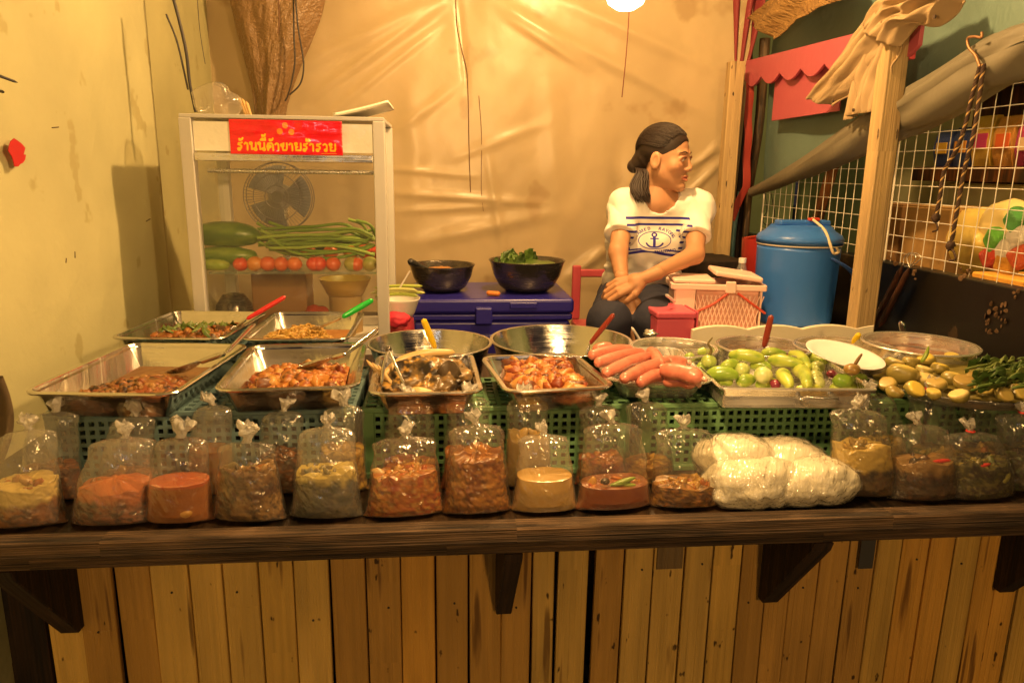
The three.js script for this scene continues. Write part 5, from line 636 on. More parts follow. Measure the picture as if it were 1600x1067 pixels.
// platter of cut pickled vegetables and greens
{ const c = onY(1512, 592, BT + 0.024), r = 0.205; const o = thing('round_platter', 'wide round metal platter of cut vegetables and greens', 'platter', V(c.x, BT + 0.001, c.z), 0); part('dish', lathe([[0.0001, 0], [r * 0.8, 0], [r * 0.92, 0.008], [r * 1.0, 0.024], [r * 1.01, 0.026], [r * 0.985, 0.025], [r * 0.9, 0.011], [r * 0.78, 0.003], [0.0001, 0.003]], 72).scale(1, 1, 0.82), M.alu, o);
  const bed = paint(blob(r * 0.82, 0.024, r * 0.66, 5, 0.35, 4, 9), (x, y, z) => mixc([0.1, 0.08, 0.02], [0.3, 0.24, 0.05], fbm(x * 40, y * 40, z * 40, 3))); solo('vegetable_bed', bed.translate(c.x, BT + 0.022, c.z), M.wet, 'layer of soft pickled vegetables lying on the round platter', 'vegetables', null, 'stuff');
  const cut = [[1412, 583, 0.03, 'big'], [1444, 593, 0.022, 'pale'], [1388, 600, 0.018, 'dark sided'], [1430, 608, 0.018, 'bright yellow'], [1488, 590, 0.021, 'halved'], [1508, 598, 0.021, 'olive'], [1540, 606, 0.02, 'golden'], [1398, 566, 0.018, 'brownish'], [1424, 565, 0.019, 'yellow'], [1448, 561, 0.018, 'square cut'], [1488, 558, 0.016, 'flat'], [1400, 612, 0.016, 'dark'], [1460, 614, 0.014, 'small white'], [1500, 618, 0.018, 'sliced'], [1570, 616, 0.016, 'creamy'], [1470, 575, 0.018, 'soft green'], [1378, 588, 0.015, 'tan'], [1524, 590, 0.017, 'chunky'], [1592, 612, 0.017, 'buttery'], [1445, 578, 0.017, 'mossy'], [1465, 600, 0.018, 'brown skinned']];
  cut.forEach(([px, py, s, n], i) => { const p = onY(px, py, BT + 0.046 + (py < 585 ? 0.012 : 0)), col = [[0.6, 0.45, 0.1], [0.68, 0.54, 0.22], [0.35, 0.25, 0.06], [0.62, 0.46, 0.06], [0.55, 0.42, 0.1], [0.26, 0.17, 0.04]][i % 6]; const g = blob(s, s * 0.75, s * 0.9, 4, 0.16, 1.3, i * 3); const P = g.attributes.position; for (let k = 0; k < P.count; k++) { if (P.getX(k) * 0.5 + P.getY(k) > s * 0.42) { const e = P.getX(k) * 0.5 + P.getY(k) - s * 0.42; P.setY(k, P.getY(k) - e * 0.85); } } g.computeVertexNormals(); solo('cut_vegetable', paint(g, (x, y, z) => { const e = (x * 0.5 + y) / s; return mixc(mixc(col, [0.18, 0.15, 0.03], sst(0.35, 0.1, e)), [0.4, 0.3, 0.08], 0.4 * noise(x * 120, y * 120, z * 120)); }).rotateY(i * 1.7).rotateX(rr(-0.4, 0.6)).translate(p.x, p.y, p.z), M.wet, n + ' piece of cut pickled eggplant on the round platter', 'vegetable', 'cut vegetables on the platter'); });
  const gm = [[0.04, 0.08, 0.012], [0.07, 0.12, 0.02], [0.13, 0.17, 0.04]]; const gl = []; for (let k = 0; k < 130; k++) { const p = onY(rr(1528, 1650), rr(560, 604), BT + 0.04 + rr(0, 0.03)), L = rr(0.03, 0.08), t = rr(-0.5, 0.4); const pt = (s) => V(p.x + Math.cos(t) * L * s, p.y + 0.006 * Math.sin(s * 5) + rr(-0.004, 0.004), p.z + Math.sin(t) * L * s); const st = k % 3 !== 0; const g = st ? limb([pt(-0.5), pt(0), pt(0.5)], [0.0028, 0.003, 0.002], 10, 6) : sheet((u, v) => { const c2 = pt(v - 0.5); c2.z += (u - 0.5) * 0.016 * Math.sin(Math.PI * v); c2.y += 0.008 * Math.sin(u * 6 + v * 5); return c2; }, 6, 10); g.deleteAttribute('uv'); const c2 = gm[Math.floor(rnd() * 3)]; paint(g, () => c2); gl.push(g); }
  const mm = solo('boiled_greens', merge(gl), M.wet, 'dark boiled greens and stalks on the round platter', 'greens', null, 'stuff');
  const e = onY(1332, 577, 0.905); const ew = thing('stewed_eggplant', 'brown wilted eggplant with a curled stem before the white plate', 'eggplant', V(0, 0, 0)); part('fruit', tr(paint(blob(0.015, 0.011, 0.015, 4, 0.15, 2), () => [0.22, 0.13, 0.03]), e.x, e.y, e.z), M.wet, ew); part('stem', limb([e.clone().add(V(0.004, 0.008, 0)), e.clone().add(V(0.01, 0.02, 0)), e.clone().add(V(0.016, 0.03, 0))], [0.0035, 0.003, 0.002], 10, 6), std({ color: C(0.14, 0.08, 0.02), roughness: 0.6 }), ew);
  const ch = onY(1440, 566, 0.9); solo('green_chili', limb([ch, ch.clone().add(V(0.008, 0.014, 0)), ch.clone().add(V(0.014, 0.032, -0.004))], [0.004, 0.0045, 0.0015], 12, 7), std({ color: C(0.18, 0.26, 0.03), roughness: 0.3 }), 'green chili standing among the cut vegetables', 'chili');
}
// round bowls and pots behind the trays
const RIS = CT + 0.071;
function bowlAt(name, label, pxL, pxR, py, rimY, mat, prof, base = RIS) { const A = onY(pxL, py, rimY), B = onY(pxR, py, rimY), r = A.distanceTo(B) / 2, c = A.clone().add(B).multiplyScalar(0.5), h = rimY - base - 0.001, o = thing(name, label, 'bowl', V(c.x, base + 0.0008, c.z)); part('shell', toCreasedNormals(lathe(prof(r, h), 72), 0.8), mat, o); return { o, c, r, h, y: base }; }
const wok = (r, h) => [[0.0001, 0], [r * 0.62, 0], [r * 0.72, h * 0.1], [r * 0.86, h * 0.5], [r * 0.965, h * 0.97], [r, h * 0.975], [r * 1.003, h * 0.99], [r * 0.995, h], [r * 0.955, h * 0.995], [r * 0.85, h * 0.52], [r * 0.7, h * 0.14], [r * 0.58, h * 0.06], [0.0001, h * 0.06]];
const pot = (r, h) => [[0.0001, 0], [r * 0.84, 0], [r * 0.9, h * 0.06], [r * 0.94, h * 0.96], [r * 0.99, h * 0.965], [r, h * 0.985], [r * 0.985, h], [r * 0.92, h * 0.99], [r * 0.89, h * 0.1], [r * 0.8, h * 0.05], [0.0001, h * 0.05]];
const inside = (name, label, b, f, col, cat, k = 0.6) => solo(name, paint(blob(b.r * k, 0.012, b.r * k, 4, 0.25, 3), (x, y, z) => mixc(col, col.map((q) => q * 0.45), fbm(x * 60, y * 60, z * 60, 3))).translate(b.c.x, b.y + b.h * f, b.c.z), M.wet, label, cat);
const b1 = bowlAt('steel_bowl', 'wide steel bowl with the yellow handled spoon behind the fish tray', 574, 769, 534, 0.885, M.steel, wok); inside('curry_dregs', 'orange curry left in the wide steel bowl', b1, 0.22, [0.5, 0.2, 0.03], 'curry', 0.66);
const b2 = bowlAt('steel_bowl', 'widest steel bowl with a red brown handle behind the fried chunks', 765, 986, 529, 0.885, M.steel, wok); inside('clear_broth', 'thin broth left in the widest steel bowl', b2, 0.16, [0.3, 0.22, 0.1], 'broth', 0.6);
{ const p = b2.c; solo('potato_piece', paint(blob(0.015, 0.012, 0.014, 3, 0.3, 2), () => [0.62, 0.45, 0.14]).translate(p.x - 0.05, b2.y + b2.h * 0.3, p.z - 0.07), M.wet, 'yellow potato piece stuck in the widest steel bowl', 'potato');
  for (const [px, py, z, l] of [[619, 528, -0.7, 'dark leaf bit stuck inside the wide steel bowl by its rim'], [704, 529, -0.7, 'dark leaf bit stuck inside the wide steel bowl beside the spoon']]) { const q = b1, a = Math.atan2(-0.9, (px - 668) / 110), rr2 = q.r * 0.9; solo('leaf_bit', new THREE.BoxGeometry(0.012, 0.012, 0.002).rotateX(-0.4).rotateY(-a - Math.PI / 2).translate(q.c.x + Math.cos(a) * rr2 * 0.93, q.y + q.h * 0.58, q.c.z + Math.sin(a) * rr2 * 0.93), std({ color: C(0.05, 0.025, 0.01), roughness: 0.5 }), l, 'leaf'); } }
const b3 = bowlAt('aluminium_basin', 'shallow aluminium basin behind the sausage tray', 985, 1120, 541, 0.89, M.alu, pot); inside('basin_soup', 'pale soup in the shallow aluminium basin', b3, 0.7, [0.4, 0.26, 0.1], 'soup', 0.7);
const b4 = bowlAt('aluminium_pot', 'aluminium pot with the dark red ladle behind the eggplants', 1122, 1264, 539, 0.89, M.alu, pot); inside('pot_stew', 'brown stew in the pot with the dark red ladle', b4, 0.72, [0.22, 0.1, 0.04], 'stew', 0.76);
const b5 = bowlAt('aluminium_pot', 'aluminium pot with a yellow spoon behind the white plate', 1246, 1398, 541, 0.89, M.alu, pot); inside('pot_stew', 'yellow soup in the pot with the yellow spoon', b5, 0.6, [0.45, 0.3, 0.08], 'soup', 0.76);
const b6 = bowlAt('aluminium_pot', 'wide aluminium pot with a steel spoon by the black wall', 1356, 1519, 535, 0.9, M.alu, pot); inside('pot_stew', 'reddish stew in the wide pot by the black wall', b6, 0.75, [0.3, 0.1, 0.03], 'stew', 0.76);
// white plate leaning
{ const c = onY(1318, 562, 0.905); const o = thing('white_plate', 'white oval melamine plate leaning on the eggplant tray', 'plate', c); const g = lathe([[0.0001, 0], [0.045, 0], [0.06, 0.008], [0.074, 0.011], [0.0745, 0.013], [0.06, 0.0105], [0.044, 0.003], [0.0001, 0.003]], 64).scale(1, 1, 0.8); part('dish', g.rotateX(0.2).rotateZ(-0.16).rotateY(-0.2), std({ color: C(0.8, 0.76, 0.76), roughness: 0.25 }), o); }
// spoons and ladles
function spoon(label, tip, mid, end, opt) { // points in the world
  const o = thing('serving_spoon', label, 'spoon', V(0, 0, 0)); const dir = mid.clone().sub(tip).normalize(), hm = opt.metal ?? M.steel;
  if (opt.bowl !== 0) { const L = opt.bowl ?? 0.07, W = L * 0.36, side = V(0, 1, 0).cross(dir).normalize(), up = dir.clone().cross(side); part('spoon_bowl', slab((u, v) => { const s = Math.sin(Math.PI * clamp(0.04 + v * 0.93)) ** 0.6; const x = (u - 0.5) * 2; return tip.clone().addScaledVector(dir, v * L).addScaledVector(side, x * W * s).addScaledVector(up, 0.012 * (x * x - 1) * s + 0.004); }, 14, 18, 0.0012), hm, o); }
  const st = opt.bowl === 0 ? tip : tip.clone().addScaledVector(dir, (opt.bowl ?? 0.07) * 0.96); part('shank', limb([st, mid], [opt.r ?? 0.0035, opt.r ?? 0.0035], 12, 8, 1), hm, o);
  if (opt.grip) part('grip', limb([mid, mid.clone().lerp(end, 0.3), mid.clone().lerp(end, 0.7), end], [0.0055, 0.0075, 0.0075, 0.0065], 20, 10, 0.8), opt.grip, o); else part('handle', limb([mid, end], [opt.r ?? 0.0035, (opt.r ?? 0.0035) * 1.3], 12, 8, 0.6), hm, o);
}
spoon('red handled serving spoon resting in the leafy stir fry', onY(358, 520, BT + 0.03), onY(384, 499, 0.9), onZ(446, 463, -0.74), { grip: plast(0.55, 0.02, 0.025, 0.25), bowl: 0.03 });
spoon('green handled serving spoon in the yellow shreds', onY(478, 520, BT + 0.03), onZ(534, 496, -0.66), onZ(583, 468, -0.7), { grip: plast(0.02, 0.42, 0.05, 0.25), bowl: 0.06 });
spoon('long steel spoon lying across the mince tray', onY(264, 583, BT + 0.02), onY(352, 552, 0.905), onY(398, 505, 0.93), { bowl: 0.085, r: 0.005 });
spoon('long steel spoon lying across the orange curry tray', onY(464, 576, BT + 0.03), onY(540, 553, 0.9), onY(592, 513, 0.93), { bowl: 0.085, r: 0.005 });
spoon('yellow handled spoon standing in the wide steel bowl', b1.c.clone().setY(RIS + 0.03), onZ(680, 545, -0.56), onZ(661, 498, -0.52), { grip: plast(0.75, 0.55, 0.02, 0.3), bowl: 0 });
spoon('dark red handled ladle leaning in the widest steel bowl', b2.c.clone().add(V(0.05, 0, 0)).setY(RIS + 0.03), onZ(921, 538, -0.56), onZ(960, 490, -0.54), { grip: plast(0.22, 0.025, 0.015, 0.25), bowl: 0 });
spoon('dark red ladle standing in the aluminium pot', b4.c.clone().setY(RIS + 0.04), onZ(1194, 543, -0.53), onZ(1206, 492, -0.5), { grip: plast(0.3, 0.05, 0.03, 0.25), bowl: 0 });
spoon('yellow handled spoon in the pot behind the plate', b5.c.clone().setY(RIS + 0.04), onZ(1328, 545, -0.52), onZ(1344, 520, -0.5), { grip: plast(0.75, 0.55, 0.02, 0.3), bowl: 0 });
spoon('shiny steel ladle standing in the wide pot', b6.c.clone().setY(RIS + 0.04), onZ(1416, 538, -0.6), onZ(1409, 502, -0.58), { bowl: 0, r: 0.008 });
solo('white_spoon', limb([onZ(1002, 534, -0.62), onZ(987, 511, -0.6)], [0.005, 0.0055], 10, 8, 0.6), std({ color: C(0.8, 0.77, 0.74), roughness: 0.3 }), 'white plastic spoon tip in the shallow basin', 'spoon');
solo('foil_scrap', tr(blob(0.016, 0.01, 0.014, 4, 0.7, 4, 4), ...onZ(1016, 522, -0.66).toArray()), std({ color: C(0.7, 0.68, 0.64), metalness: 0.9, roughness: 0.3 }), 'crumpled foil scrap at the basin rim', 'foil');
{ const o = thing('kitchen_tongs', 'thin steel tongs standing on the grilled fish', 'tongs', V(0, 0, 0)); const t = onZ(607, 546, -0.3); part('arm', limb([t, onZ(600, 570, -0.27), onZ(596, 600, -0.24)], [0.003, 0.003, 0.0025], 12, 6, 0.5), M.steel, o); part('arm', limb([t, onZ(620, 575, -0.26), onZ(632, 601, -0.23)], [0.003, 0.003, 0.0025], 12, 6, 0.5), M.steel, o); part('hinge', tr(blob(0.006, 0.007, 0.005, 2, 0.1), ...t.toArray()), M.blacksteel, o); }

// ================= bags of curry =================
// cross sections of a tied bag: [height share, half width share, half depth share]
const BAG = [[0, 1.1, 0.22], [0.015, 1.09, 0.5], [0.06, 1.03, 0.9], [0.14, 0.98, 1], [0.3, 0.935, 0.97], [0.5, 0.88, 0.88], [0.7, 0.815, 0.76], [0.84, 0.775, 0.66], [0.91, 0.745, 0.58], [0.955, 0.67, 0.47], [0.985, 0.45, 0.3], [1.0, 0.17, 0.14]];
const bagAt = (t) => { let i = 0; while (i < BAG.length - 2 && BAG[i + 1][0] < t) i++; const k = clamp((t - BAG[i][0]) / (BAG[i + 1][0] - BAG[i][0])); return [lerp(BAG[i][1], BAG[i + 1][1], k), lerp(BAG[i][2], BAG[i + 1][2], k)]; };
function bagRing(b, t, inset, n) { const [w, d] = bagAt(t), o = []; for (let i = 0; i < n; i++) { const a = i / n * Math.PI * 2, ca = Math.cos(a), sa = Math.sin(a), e = 0.84, top = sst(0.8, 1, t); let x = Math.sign(ca) * Math.abs(ca) ** e * Math.max(0.001, w * b.w / 2 - inset), z = Math.sign(sa) * Math.abs(sa) ** e * Math.max(0.001, d * b.d / 2 - inset);
  const pl = 1 + top * 0.16 * Math.sin(a * 9 + b.s) * (1 - sst(0.98, 1, t) * 0.4), wr = 1 + 0.05 * (fbm(ca * 2 + b.s, t * 4, sa * 2, 3) - 0.5) + 0.03 * Math.sin(t * 16 + a * 2 + b.s) * (t > b.fill ? 1 : 0.3); x *= pl * wr; z *= pl * wr; o.push([x + b.lean * t * t, t * b.h, z + b.leanZ * t]); } return o; }
const filmHaze = [0.972, 0.94, 0.978].map((t) => { const m = M.film.clone(); m.transmission = t; return m; });
function curryBag(label, px0, px1, pyTop, z, o) {
  pyTop -= 12; o.fill *= 0.86;
  const pyB = lerp(pyTop, 830, 0.9), A = onZ(px0, pyB, z), B = onZ(px1, pyB, z), topP = onZ((px0 + px1) / 2 + (o.knotX ?? 0), pyTop, z), w = B.x - A.x;
  const b = { w: w, d: o.d ?? Math.min(0.075, w * 0.78), h: topP.y - CT - 0.001, s: rnd() * 20, lean: clamp(topP.x - (A.x + B.x) / 2, -0.035, 0.035), leanZ: o.leanZ ?? 0, fill: o.fill };
  const g = thing('curry_bag', label, 'bag', V((A.x + B.x) / 2, CT + 0.0008, z), o.turn ?? rr(-0.12, 0.12), 'tied plastic bags of food on the counter'), n = 44;
  const ts = [0, 0.012, 0.035, 0.07, 0.11, 0.16, 0.22, 0.3, 0.38, 0.46, 0.54, 0.62, 0.7, 0.77, 0.83, 0.88, 0.92, 0.95, 0.975, 0.99, 1.0], rings = ts.map((t) => bagRing(b, t, 0, n));
  const neck = V(b.lean, b.h, b.leanZ); rings.push(bagRing({ ...b }, 1, 0, n).map(([x, y, zz]) => [neck.x + (x - neck.x) * 0.55, y + 0.004, neck.z + (zz - neck.z) * 0.9]));
  const f = part('film', loftRings(rings.reverse()), filmHaze[o.haze ?? 0], g);
  // gathered neck, rubber band and flared end
  const kn = o.knot ?? 1, kt = [], kl = rr(-0.012, 0.012); for (const [t, r] of [[0, 0.0065], [0.2, 0.0055], [0.4, 0.0075], [0.65, 0.0115], [0.85, 0.013], [1, 0.0105]]) { const R = []; for (let i = 0; i < 20; i++) { const a = i / 20 * Math.PI * 2, rr2 = r * kn * (0.85 + 0.22 * Math.sin(a * 7 + b.s) * t + 0.9 * (noise(Math.cos(a) * 2.5 + b.s, Math.sin(a) * 2.5, t * 5) - 0.5)); R.push([neck.x + Math.cos(a) * rr2 + kl * t, neck.y + 0.001 + t * 0.021 * kn * (0.8 + 0.9 * (noise(Math.cos(a) * 3 + b.s, Math.sin(a) * 3, 2) - 0.3)), neck.z + Math.sin(a) * rr2 * 0.8]); } kt.push(R); }
  part('knot', loftRings(kt.reverse()), M.knot, g); if (o.band) part('rubber_band', new THREE.TorusGeometry(0.0062 * kn, 0.0018, 6, 18).rotateX(Math.PI / 2).translate(neck.x, neck.y + 0.004, neck.z), plast(0.6, 0.04, 0.03), g);
  // filling
  const F = o.fill, m = 40, N = 110, rs = []; for (let k = 0; k <= m; k++) { const rg = (o.rough ?? 0.004) > 0.0005 ? 1 : 0.22, R = bagRing(b, Math.max(F * k / m, 0.006), 0.0022, N).map((p, i) => { const a = i / N * Math.PI * 2, h = 1 + rg * 0.42 * (fbm(Math.cos(a) * 1.6 + b.s, Math.sin(a) * 1.6, b.s, 3) - 0.5); const t2 = clamp(F * k / m * h, 0.006, 0.9), q = bagRing(b, t2, 0.0022, N)[i]; return q; }); rs.push(R); }
  const rough = o.rough ?? 0.004; for (let k = 1; k < rs.length; k++) for (const p of rs[k]) { const q = fbm(p[0] * 150 + b.s, p[1] * 150, p[2] * 150, 3) - 0.68; const s = 1 + q * rough * 34; if (k > 1) { p[0] = b.lean * (p[1] / b.h) ** 2 + (p[0] - b.lean * (p[1] / b.h) ** 2) * Math.min(1, s); p[2] *= Math.min(1, s); } }
  const topY = F * b.h, cx = b.lean * F * F, edge = rs[rs.length - 1]; for (const k of [0.8, 0.55, 0.3, 0.1]) rs.push(edge.map(([x, y, zz]) => { const X = cx + (x - cx) * k, Z = zz * k; return [X, lerp(topY, y, k) + (o.mound ?? 0) * (1 - k * k) + (rough > 0.001 ? 1 : 0.08) * 0.012 * (fbm(X * 90 + b.s, Z * 90, 3, 3) - 0.45), Z]; }));
  let fg = nonIdx(loftRings(rs.reverse())); fg = mergeVertices(fg, 1e-5); fg.computeVertexNormals();
  const dk = (c, k = 0.62) => c.map((v, i) => v * k * [1, 0.92, 0.8][i]), pal = o.pal.map((c) => dk(c)), upc = o.upper && dk(o.upper, 0.8); paint(fg, (x, y, zz) => { const u = fbm(x * 75 + b.s, y * 75, zz * 75, 4), v = fbm(x * 190, y * 190 + b.s, zz * 190, 2), t = y / topY; let c = mixc(pal[0], pal[1], sst(0.35, 0.65, u)); if (pal[2]) c = mixc(c, pal[2], sst(0.56, 0.68, v) * (o.mix ?? 0.8)); if (rough > 0.001) { const w2 = fbm(x * 200 + 7, y * 200, zz * 200, 2); c = mixc(c, [c[0] * 0.25, c[1] * 0.22, c[2] * 0.2], sst(0.5, 0.72, w2) * 0.5); } if (o.line && t > 0.93) c = mixc(c, o.line, 0.8); if (o.upper) c = mixc(c, upc, sst(o.upAt ?? 0.6, (o.upAt ?? 0.6) + 0.2, t + 0.3 * (u - 0.5))); return c; });
  fg.deleteAttribute('uv'); part('filling', fg, rough > 0.001 ? M.wet : M.broth, g);
  // pieces lying on top and against the film
  const list = []; for (let i = 0; i < (o.rough === 0 ? (o.pieces ?? 0) : Math.max(40, o.pieces ?? 0) * 0.9); i++) { const t = F * lerp(0.25, 1.02, Math.sqrt(rnd())), [ww, dd] = bagAt(t), a = rnd() * Math.PI * (i % 3 ? 1 : 2), s = rr(0.003, 0.0095), k = t > F * 0.93 ? Math.sqrt(rnd()) * 0.8 : 0.9, pc = o.pc ?? o.pal, c = mixc(pc[Math.floor(rnd() * pc.length)], o.pal[0], rr(0.2, 0.7)).map((v, i) => v * 0.75 * [1, 0.92, 0.8][i]); const p = blob(s * rr(0.8, 2.2), s * rr(0.4, 0.9), s, 2, 0.5, 2); paint(p, () => c); p.rotateX(rr(0, 3)).rotateZ(rr(0, 3)); p.translate(b.lean * t * t + Math.sign(Math.cos(a)) * Math.abs(Math.cos(a)) ** 0.72 * Math.max(0, ww * b.w / 2 - s * 1.9) * k, Math.max(s, t * b.h), Math.abs(Math.sin(a)) ** 0.72 * Math.sign(Math.sin(a)) * Math.max(0, dd * b.d / 2 - s * 1.9) * k + b.leanZ * t); list.push(p); }
  if (list.length) { const pm = part('pieces', merge(list), M.wet, g); pm.userData.kind = 'stuff'; }
  for (const [x, y, s, col, sx, rot] of o.extra ?? []) part(o.extraName ?? 'garnish', paint(blob(s * (sx ?? 1), s * 0.7, s * 0.7, 3, 0.12, 1.4), () => col).rotateZ(rot ?? 0).translate(x * b.w, y * b.h, b.d / 2 * bagAt(y)[1] * 0.6), M.wet, g);
  return g;
}
M.knot = phy({ color: C(0.86, 0.83, 0.76), roughness: 0.2, transmission: 0.6, thickness: 0, bumpMap: rep(T.crinkle, 12), bumpScale: 0.002, side: THREE.DoubleSide });
M.broth = phy({ color: C(1, 1, 1), vertexColors: true, roughness: 0.25, transmission: 0.4, thickness: 0.05, ior: 1.33, attenuationColor: C(0.8, 0.4, 0.1), attenuationDistance: 0.05 });
const FZ = -0.088, BZ = -0.186, OR = [0.5, 0.2, 0.03], RED = [0.42, 0.06, 0.015], BR = [0.14, 0.06, 0.02], DK = [0.05, 0.03, 0.015], YE = [0.62, 0.42, 0.09], GR = [0.1, 0.15, 0.03], CR = [0.62, 0.46, 0.2], GY = [0.3, 0.26, 0.16];
// back row
curryBag('bag of red brown curry leaning by the rope coil', 40, 134, 655, BZ, { fill: 0.42, pal: [BR, [0.3, 0.1, 0.03], OR], haze: 1, knot: 1.2 });
curryBag('hazy bag with a ragged knot behind the bag of orange mince', 160, 246, 662, BZ, { fill: 0.35, pal: [OR, BR, YE], haze: 1, knotX: 8, knot: 1.3 });
curryBag('bag of yellow orange soup behind the soup with egg', 296, 372, 645, BZ, { fill: 0.62, pal: [[0.5, 0.26, 0.05], OR], rough: 0, haze: 1, knot: 0.9 });
curryBag('bag of dark brown meat behind the mottled offal', 402, 482, 655, BZ, { fill: 0.55, pal: [BR, DK, [0.36, 0.14, 0.04]], pieces: 40, pc: [BR, [0.36, 0.15, 0.05], DK] });
curryBag('bag of yellow brown sauce beside a green scrap of ribbon', 498, 577, 646, BZ, { fill: 0.6, pal: [[0.36, 0.2, 0.05], YE, BR], knot: 1.2 });
curryBag('tall bag with orange sediment in front of the basket gap', 596, 686, 634, BZ, { fill: 0.35, pal: [OR, RED, YE], haze: 2 });
curryBag('bag of orange sauce with smeared film behind the mixed curry', 690, 772, 632, BZ, { fill: 0.45, pal: [OR, [0.36, 0.12, 0.02], RED], haze: 2 });
curryBag('bag of cloudy yellow soup behind the pale soup', 784, 862, 634, BZ, { fill: 0.7, pal: [[0.5, 0.34, 0.09], [0.58, 0.42, 0.14], CR], rough: 0.001, haze: 0 });
curryBag('bag of orange curry behind the red curry with chilies', 897, 974, 646, BZ, { fill: 0.4, pal: [OR, RED, BR], haze: 2 });
curryBag('nearly clear bag with brown sediment beside the noodle bags', 970, 1047, 640, BZ, { fill: 0.32, pal: [[0.4, 0.22, 0.05], BR, YE], pieces: 20, pc: [YE, BR], haze: 2 });
curryBag('wide bag of yellow green pickles behind the rows by the platter', 1326, 1402, 626, BZ, { fill: 0.5, pal: [[0.36, 0.28, 0.06], [0.2, 0.15, 0.03], YE], haze: 2 });
curryBag('clear bag with red band showing the basket through it', 1408, 1488, 622, BZ, { fill: 0.34, pal: [[0.4, 0.3, 0.06], GR, YE], haze: 2, band: 1 });
curryBag('clear bag with red band beside the other banded bag', 1486, 1568, 626, BZ, { fill: 0.36, pal: [YE, [0.3, 0.22, 0.05], RED], haze: 2, band: 1 });
curryBag('clear bag of greens behind the dark banded bag', 1570, 1650, 632, BZ, { fill: 0.4, pal: [YE, GR, BR], haze: 2 });
// front row
curryBag('milky bag of yellow cabbage over brown curry', -12, 99, 685, FZ, { fill: 0.55, pal: [[0.36, 0.14, 0.03], BR, OR], upper: [0.62, 0.5, 0.18], upAt: 0.5, pieces: 60, pc: [YE, CR, [0.6, 0.48, 0.2], GR, OR], haze: 1, d: 0.075 });
curryBag('leaning bag of orange red minced curry', 116, 242, 697, FZ, { fill: 0.52, pal: [BR, [0.36, 0.12, 0.03], DK], upper: [0.5, 0.15, 0.03], upAt: 0.62, pieces: 90, pc: [OR, [0.5, 0.14, 0.02], BR, [0.5, 0.3, 0.1]], haze: 1, knotX: 16, mound: 0.012 });
curryBag('bag of clear orange soup with a halved egg', 230, 336, 696, FZ, { fill: 0.58, pal: [[0.7, 0.24, 0.02], [0.6, 0.2, 0.018]], rough: 0, line: [0.6, 0.1, 0.01], haze: 0, extra: [[0.14, 0.17, 0.019, [0.5, 0.26, 0.05], 1.0, 0.3], [-0.12, 0.14, 0.014, [0.45, 0.2, 0.03], 1.0, 0]], extraName: 'egg_half', knot: 1.4 });
curryBag('bag of mottled grey brown offal stew', 335, 447, 704, FZ, { fill: 0.78, pal: [BR, [0.36, 0.22, 0.08], DK], pieces: 130, pc: [[0.5, 0.33, 0.13], [0.42, 0.22, 0.06], GY, DK, OR], knotX: -6, knot: 1.3 });
curryBag('bag of dark greens under clear yellow broth', 456, 566, 680, FZ, { fill: 0.62, pal: [[0.05, 0.05, 0.015], [0.12, 0.09, 0.03], DK], upper: [0.46, 0.38, 0.1], upAt: 0.72, pieces: 60, pc: [[0.07, 0.08, 0.02], GY, [0.36, 0.25, 0.1], [0.5, 0.42, 0.12], DK], haze: 1, extra: [[-0.2, 0.48, 0.012, [0.42, 0.34, 0.1], 1.5, 0.4]], extraName: 'vegetable_slice' });
curryBag('bag of orange curry with white bamboo shoots', 572, 694, 696, FZ, { fill: 0.66, pal: [OR, [0.42, 0.1, 0.02], [0.6, 0.36, 0.1]], pieces: 150, pc: [YE, CR, OR, RED, DK, [0.6, 0.4, 0.14]], haze: 2 });
curryBag('bag streaked with brown red sauce over oily liquid', 692, 797, 676, FZ, { fill: 0.8, pal: [[0.46, 0.2, 0.035], [0.26, 0.08, 0.015], [0.56, 0.28, 0.05]], rough: 0.006, pieces: 50, pc: [RED, BR, OR], haze: 2 });
curryBag('bag of pale yellow curry soup', 800, 899, 692, FZ, { fill: 0.55, pal: [[0.78, 0.46, 0.045], [0.82, 0.52, 0.08]], rough: 0, upper: [0.8, 0.5, 0.08], haze: 1 });
curryBag('bag of red curry with green chilies floating on top', 900, 1014, 674, FZ, { fill: 0.36, pal: [[0.5, 0.13, 0.02], [0.44, 0.1, 0.015]], rough: 0, haze: 2, extra: [[0.08, 0.37, 0.006, [0.2, 0.3, 0.04], 3.2, 0.25], [0.02, 0.34, 0.006, [0.16, 0.24, 0.03], 3, 0.1], [-0.18, 0.38, 0.008, DK, 1, 0], [0.14, 0.32, 0.005, [0.24, 0.32, 0.05], 2.6, -0.1]], extraName: 'chili', pieces: 30, pc: [OR, RED, YE], band: 0 });
curryBag('bag of yellow brown mince with red chili bits', 1014, 1122, 682, FZ, { fill: 0.36, pal: [[0.42, 0.22, 0.04], BR, OR], pieces: 110, pc: [[0.5, 0.3, 0.07], YE, BR, RED, OR], haze: 2 });
curryBag('bag of yellow pickled shoots over dark liquid', 1290, 1388, 652, FZ - 0.02, { fill: 0.68, pal: [DK, [0.16, 0.1, 0.03], BR], upper: [0.5, 0.38, 0.1], upAt: 0.52, pieces: 60, pc: [YE, [0.5, 0.38, 0.1], CR, [0.3, 0.22, 0.06]], haze: 2 });
curryBag('bag of dark brown gravy and meat with a red chili strip', 1384, 1486, 676, FZ, { fill: 0.6, pal: [DK, [0.09, 0.05, 0.02], BR], upper: [0.28, 0.17, 0.06], upAt: 0.72, pieces: 60, pc: [BR, [0.3, 0.18, 0.06], DK], haze: 2, extra: [[0.1, 0.56, 0.005, [0.55, 0.03, 0.02], 3.4, 0.05]], extraName: 'chili' });
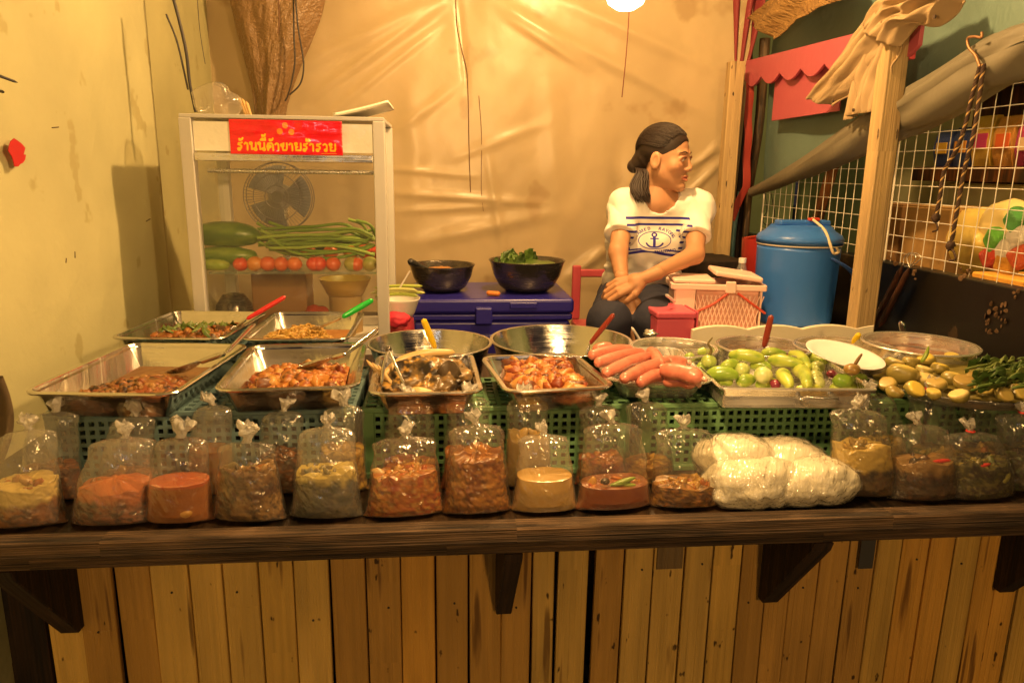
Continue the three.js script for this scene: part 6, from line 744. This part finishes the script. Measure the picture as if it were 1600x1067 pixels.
curryBag('bag of green leafy soup with a red band', 1466, 1574, 688, FZ, { fill: 0.66, pal: [[0.07, 0.07, 0.015], DK, [0.22, 0.2, 0.05]], pieces: 90, pc: [[0.3, 0.28, 0.06], GR, [0.42, 0.36, 0.1], DK], haze: 2, band: 1, knotX: -28, extra: [[-0.12, 0.55, 0.005, [0.55, 0.03, 0.02], 2.8, 0.15], [0.16, 0.3, 0.014, [0.24, 0.22, 0.05], 1.6, 0.7]], extraName: 'vegetable_slice' });
curryBag('bag of dark soup with greens and a red chili by the counter end', 1546, 1650, 660, FZ - 0.02, { fill: 0.55, pal: [DK, [0.1, 0.08, 0.02], GR], pieces: 60, pc: [GR, YE, [0.36, 0.3, 0.08], DK], haze: 2, band: 1, extra: [[0.0, 0.54, 0.006, [0.55, 0.03, 0.02], 3, 0]], extraName: 'chili' });
// bags of white rice noodles lying in a heap
{ const nm = std({ color: C(0.74, 0.69, 0.55), roughness: 0.6, bumpMap: rep(T.coarse, 12), bumpScale: 0.004 }), nf = M.film.clone(); nf.transmission = 0.9; nf.bumpMap = rep(T.crinkle, 7); nf.bumpScale = 0.004;
  [['fat white noodle bag at the front of the heap beside the mince bag', 1170, 757, FZ, 0.09, 0.046, 0.054, 0], ['white noodle bag at the front of the heap beside the pickled shoots', 1264, 760, FZ, 0.086, 0.042, 0.054, 1], ['white noodle bag on top of the heap over the mince side', 1154, 716, BZ + 0.04, 0.078, 0.046, 0.06, 2], ['white noodle bag on top of the heap over the shoots side', 1226, 722, BZ + 0.045, 0.08, 0.042, 0.06, 3]].forEach(([l, px, py, z, rx, ry, rz, i]) => {
    const p = onZ(px, py, z), y = i < 2 ? CT + ry * 0.86 : Math.max(p.y, CT + ry * 0.9), o = thing('noodle_bag', l, 'bag', V(p.x, CT + 0.001, z), 0, 'white noodle bags heaped on the counter'); const g = blob(rx, ry, rz, 22, 0.17, 1.3, i * 5 + 2); const P = g.attributes.position; for (let k = 0; k < P.count; k++) { let x = P.getX(k), yy = P.getY(k), zz = P.getZ(k); const e = 1 + 0.07 * (fbm(x * 50 + i * 9, yy * 50, zz * 50, 3) - 0.5) - 0.09 * Math.exp(-(((x * 0.8 + yy * 0.6 + 0.01 * i) / 0.008) ** 2)); x *= e; zz *= e; yy *= e; const lo = -(y - CT - 0.001); if (yy < lo + 0.012) yy = Math.max(lo, lo + (yy - lo - 0.012) * 0.1 + 0.008); P.setXYZ(k, x, Math.max(yy, lo), zz); } g.computeVertexNormals(); g.translate(0, y - CT - 0.001, 0);
    const uvs = new Float32Array(P.count * 2); for (let k = 0; k < P.count; k++) { uvs[k * 2] = P.getX(k) + P.getZ(k) * 0.6; uvs[k * 2 + 1] = P.getY(k) + P.getZ(k) * 0.5; } g.setAttribute('uv', new THREE.BufferAttribute(uvs, 2)); part('noodles', g, nm, o); const fg = mergeVertices(g.clone(), 1e-6), FP = fg.attributes.position, FN = fg.attributes.normal; for (let k = 0; k < FP.count; k++) { const x = FP.getX(k), yy = FP.getY(k), zz = FP.getZ(k), d = 0.0022 + 0.006 * Math.max(0, fbm(x * 34 + i * 3, yy * 34, zz * 34, 3) - 0.45); FP.setXYZ(k, x + FN.getX(k) * d, Math.max(0.0003, yy + FN.getY(k) * d), zz + FN.getZ(k) * d); } fg.computeVertexNormals(); part('film', fg, nf, o); });
}
// small scraps on the counter
{ const p = onZ(556, 642, BZ - 0.03); solo('ribbon_scrap', new THREE.TorusGeometry(0.008, 0.0022, 6, 16).scale(1, 1.2, 1).translate(p.x - 0.012, p.y, p.z), std({ color: C(0.25, 0.3, 0.2), roughness: 0.5 }), 'small looped green ribbon beside the bag knot', 'ribbon'); }

// ================= the seated woman =================
const smin = (a, b, k) => { const h = clamp(0.5 + 0.5 * (b - a) / k); return lerp(b, a, h) - k * h * (1 - h); };
const cap = (p, a, b, ra, rb) => { const dx = b.x - a.x, dy = b.y - a.y, dz = b.z - a.z, L = dx * dx + dy * dy + dz * dz, t = L ? clamp(((p.x - a.x) * dx + (p.y - a.y) * dy + (p.z - a.z) * dz) / L) : 0; return Math.hypot(p.x - a.x - dx * t, p.y - a.y - dy * t, p.z - a.z - dz * t) - lerp(ra, rb, t); };
const ell = (p, c, r) => { const x = (p.x - c.x) / r.x, y = (p.y - c.y) / r.y, z = (p.z - c.z) / r.z, k = Math.hypot(x, y, z); return (k - 1) * Math.min(r.x, r.y, r.z) * (k > 1 ? 1 : 1); };
// surface nets over a box
function nets(f, lo, hi, cell) {
  const nx = Math.ceil((hi.x - lo.x) / cell) + 1, ny = Math.ceil((hi.y - lo.y) / cell) + 1, nz = Math.ceil((hi.z - lo.z) / cell) + 1, D = new Float32Array(nx * ny * nz), q = V(0, 0, 0), at = (i, j, k) => (k * ny + j) * nx + i;
  for (let k = 0; k < nz; k++) for (let j = 0; j < ny; j++) for (let i = 0; i < nx; i++) { q.set(lo.x + i * cell, lo.y + j * cell, lo.z + k * cell); D[at(i, j, k)] = f(q); }
  const id = new Int32Array(nx * ny * nz).fill(-1), pos = [], idx = [], E = [[0, 1], [2, 3], [4, 5], [6, 7], [0, 2], [1, 3], [4, 6], [5, 7], [0, 4], [1, 5], [2, 6], [3, 7]];
  for (let k = 0; k < nz - 1; k++) for (let j = 0; j < ny - 1; j++) for (let i = 0; i < nx - 1; i++) {
    const c = []; let m = 0; for (let b = 0; b < 8; b++) { const v = D[at(i + (b & 1), j + (b >> 1 & 1), k + (b >> 2))]; c.push(v); if (v < 0) m |= 1 << b; } if (m === 0 || m === 255) continue;
    let x = 0, y = 0, z = 0, n = 0; for (const [a, b] of E) if ((c[a] < 0) !== (c[b] < 0)) { const t = c[a] / (c[a] - c[b]); x += lerp(a & 1, b & 1, t); y += lerp(a >> 1 & 1, b >> 1 & 1, t); z += lerp(a >> 2, b >> 2, t); n++; }
    id[at(i, j, k)] = pos.length / 3; pos.push(lo.x + (i + x / n) * cell, lo.y + (j + y / n) * cell, lo.z + (k + z / n) * cell);
  }
  const quad = (a, b, c, d, fl) => { if (a < 0 || b < 0 || c < 0 || d < 0) return; fl ? idx.push(a, b, c, a, c, d) : idx.push(a, c, b, a, d, c); };
  for (let k = 1; k < nz - 1; k++) for (let j = 1; j < ny - 1; j++) for (let i = 1; i < nx - 1; i++) { const s = D[at(i, j, k)] < 0;
    if (s !== (D[at(i + 1, j, k)] < 0)) quad(id[at(i, j - 1, k - 1)], id[at(i, j, k - 1)], id[at(i, j, k)], id[at(i, j - 1, k)], s);
    if (s !== (D[at(i, j + 1, k)] < 0)) quad(id[at(i - 1, j, k - 1)], id[at(i - 1, j, k)], id[at(i, j, k)], id[at(i, j, k - 1)], s);
    if (s !== (D[at(i, j, k + 1)] < 0)) quad(id[at(i - 1, j - 1, k)], id[at(i, j - 1, k)], id[at(i, j, k)], id[at(i - 1, j, k)], s); }
  const g = new THREE.BufferGeometry(); g.setAttribute('position', new THREE.Float32BufferAttribute(pos, 3)); g.setIndex(idx);
  const N = new Float32Array(pos.length), e = cell * 0.5, w = V(0, 0, 0), F = (x, y, z) => f(w.set(x, y, z)); for (let i = 0; i < pos.length; i += 3) { const [x, y, z] = [pos[i], pos[i + 1], pos[i + 2]]; const n = V(F(x + e, y, z) - F(x - e, y, z), F(x, y + e, z) - F(x, y - e, z), F(x, y, z + e) - F(x, y, z - e)).normalize(); N[i] = n.x; N[i + 1] = n.y; N[i + 2] = n.z; }
  g.setAttribute('normal', new THREE.BufferAttribute(N, 3)); return g;
}
{
  const J = { pelvis: V(0.715, 0.815, -1.53), waist: V(0.708, 0.92, -1.475), chest: V(0.7, 1.03, -1.44), upper: V(0.705, 1.105, -1.4), neck: V(0.715, 1.165, -1.375), sR: onZ(977, 323, -1.39), sL: onZ(1090, 326, -1.39), eR: onZ(966, 394, -1.25), eL: onZ(1086, 398, -1.24), wR: onZ(974, 452, -1.165), wL: onZ(1008, 434, -1.135), hipR: V(0.655, 0.81, -1.55), hipL: V(0.775, 0.81, -1.55), kR: onZ(952, 503, -1.13), kL: onZ(1022, 503, -1.12) };
  J.aR = V(J.kR.x + 0.03, FLOOR + 0.08, -1.2); J.aL = V(J.kL.x + 0.02, FLOOR + 0.08, -1.2);
  const headC = onZ(1040, 247, -1.365), turn = 0.9;
  const w = thing('person', 'seated woman with a black ponytail in a white printed T-shirt and jeans', 'person', V(0, 0, 0));
  const torso = (p) => { let d = cap(p, V(J.pelvis.x - 0.032, J.pelvis.y, J.pelvis.z), V(J.pelvis.x + 0.032, J.pelvis.y, J.pelvis.z), 0.092, 0.092); d = smin(d, cap(p, J.pelvis, J.waist, 0.09, 0.08), 0.06); d = smin(d, cap(p, V(J.waist.x - 0.028, J.waist.y, J.waist.z), V(J.chest.x - 0.042, J.chest.y, J.chest.z), 0.076, 0.081), 0.05); d = smin(d, cap(p, V(J.waist.x + 0.028, J.waist.y, J.waist.z), V(J.chest.x + 0.042, J.chest.y, J.chest.z), 0.076, 0.081), 0.05); d = smin(d, ell(p, V(J.chest.x - 0.045, J.chest.y - 0.01, J.chest.z + 0.06), V(0.045, 0.05, 0.04)), 0.04); d = smin(d, ell(p, V(J.chest.x + 0.045, J.chest.y - 0.01, J.chest.z + 0.06), V(0.045, 0.05, 0.04)), 0.04); d = smin(d, cap(p, J.sR, J.sL, 0.042, 0.042), 0.06); d = smin(d, cap(p, V(J.neck.x - 0.02, J.neck.y - 0.012, J.neck.z - 0.015), J.sR, 0.042, 0.034), 0.04); d = smin(d, cap(p, V(J.neck.x + 0.02, J.neck.y - 0.012, J.neck.z - 0.015), J.sL, 0.042, 0.034), 0.04); return d; };
  const armR = (p) => smin(cap(p, J.sR, J.eR, 0.041, 0.029), cap(p, J.eR, J.wR, 0.03, 0.019), 0.015), armL = (p) => smin(cap(p, J.sL, J.eL, 0.041, 0.029), cap(p, J.eL, J.wL, 0.03, 0.019), 0.015);
  const legs = (p) => { let a = smin(cap(p, J.hipR, J.kR, 0.076, 0.052), cap(p, J.kR, J.aR, 0.055, 0.036), 0.02), b = smin(cap(p, J.hipL, J.kL, 0.076, 0.052), cap(p, J.kL, J.aL, 0.055, 0.036), 0.02); return Math.min(a, b); };
  const neckTop = headC.clone().add(V(-0.012, -0.075, -0.012));
  const body = (p) => { let d = smin(torso(p), cap(p, J.neck, neckTop, 0.044, 0.04), 0.035); d = smin(d, armR(p), 0.03); d = smin(d, armL(p), 0.03); d = smin(d, legs(p), 0.04); return d; };
  const gBody = nets(body, V(0.36, FLOOR + 0.02, -1.72), V(1.0, 1.32, -0.98), 0.0105);
  // head in its own axes: z forward, y up, eyes at y = 0
  const headF = (p) => { const ax = Math.abs(p.x), m = V(ax, p.y, p.z); let d = ell(p, V(0, 0.035, -0.012), V(0.074, 0.08, 0.092)); d = smin(d, ell(p, V(0, -0.03, 0.022), V(0.059, 0.078, 0.064)), 0.03); d = smin(d, cap(m, V(0.041, -0.048, 0.005), V(0.006, -0.096, 0.06), 0.019, 0.014), 0.03); d = smin(d, ell(m, V(0.038, -0.026, 0.056), V(0.024, 0.022, 0.02)), 0.02); d = smin(d, cap(m, V(0.012, 0.022, 0.082), V(0.04, 0.02, 0.068), 0.005, 0.004), 0.014);
    d = -smin(-d, ell(m, V(0.031, 0.002, 0.094), V(0.02, 0.012, 0.016)), 0.012); d = smin(d, cap(p, V(0, 0.008, 0.082), V(0, -0.03, 0.0965), 0.006, 0.0098), 0.012); d = smin(d, ell(m, V(0.012, -0.035, 0.09), V(0.009, 0.008, 0.011)), 0.007); d = smin(d, ell(m, V(0.031, 0.002, 0.0735), V(0.0155, 0.0095, 0.012)), 0.004);
    d = smin(d, cap(m, V(0, -0.0575, 0.0905), V(0.02, -0.0615, 0.078), 0.0055, 0.003), 0.005); d = smin(d, cap(m, V(0, -0.0725, 0.0885), V(0.018, -0.068, 0.077), 0.0065, 0.003), 0.005); d = -smin(-d, cap(m, V(0, -0.0652, 0.097), V(0.016, -0.065, 0.085), 0.0022, 0.001), 0.003);
    d = smin(d, ell(p, V(0, -0.098, 0.07), V(0.018, 0.014, 0.016)), 0.014); const q = V(ax - 0.074, p.y + 0.012, p.z + 0.008); let e = ell(q, V(0, 0, 0), V(0.011, 0.031, 0.02)); e = -smin(-e, ell(q, V(0.01, 0.003, 0.004), V(0.006, 0.019, 0.011)), 0.004); d = smin(d, e, 0.006); d = smin(d, cap(p, V(0, -0.06, -0.02), V(0, -0.16, -0.03), 0.047, 0.045), 0.03); return d; };
  const gHead = nets(headF, V(-0.1, -0.15, -0.115), V(0.1, 0.13, 0.125), 0.0034);
  const skinA = [0.5, 0.265, 0.14], skinB = [0.42, 0.2, 0.1], lip = [0.42, 0.1, 0.075];
  paint(gHead, (x, y, z) => { const a = Math.abs(x); let c = mixc(skinA, skinB, 0.5 * fbm(x * 60, y * 60, z * 60 + 9, 3)); const l = sst(0.0085, 0.004, Math.abs(y + 0.065)) * sst(0.024, 0.016, a) * sst(0.074, 0.08, z); c = mixc(c, lip, l * 0.85); const inner = sst(0.0016, 0.0004, Math.abs(y + 0.0652)) * sst(0.018, 0.012, a) * sst(0.074, 0.08, z); c = mixc(c, [0.06, 0.015, 0.012], inner); c = mixc(c, [0.55, 0.22, 0.13], 0.25 * sst(0.03, 0.01, Math.hypot(a - 0.04, y + 0.025)) * sst(0.03, 0.05, z)); return c; });
  const HM = new THREE.Matrix4().makeTranslation(headC.x, headC.y, headC.z).multiply(new THREE.Matrix4().makeRotationY(turn)).multiply(new THREE.Matrix4().makeRotationX(0.05)).multiply(new THREE.Matrix4().makeScale(0.89, 0.9, 0.89));
  gHead.applyMatrix4(HM);
  // hands: own frames, fingers as separate chains
  function hand(wrist, fwd, back, thumbSide, curl, spread = 0.12) { // fwd towards fingertips, back = out of the back of the hand
    const X = back.clone().cross(fwd).normalize().multiplyScalar(thumbSide), Bk = back.clone().addScaledVector(fwd, -back.dot(fwd)).normalize(), W = (x, y, z) => wrist.clone().addScaledVector(X, x).addScaledVector(Bk, y).addScaledVector(fwd, z), bones = [];
    const pc = W(0, 0, 0.045); const fingers = [[0.026, 0.088, [0.038, 0.024, 0.019]], [0.009, 0.092, [0.042, 0.027, 0.02]], [-0.009, 0.089, [0.039, 0.025, 0.02]], [-0.025, 0.083, [0.03, 0.019, 0.017]]], chains = [];
    fingers.forEach(([x, z, L], i) => { let p = W(x, 0.002, z), an = curl[0], px = x; const ch = [W(x * 0.8, 0, z - 0.03), p]; let cx = x, cy = 0.002, cz = z; L.forEach((l, k) => { cz += Math.cos(an) * l; cy -= Math.sin(an) * l; cx += spread * (1.5 - i) * 0.3 * l; ch.push(W(cx, cy, cz)); an += curl[k + 1] ?? curl[curl.length - 1]; }); chains.push([ch, [0.0105, 0.0092, 0.0085, 0.0078, 0.0068]]); });
    const th = [W(0.018, -0.004, 0.02), W(0.036, -0.01, 0.045), W(0.042, -0.018, 0.074), W(0.038, -0.026, 0.096)]; chains.push([th, [0.013, 0.0115, 0.0098, 0.0078]]);
    const f = (p) => { let d = cap(p, W(0.014, 0, 0.03), W(0.018, 0, 0.08), 0.0135, 0.0125); d = smin(d, cap(p, W(-0.014, 0, 0.03), W(-0.016, 0, 0.075), 0.0135, 0.0115), 0.014); d = smin(d, cap(p, W(0, 0, -0.04), W(0, 0, 0.03), 0.0215, 0.019), 0.014); let e = 9; for (const [c, r] of chains) { let q = 9; for (let k = 0; k + 1 < c.length; k++) q = smin(q, cap(p, c[k], c[k + 1], r[k], r[k + 1]), 0.003); e = Math.min(e, q); } return smin(d, e, 0.006); };
    const lo = V(9, 9, 9), hi = V(-9, -9, -9); for (const [c] of chains) for (const p of c) { lo.min(p); hi.max(p); } for (const p of [W(0, 0, -0.045), W(0.03, 0, 0), W(-0.03, 0, 0)]) { lo.min(p); hi.max(p); } lo.subScalar(0.026); hi.addScalar(0.026); return nets(f, lo, hi, 0.0034);
  }
  // her right hand hangs over the thigh, her left hand holds the right wrist
  const gR = hand(J.wR, V(0.1, -0.93, 0.36).normalize(), V(-0.35, 0.3, 0.88).normalize(), 1, [0.15, 0.3, 0.25, 0.2], 0.05);
  const fl = J.wR.clone().add(V(-0.01, 0.012, 0.02)).sub(J.wL).normalize(); const gL = hand(J.wL, fl, V(0.15, 0.75, 0.65).normalize(), 1, [0.35, 0.75, 0.6, 0.4], 0.05);
  for (const g of [gBody, gR, gL]) paint(g, (x, y, z) => mixc(skinA, skinB, 0.3 + 0.5 * fbm(x * 45, y * 45, z * 45, 3)));
  const all = merge([gBody, gHead, gR, gL].map((g) => { g.deleteAttribute('uv'); return g; }));
  part('body', all, phy({ color: C(1, 1, 1), vertexColors: true, roughness: 0.55, sheen: 0.1 }), w);
  const inHead = (g) => { g.applyMatrix4(HM); return g; };
  for (const s of [-1, 1]) { const e = part('eye', inHead(new THREE.SphereGeometry(0.0115, 20, 16).translate(s * 0.031, 0.001, 0.0742)), std({ color: C(0.62, 0.56, 0.5), roughness: 0.15 }), w); part('iris', inHead(new THREE.SphereGeometry(0.0066, 16, 12).translate(s * 0.031 + 0.001, 0.001, 0.0797)), std({ color: C(0.02, 0.012, 0.008), roughness: 0.08 }), e);
    part('eyelid', inHead(limb([V(s * 0.0165, 0.0015, 0.0815), V(s * 0.024, 0.0085, 0.0865), V(s * 0.033, 0.0095, 0.0862), V(s * 0.047, 0.003, 0.0765)], [0.0022, 0.004, 0.0042, 0.0024], 16, 8)), std({ color: C(0.3, 0.13, 0.07), roughness: 0.5 }), w);
    part('eyebrow', inHead(limb([V(s * 0.014, 0.02, 0.0885), V(s * 0.03, 0.0255, 0.0845), V(s * 0.05, 0.019, 0.068)], [0.0016, 0.002, 0.001], 16, 6)), std({ color: C(0.03, 0.018, 0.012), roughness: 0.8 }), w); }
  // hair: cap drawn back to a low ponytail over her right shoulder
  const hairF = (p) => { let d = ell(p, V(0, 0.04, -0.016), V(0.0785, 0.0825, 0.097)); const ax = Math.abs(p.x); const cut = Math.max(0.75 * p.z + 0.0 - 0.052 + 0.55 * Math.max(0, 0.05 - p.y) + 0.35 * (ax > 0.06 ? (ax - 0.06) : 0) - 0.45 * Math.max(0, p.y - 0.055), -(p.y + 0.055 + 0.9 * Math.min(0, p.z + 0.02))); d = Math.max(d, cut); const ear = ell(V(ax, p.y, p.z), V(0.082, -0.014, -0.004), V(0.018, 0.03, 0.02)); d = Math.max(d, -ear); d = smin(d, cap(p, V(-0.01, -0.015, -0.085), V(-0.02, -0.035, -0.112), 0.045, 0.026), 0.02); const a = Math.atan2(p.z + 0.09, p.y - 0.0); return d + 0.003 * (fbm(p.x * 60, p.y * 60, p.z * 14, 2) - 0.5); };
  const hm = phy({ color: C(0.022, 0.012, 0.008), roughness: 0.58 });
  const hair = part('hair', inHead(nets(hairF, V(-0.12, -0.12, -0.17), V(0.12, 0.15, 0.1), 0.004)), hm, w);
  { // combed strands over the cap
    const st = []; for (let k = 0; k < 620; k++) { const th = rr(-1.62, 1.62), e = 0.0004 + rr(0, 0.0026), a0 = rr(-0.2, 0.1), pts = []; for (let i = 0; i <= 6; i++) { const t = i / 6, al = lerp(0.95 + a0 - 0.3 * Math.abs(th) / 1.6, -1.75, t), tt = th * (1 - 0.55 * t * t) + rr(-0.03, 0.03); const cx = Math.sin(tt) * Math.cos(al * 0.35), n = V(Math.sin(tt) * (0.0785 + e), Math.cos(tt) * Math.cos(al) * (0.0825 + e), Math.cos(tt) * 0 + Math.sin(al) * (0.097 + e) * Math.max(0.25, Math.cos(tt * 0.6))); pts.push(V(n.x * Math.max(0.3, Math.cos(al * 0.55)), 0.04 + n.y - 0.03 * t * t * Math.abs(Math.sin(tt)), -0.016 + n.z)); } st.push(tube(pts, rr(0.0005, 0.0012), 14, 4)); }
    part('hair_strands', inHead(merge(st)), hm, hair);
  }
  const hp = V(-0.02, -0.035, -0.112).applyMatrix4(HM), locks = []; for (let k = 0; k < 150; k++) { const t = rr(-1.1, 1.1), u = rr(-1, 1), wv = rr(-0.025, 0.025), len = rr(0.55, 1.15), q1 = onZ(1004 + t * 8, 268, -1.38 + u * 0.018), q2 = onZ(999 + t * 10 + wv * 200, 292, -1.345 + u * 0.014), q3 = onZ(1006 + t * 11, 292 + 24 * len, -1.32 + u * 0.012); locks.push(limb([hp.clone(), q1, q2, q3], [0.003, 0.0038, 0.003, 0.0005], 20, 5, 0.8)); }
  part('ponytail', merge(locks), hm, hair);
  // T-shirt
  const shirtTone = (p) => -0.0035 * Math.sin(p.x * 70 + 14 * p.y + 8 * fbm(p.x * 8, p.y * 8, p.z * 8, 2)) * sst(1.08, 0.94, p.y) - 0.016 * (fbm(p.x * 13, p.y * 15, p.z * 13 + 5, 3) - 0.4) - 0.007 * Math.abs(Math.sin(p.y * 42 + 26 * Math.abs(p.x - 0.7) + 7 * fbm(p.x * 7, p.y * 9, 3, 2))) * sst(1.0, 0.9, p.y) - 0.005 * Math.abs(Math.sin((p.x - 0.7) * 60 + p.y * 34 + 5 * fbm(p.x * 9, p.y * 9, 1, 2))) * sst(0.07, 0.13, Math.abs(p.x - 0.705));
  const midR = J.sR.clone().lerp(J.eR, 0.62), midL = J.sL.clone().lerp(J.eL, 0.62), dR = midR.clone().sub(J.sR).normalize(), dL = midL.clone().sub(J.sL).normalize();
  const shirtF = (p) => { let d = torso(p) - 0.01; const sl = (s, m, dir) => { let e = cap(p, s, m.clone().addScaledVector(dir, 0.06), 0.041, 0.048); return Math.max(e, (p.x - m.x) * dir.x + (p.y - m.y) * dir.y + (p.z - m.z) * dir.z); }; d = smin(d, Math.min(sl(J.sR, midR, dR), sl(J.sL, midL, dL)), 0.022); d += shirtTone(p); d = Math.max(d, 0.845 + 0.012 * Math.sin(p.x * 40) - p.y - (p.z + 1.5) * 0.12); const nk = cap(p, V(J.neck.x, J.neck.y + 0.012, J.neck.z + 0.012), V(J.neck.x + 0.005, J.neck.y + 0.1, J.neck.z + 0.05), 0.062, 0.09); return Math.max(d, -nk); };
  const gS = nets(shirtF, V(0.4, 0.8, -1.72), V(1.02, 1.27, -1.1), 0.0064); // the print sits on the chest; uv in the shirt's own front plane
  const up = J.upper.clone().sub(J.waist).normalize(), cm = V(0.7, 1.058, -1.355), P = gS.attributes.position, Nn = gS.attributes.normal, uv = new Float32Array(P.count * 2);
  for (let i = 0; i < P.count; i++) { const p = V(P.getX(i), P.getY(i), P.getZ(i)).sub(cm), u = p.x / 0.32 + 0.5, v = p.y / 0.275 + 0.5, back = Nn.getZ(i) < 0.1 || P.getZ(i) < -1.46; uv[i * 2] = back ? 0.005 : u; uv[i * 2 + 1] = back ? 0.005 : v; }
  gS.setAttribute('uv', new THREE.BufferAttribute(uv, 2));
  const cv = document.createElement('canvas'); cv.width = cv.height = 768; const x = cv.getContext('2d'); x.fillStyle = '#f4f1ec'; x.fillRect(0, 0, 768, 768); x.fillStyle = x.strokeStyle = '#2b2a9c'; x.lineCap = 'butt';
  const bl = '#2b2a9c', L0 = 120, R0 = 640; const stripe = (y, a, b, t) => { x.lineWidth = t; x.beginPath(); x.moveTo(a, y); x.bezierCurveTo(lerp(a, b, 0.3), y + 8, lerp(a, b, 0.7), y + 4, b, y + 6); x.stroke(); };
  stripe(236, L0, R0, 22); stripe(296, L0, R0, 20); stripe(352, L0, 215, 20); stripe(352, 560, R0, 20); stripe(408, L0, 190, 20); stripe(408, 590, R0, 20); stripe(462, L0, 180, 20); stripe(462, 600, R0, 20); stripe(516, L0, 190, 20); stripe(516, 590, R0, 20);
  x.lineWidth = 26; x.beginPath(); x.moveTo(L0, 590); x.bezierCurveTo(250, 540, 330, 530, 420, 560); x.bezierCurveTo(500, 585, 560, 580, R0, 600); x.stroke(); x.lineWidth = 14; x.beginPath(); x.moveTo(L0, 560); x.bezierCurveTo(240, 500, 420, 520, R0, 560); x.stroke();
  x.fillStyle = '#f4f1ec'; x.beginPath(); x.ellipse(385, 440, 165, 108, 0, 0, 7); x.fill(); x.strokeStyle = bl; x.lineWidth = 7; x.beginPath(); x.ellipse(385, 446, 132, 78, 0, 0, 7); x.stroke();
  x.lineWidth = 22; x.beginPath(); x.moveTo(385, 410); x.lineTo(385, 500); x.stroke(); x.lineWidth = 12; x.beginPath(); x.ellipse(385, 396, 17, 17, 0, 0, 7); x.stroke(); x.lineWidth = 15; x.beginPath(); x.moveTo(318, 466); x.quadraticCurveTo(335, 510, 385, 508); x.quadraticCurveTo(435, 510, 452, 466); x.stroke(); x.lineWidth = 11; x.beginPath(); x.moveTo(352, 430); x.lineTo(418, 430); x.stroke();
  x.fillStyle = bl; x.font = 'bold 40px sans-serif'; x.textAlign = 'center'; const arc = (s, a0, a1, rx, ry) => [...s].forEach((ch, i) => { const a = lerp(a0, a1, i / (s.length - 1)); x.save(); x.translate(385 + Math.cos(a) * rx, 446 + Math.sin(a) * ry); x.rotate(Math.atan2(Math.cos(a) * ry, -Math.sin(a) * rx)); x.fillText(ch, 0, 0); x.restore(); });
  arc('SAMED', -2.75, -1.85, 150, 96); arc('RAYONG', -1.3, -0.32, 150, 96); x.save(); x.translate(480, 556); x.rotate(-0.12); x.font = 'bold 36px sans-serif'; x.fillText('THAILAND', 0, 0); x.restore();
  const ct = new THREE.CanvasTexture(cv); ct.colorSpace = THREE.SRGBColorSpace; ct.wrapS = ct.wrapT = THREE.ClampToEdgeWrapping;
  part('t_shirt', gS, std({ color: C(0.9, 0.88, 0.85), map: ct, roughness: 0.85 }), w).userData.label = 'white T-shirt with blue stripes and an anchor print';
  // jeans
  const jeansF = (p) => { let d = smin(legs(p) - 0.011, cap(p, V(J.pelvis.x - 0.032, J.pelvis.y, J.pelvis.z), V(J.pelvis.x + 0.032, J.pelvis.y, J.pelvis.z), 0.102, 0.102), 0.03); d += 0.008 * (fbm(p.x * 22, p.y * 22, p.z * 22, 3) - 0.5) + 0.0025 * Math.sin(p.z * 90 + p.x * 30); d = Math.max(d, FLOOR + 0.09 - p.y); return Math.max(d, p.y - 0.91 - (p.z + 1.55) * 0.1); };
  part('jeans', nets(jeansF, V(0.34, FLOOR + 0.04, -1.72), V(0.98, 0.96, -0.98), 0.0105), std({ color: C(0.018, 0.02, 0.042), roughness: 0.85 }), w);
  for (const a of [J.aR, J.aL]) part('shoe', tr(blob(0.042, 0.035, 0.1, 4, 0.04, 1), a.x, FLOOR + 0.036, a.z + 0.05), plast(0.05, 0.03, 0.03), w);
  // her stool
  const st = thing('red_stool', 'dark pink plastic chair under the seated woman', 'chair', V(0.67, FLOOR, -1.57)), sm = plast(0.42, 0.06, 0.08), sh = 0.698 - FLOOR; part('seat', box(0.34, 0.03, 0.3, 0.01, 0, sh - 0.016, 0), sm, st); for (const a of [-1, 1]) for (const b of [-1, 1]) part('leg', box(0.03, sh - 0.032, 0.03, 0.005, a * 0.14, (sh - 0.032) / 2, b * 0.12), sm, st);
  const tp = onZ(938, 416, -1.68); part('backrest', merge([box(0.034, tp.y - FLOOR - sh, 0.02, 0.006, -0.155, sh + (tp.y - FLOOR - sh) / 2, -0.14), box(0.034, tp.y - FLOOR - sh, 0.02, 0.006, 0.16, sh + (tp.y - FLOOR - sh) / 2, -0.14), box(0.3, 0.03, 0.018, 0.006, 0, tp.y - FLOOR - 0.03, -0.141)]), sm, st);
}
renderer.render(scene, camera);
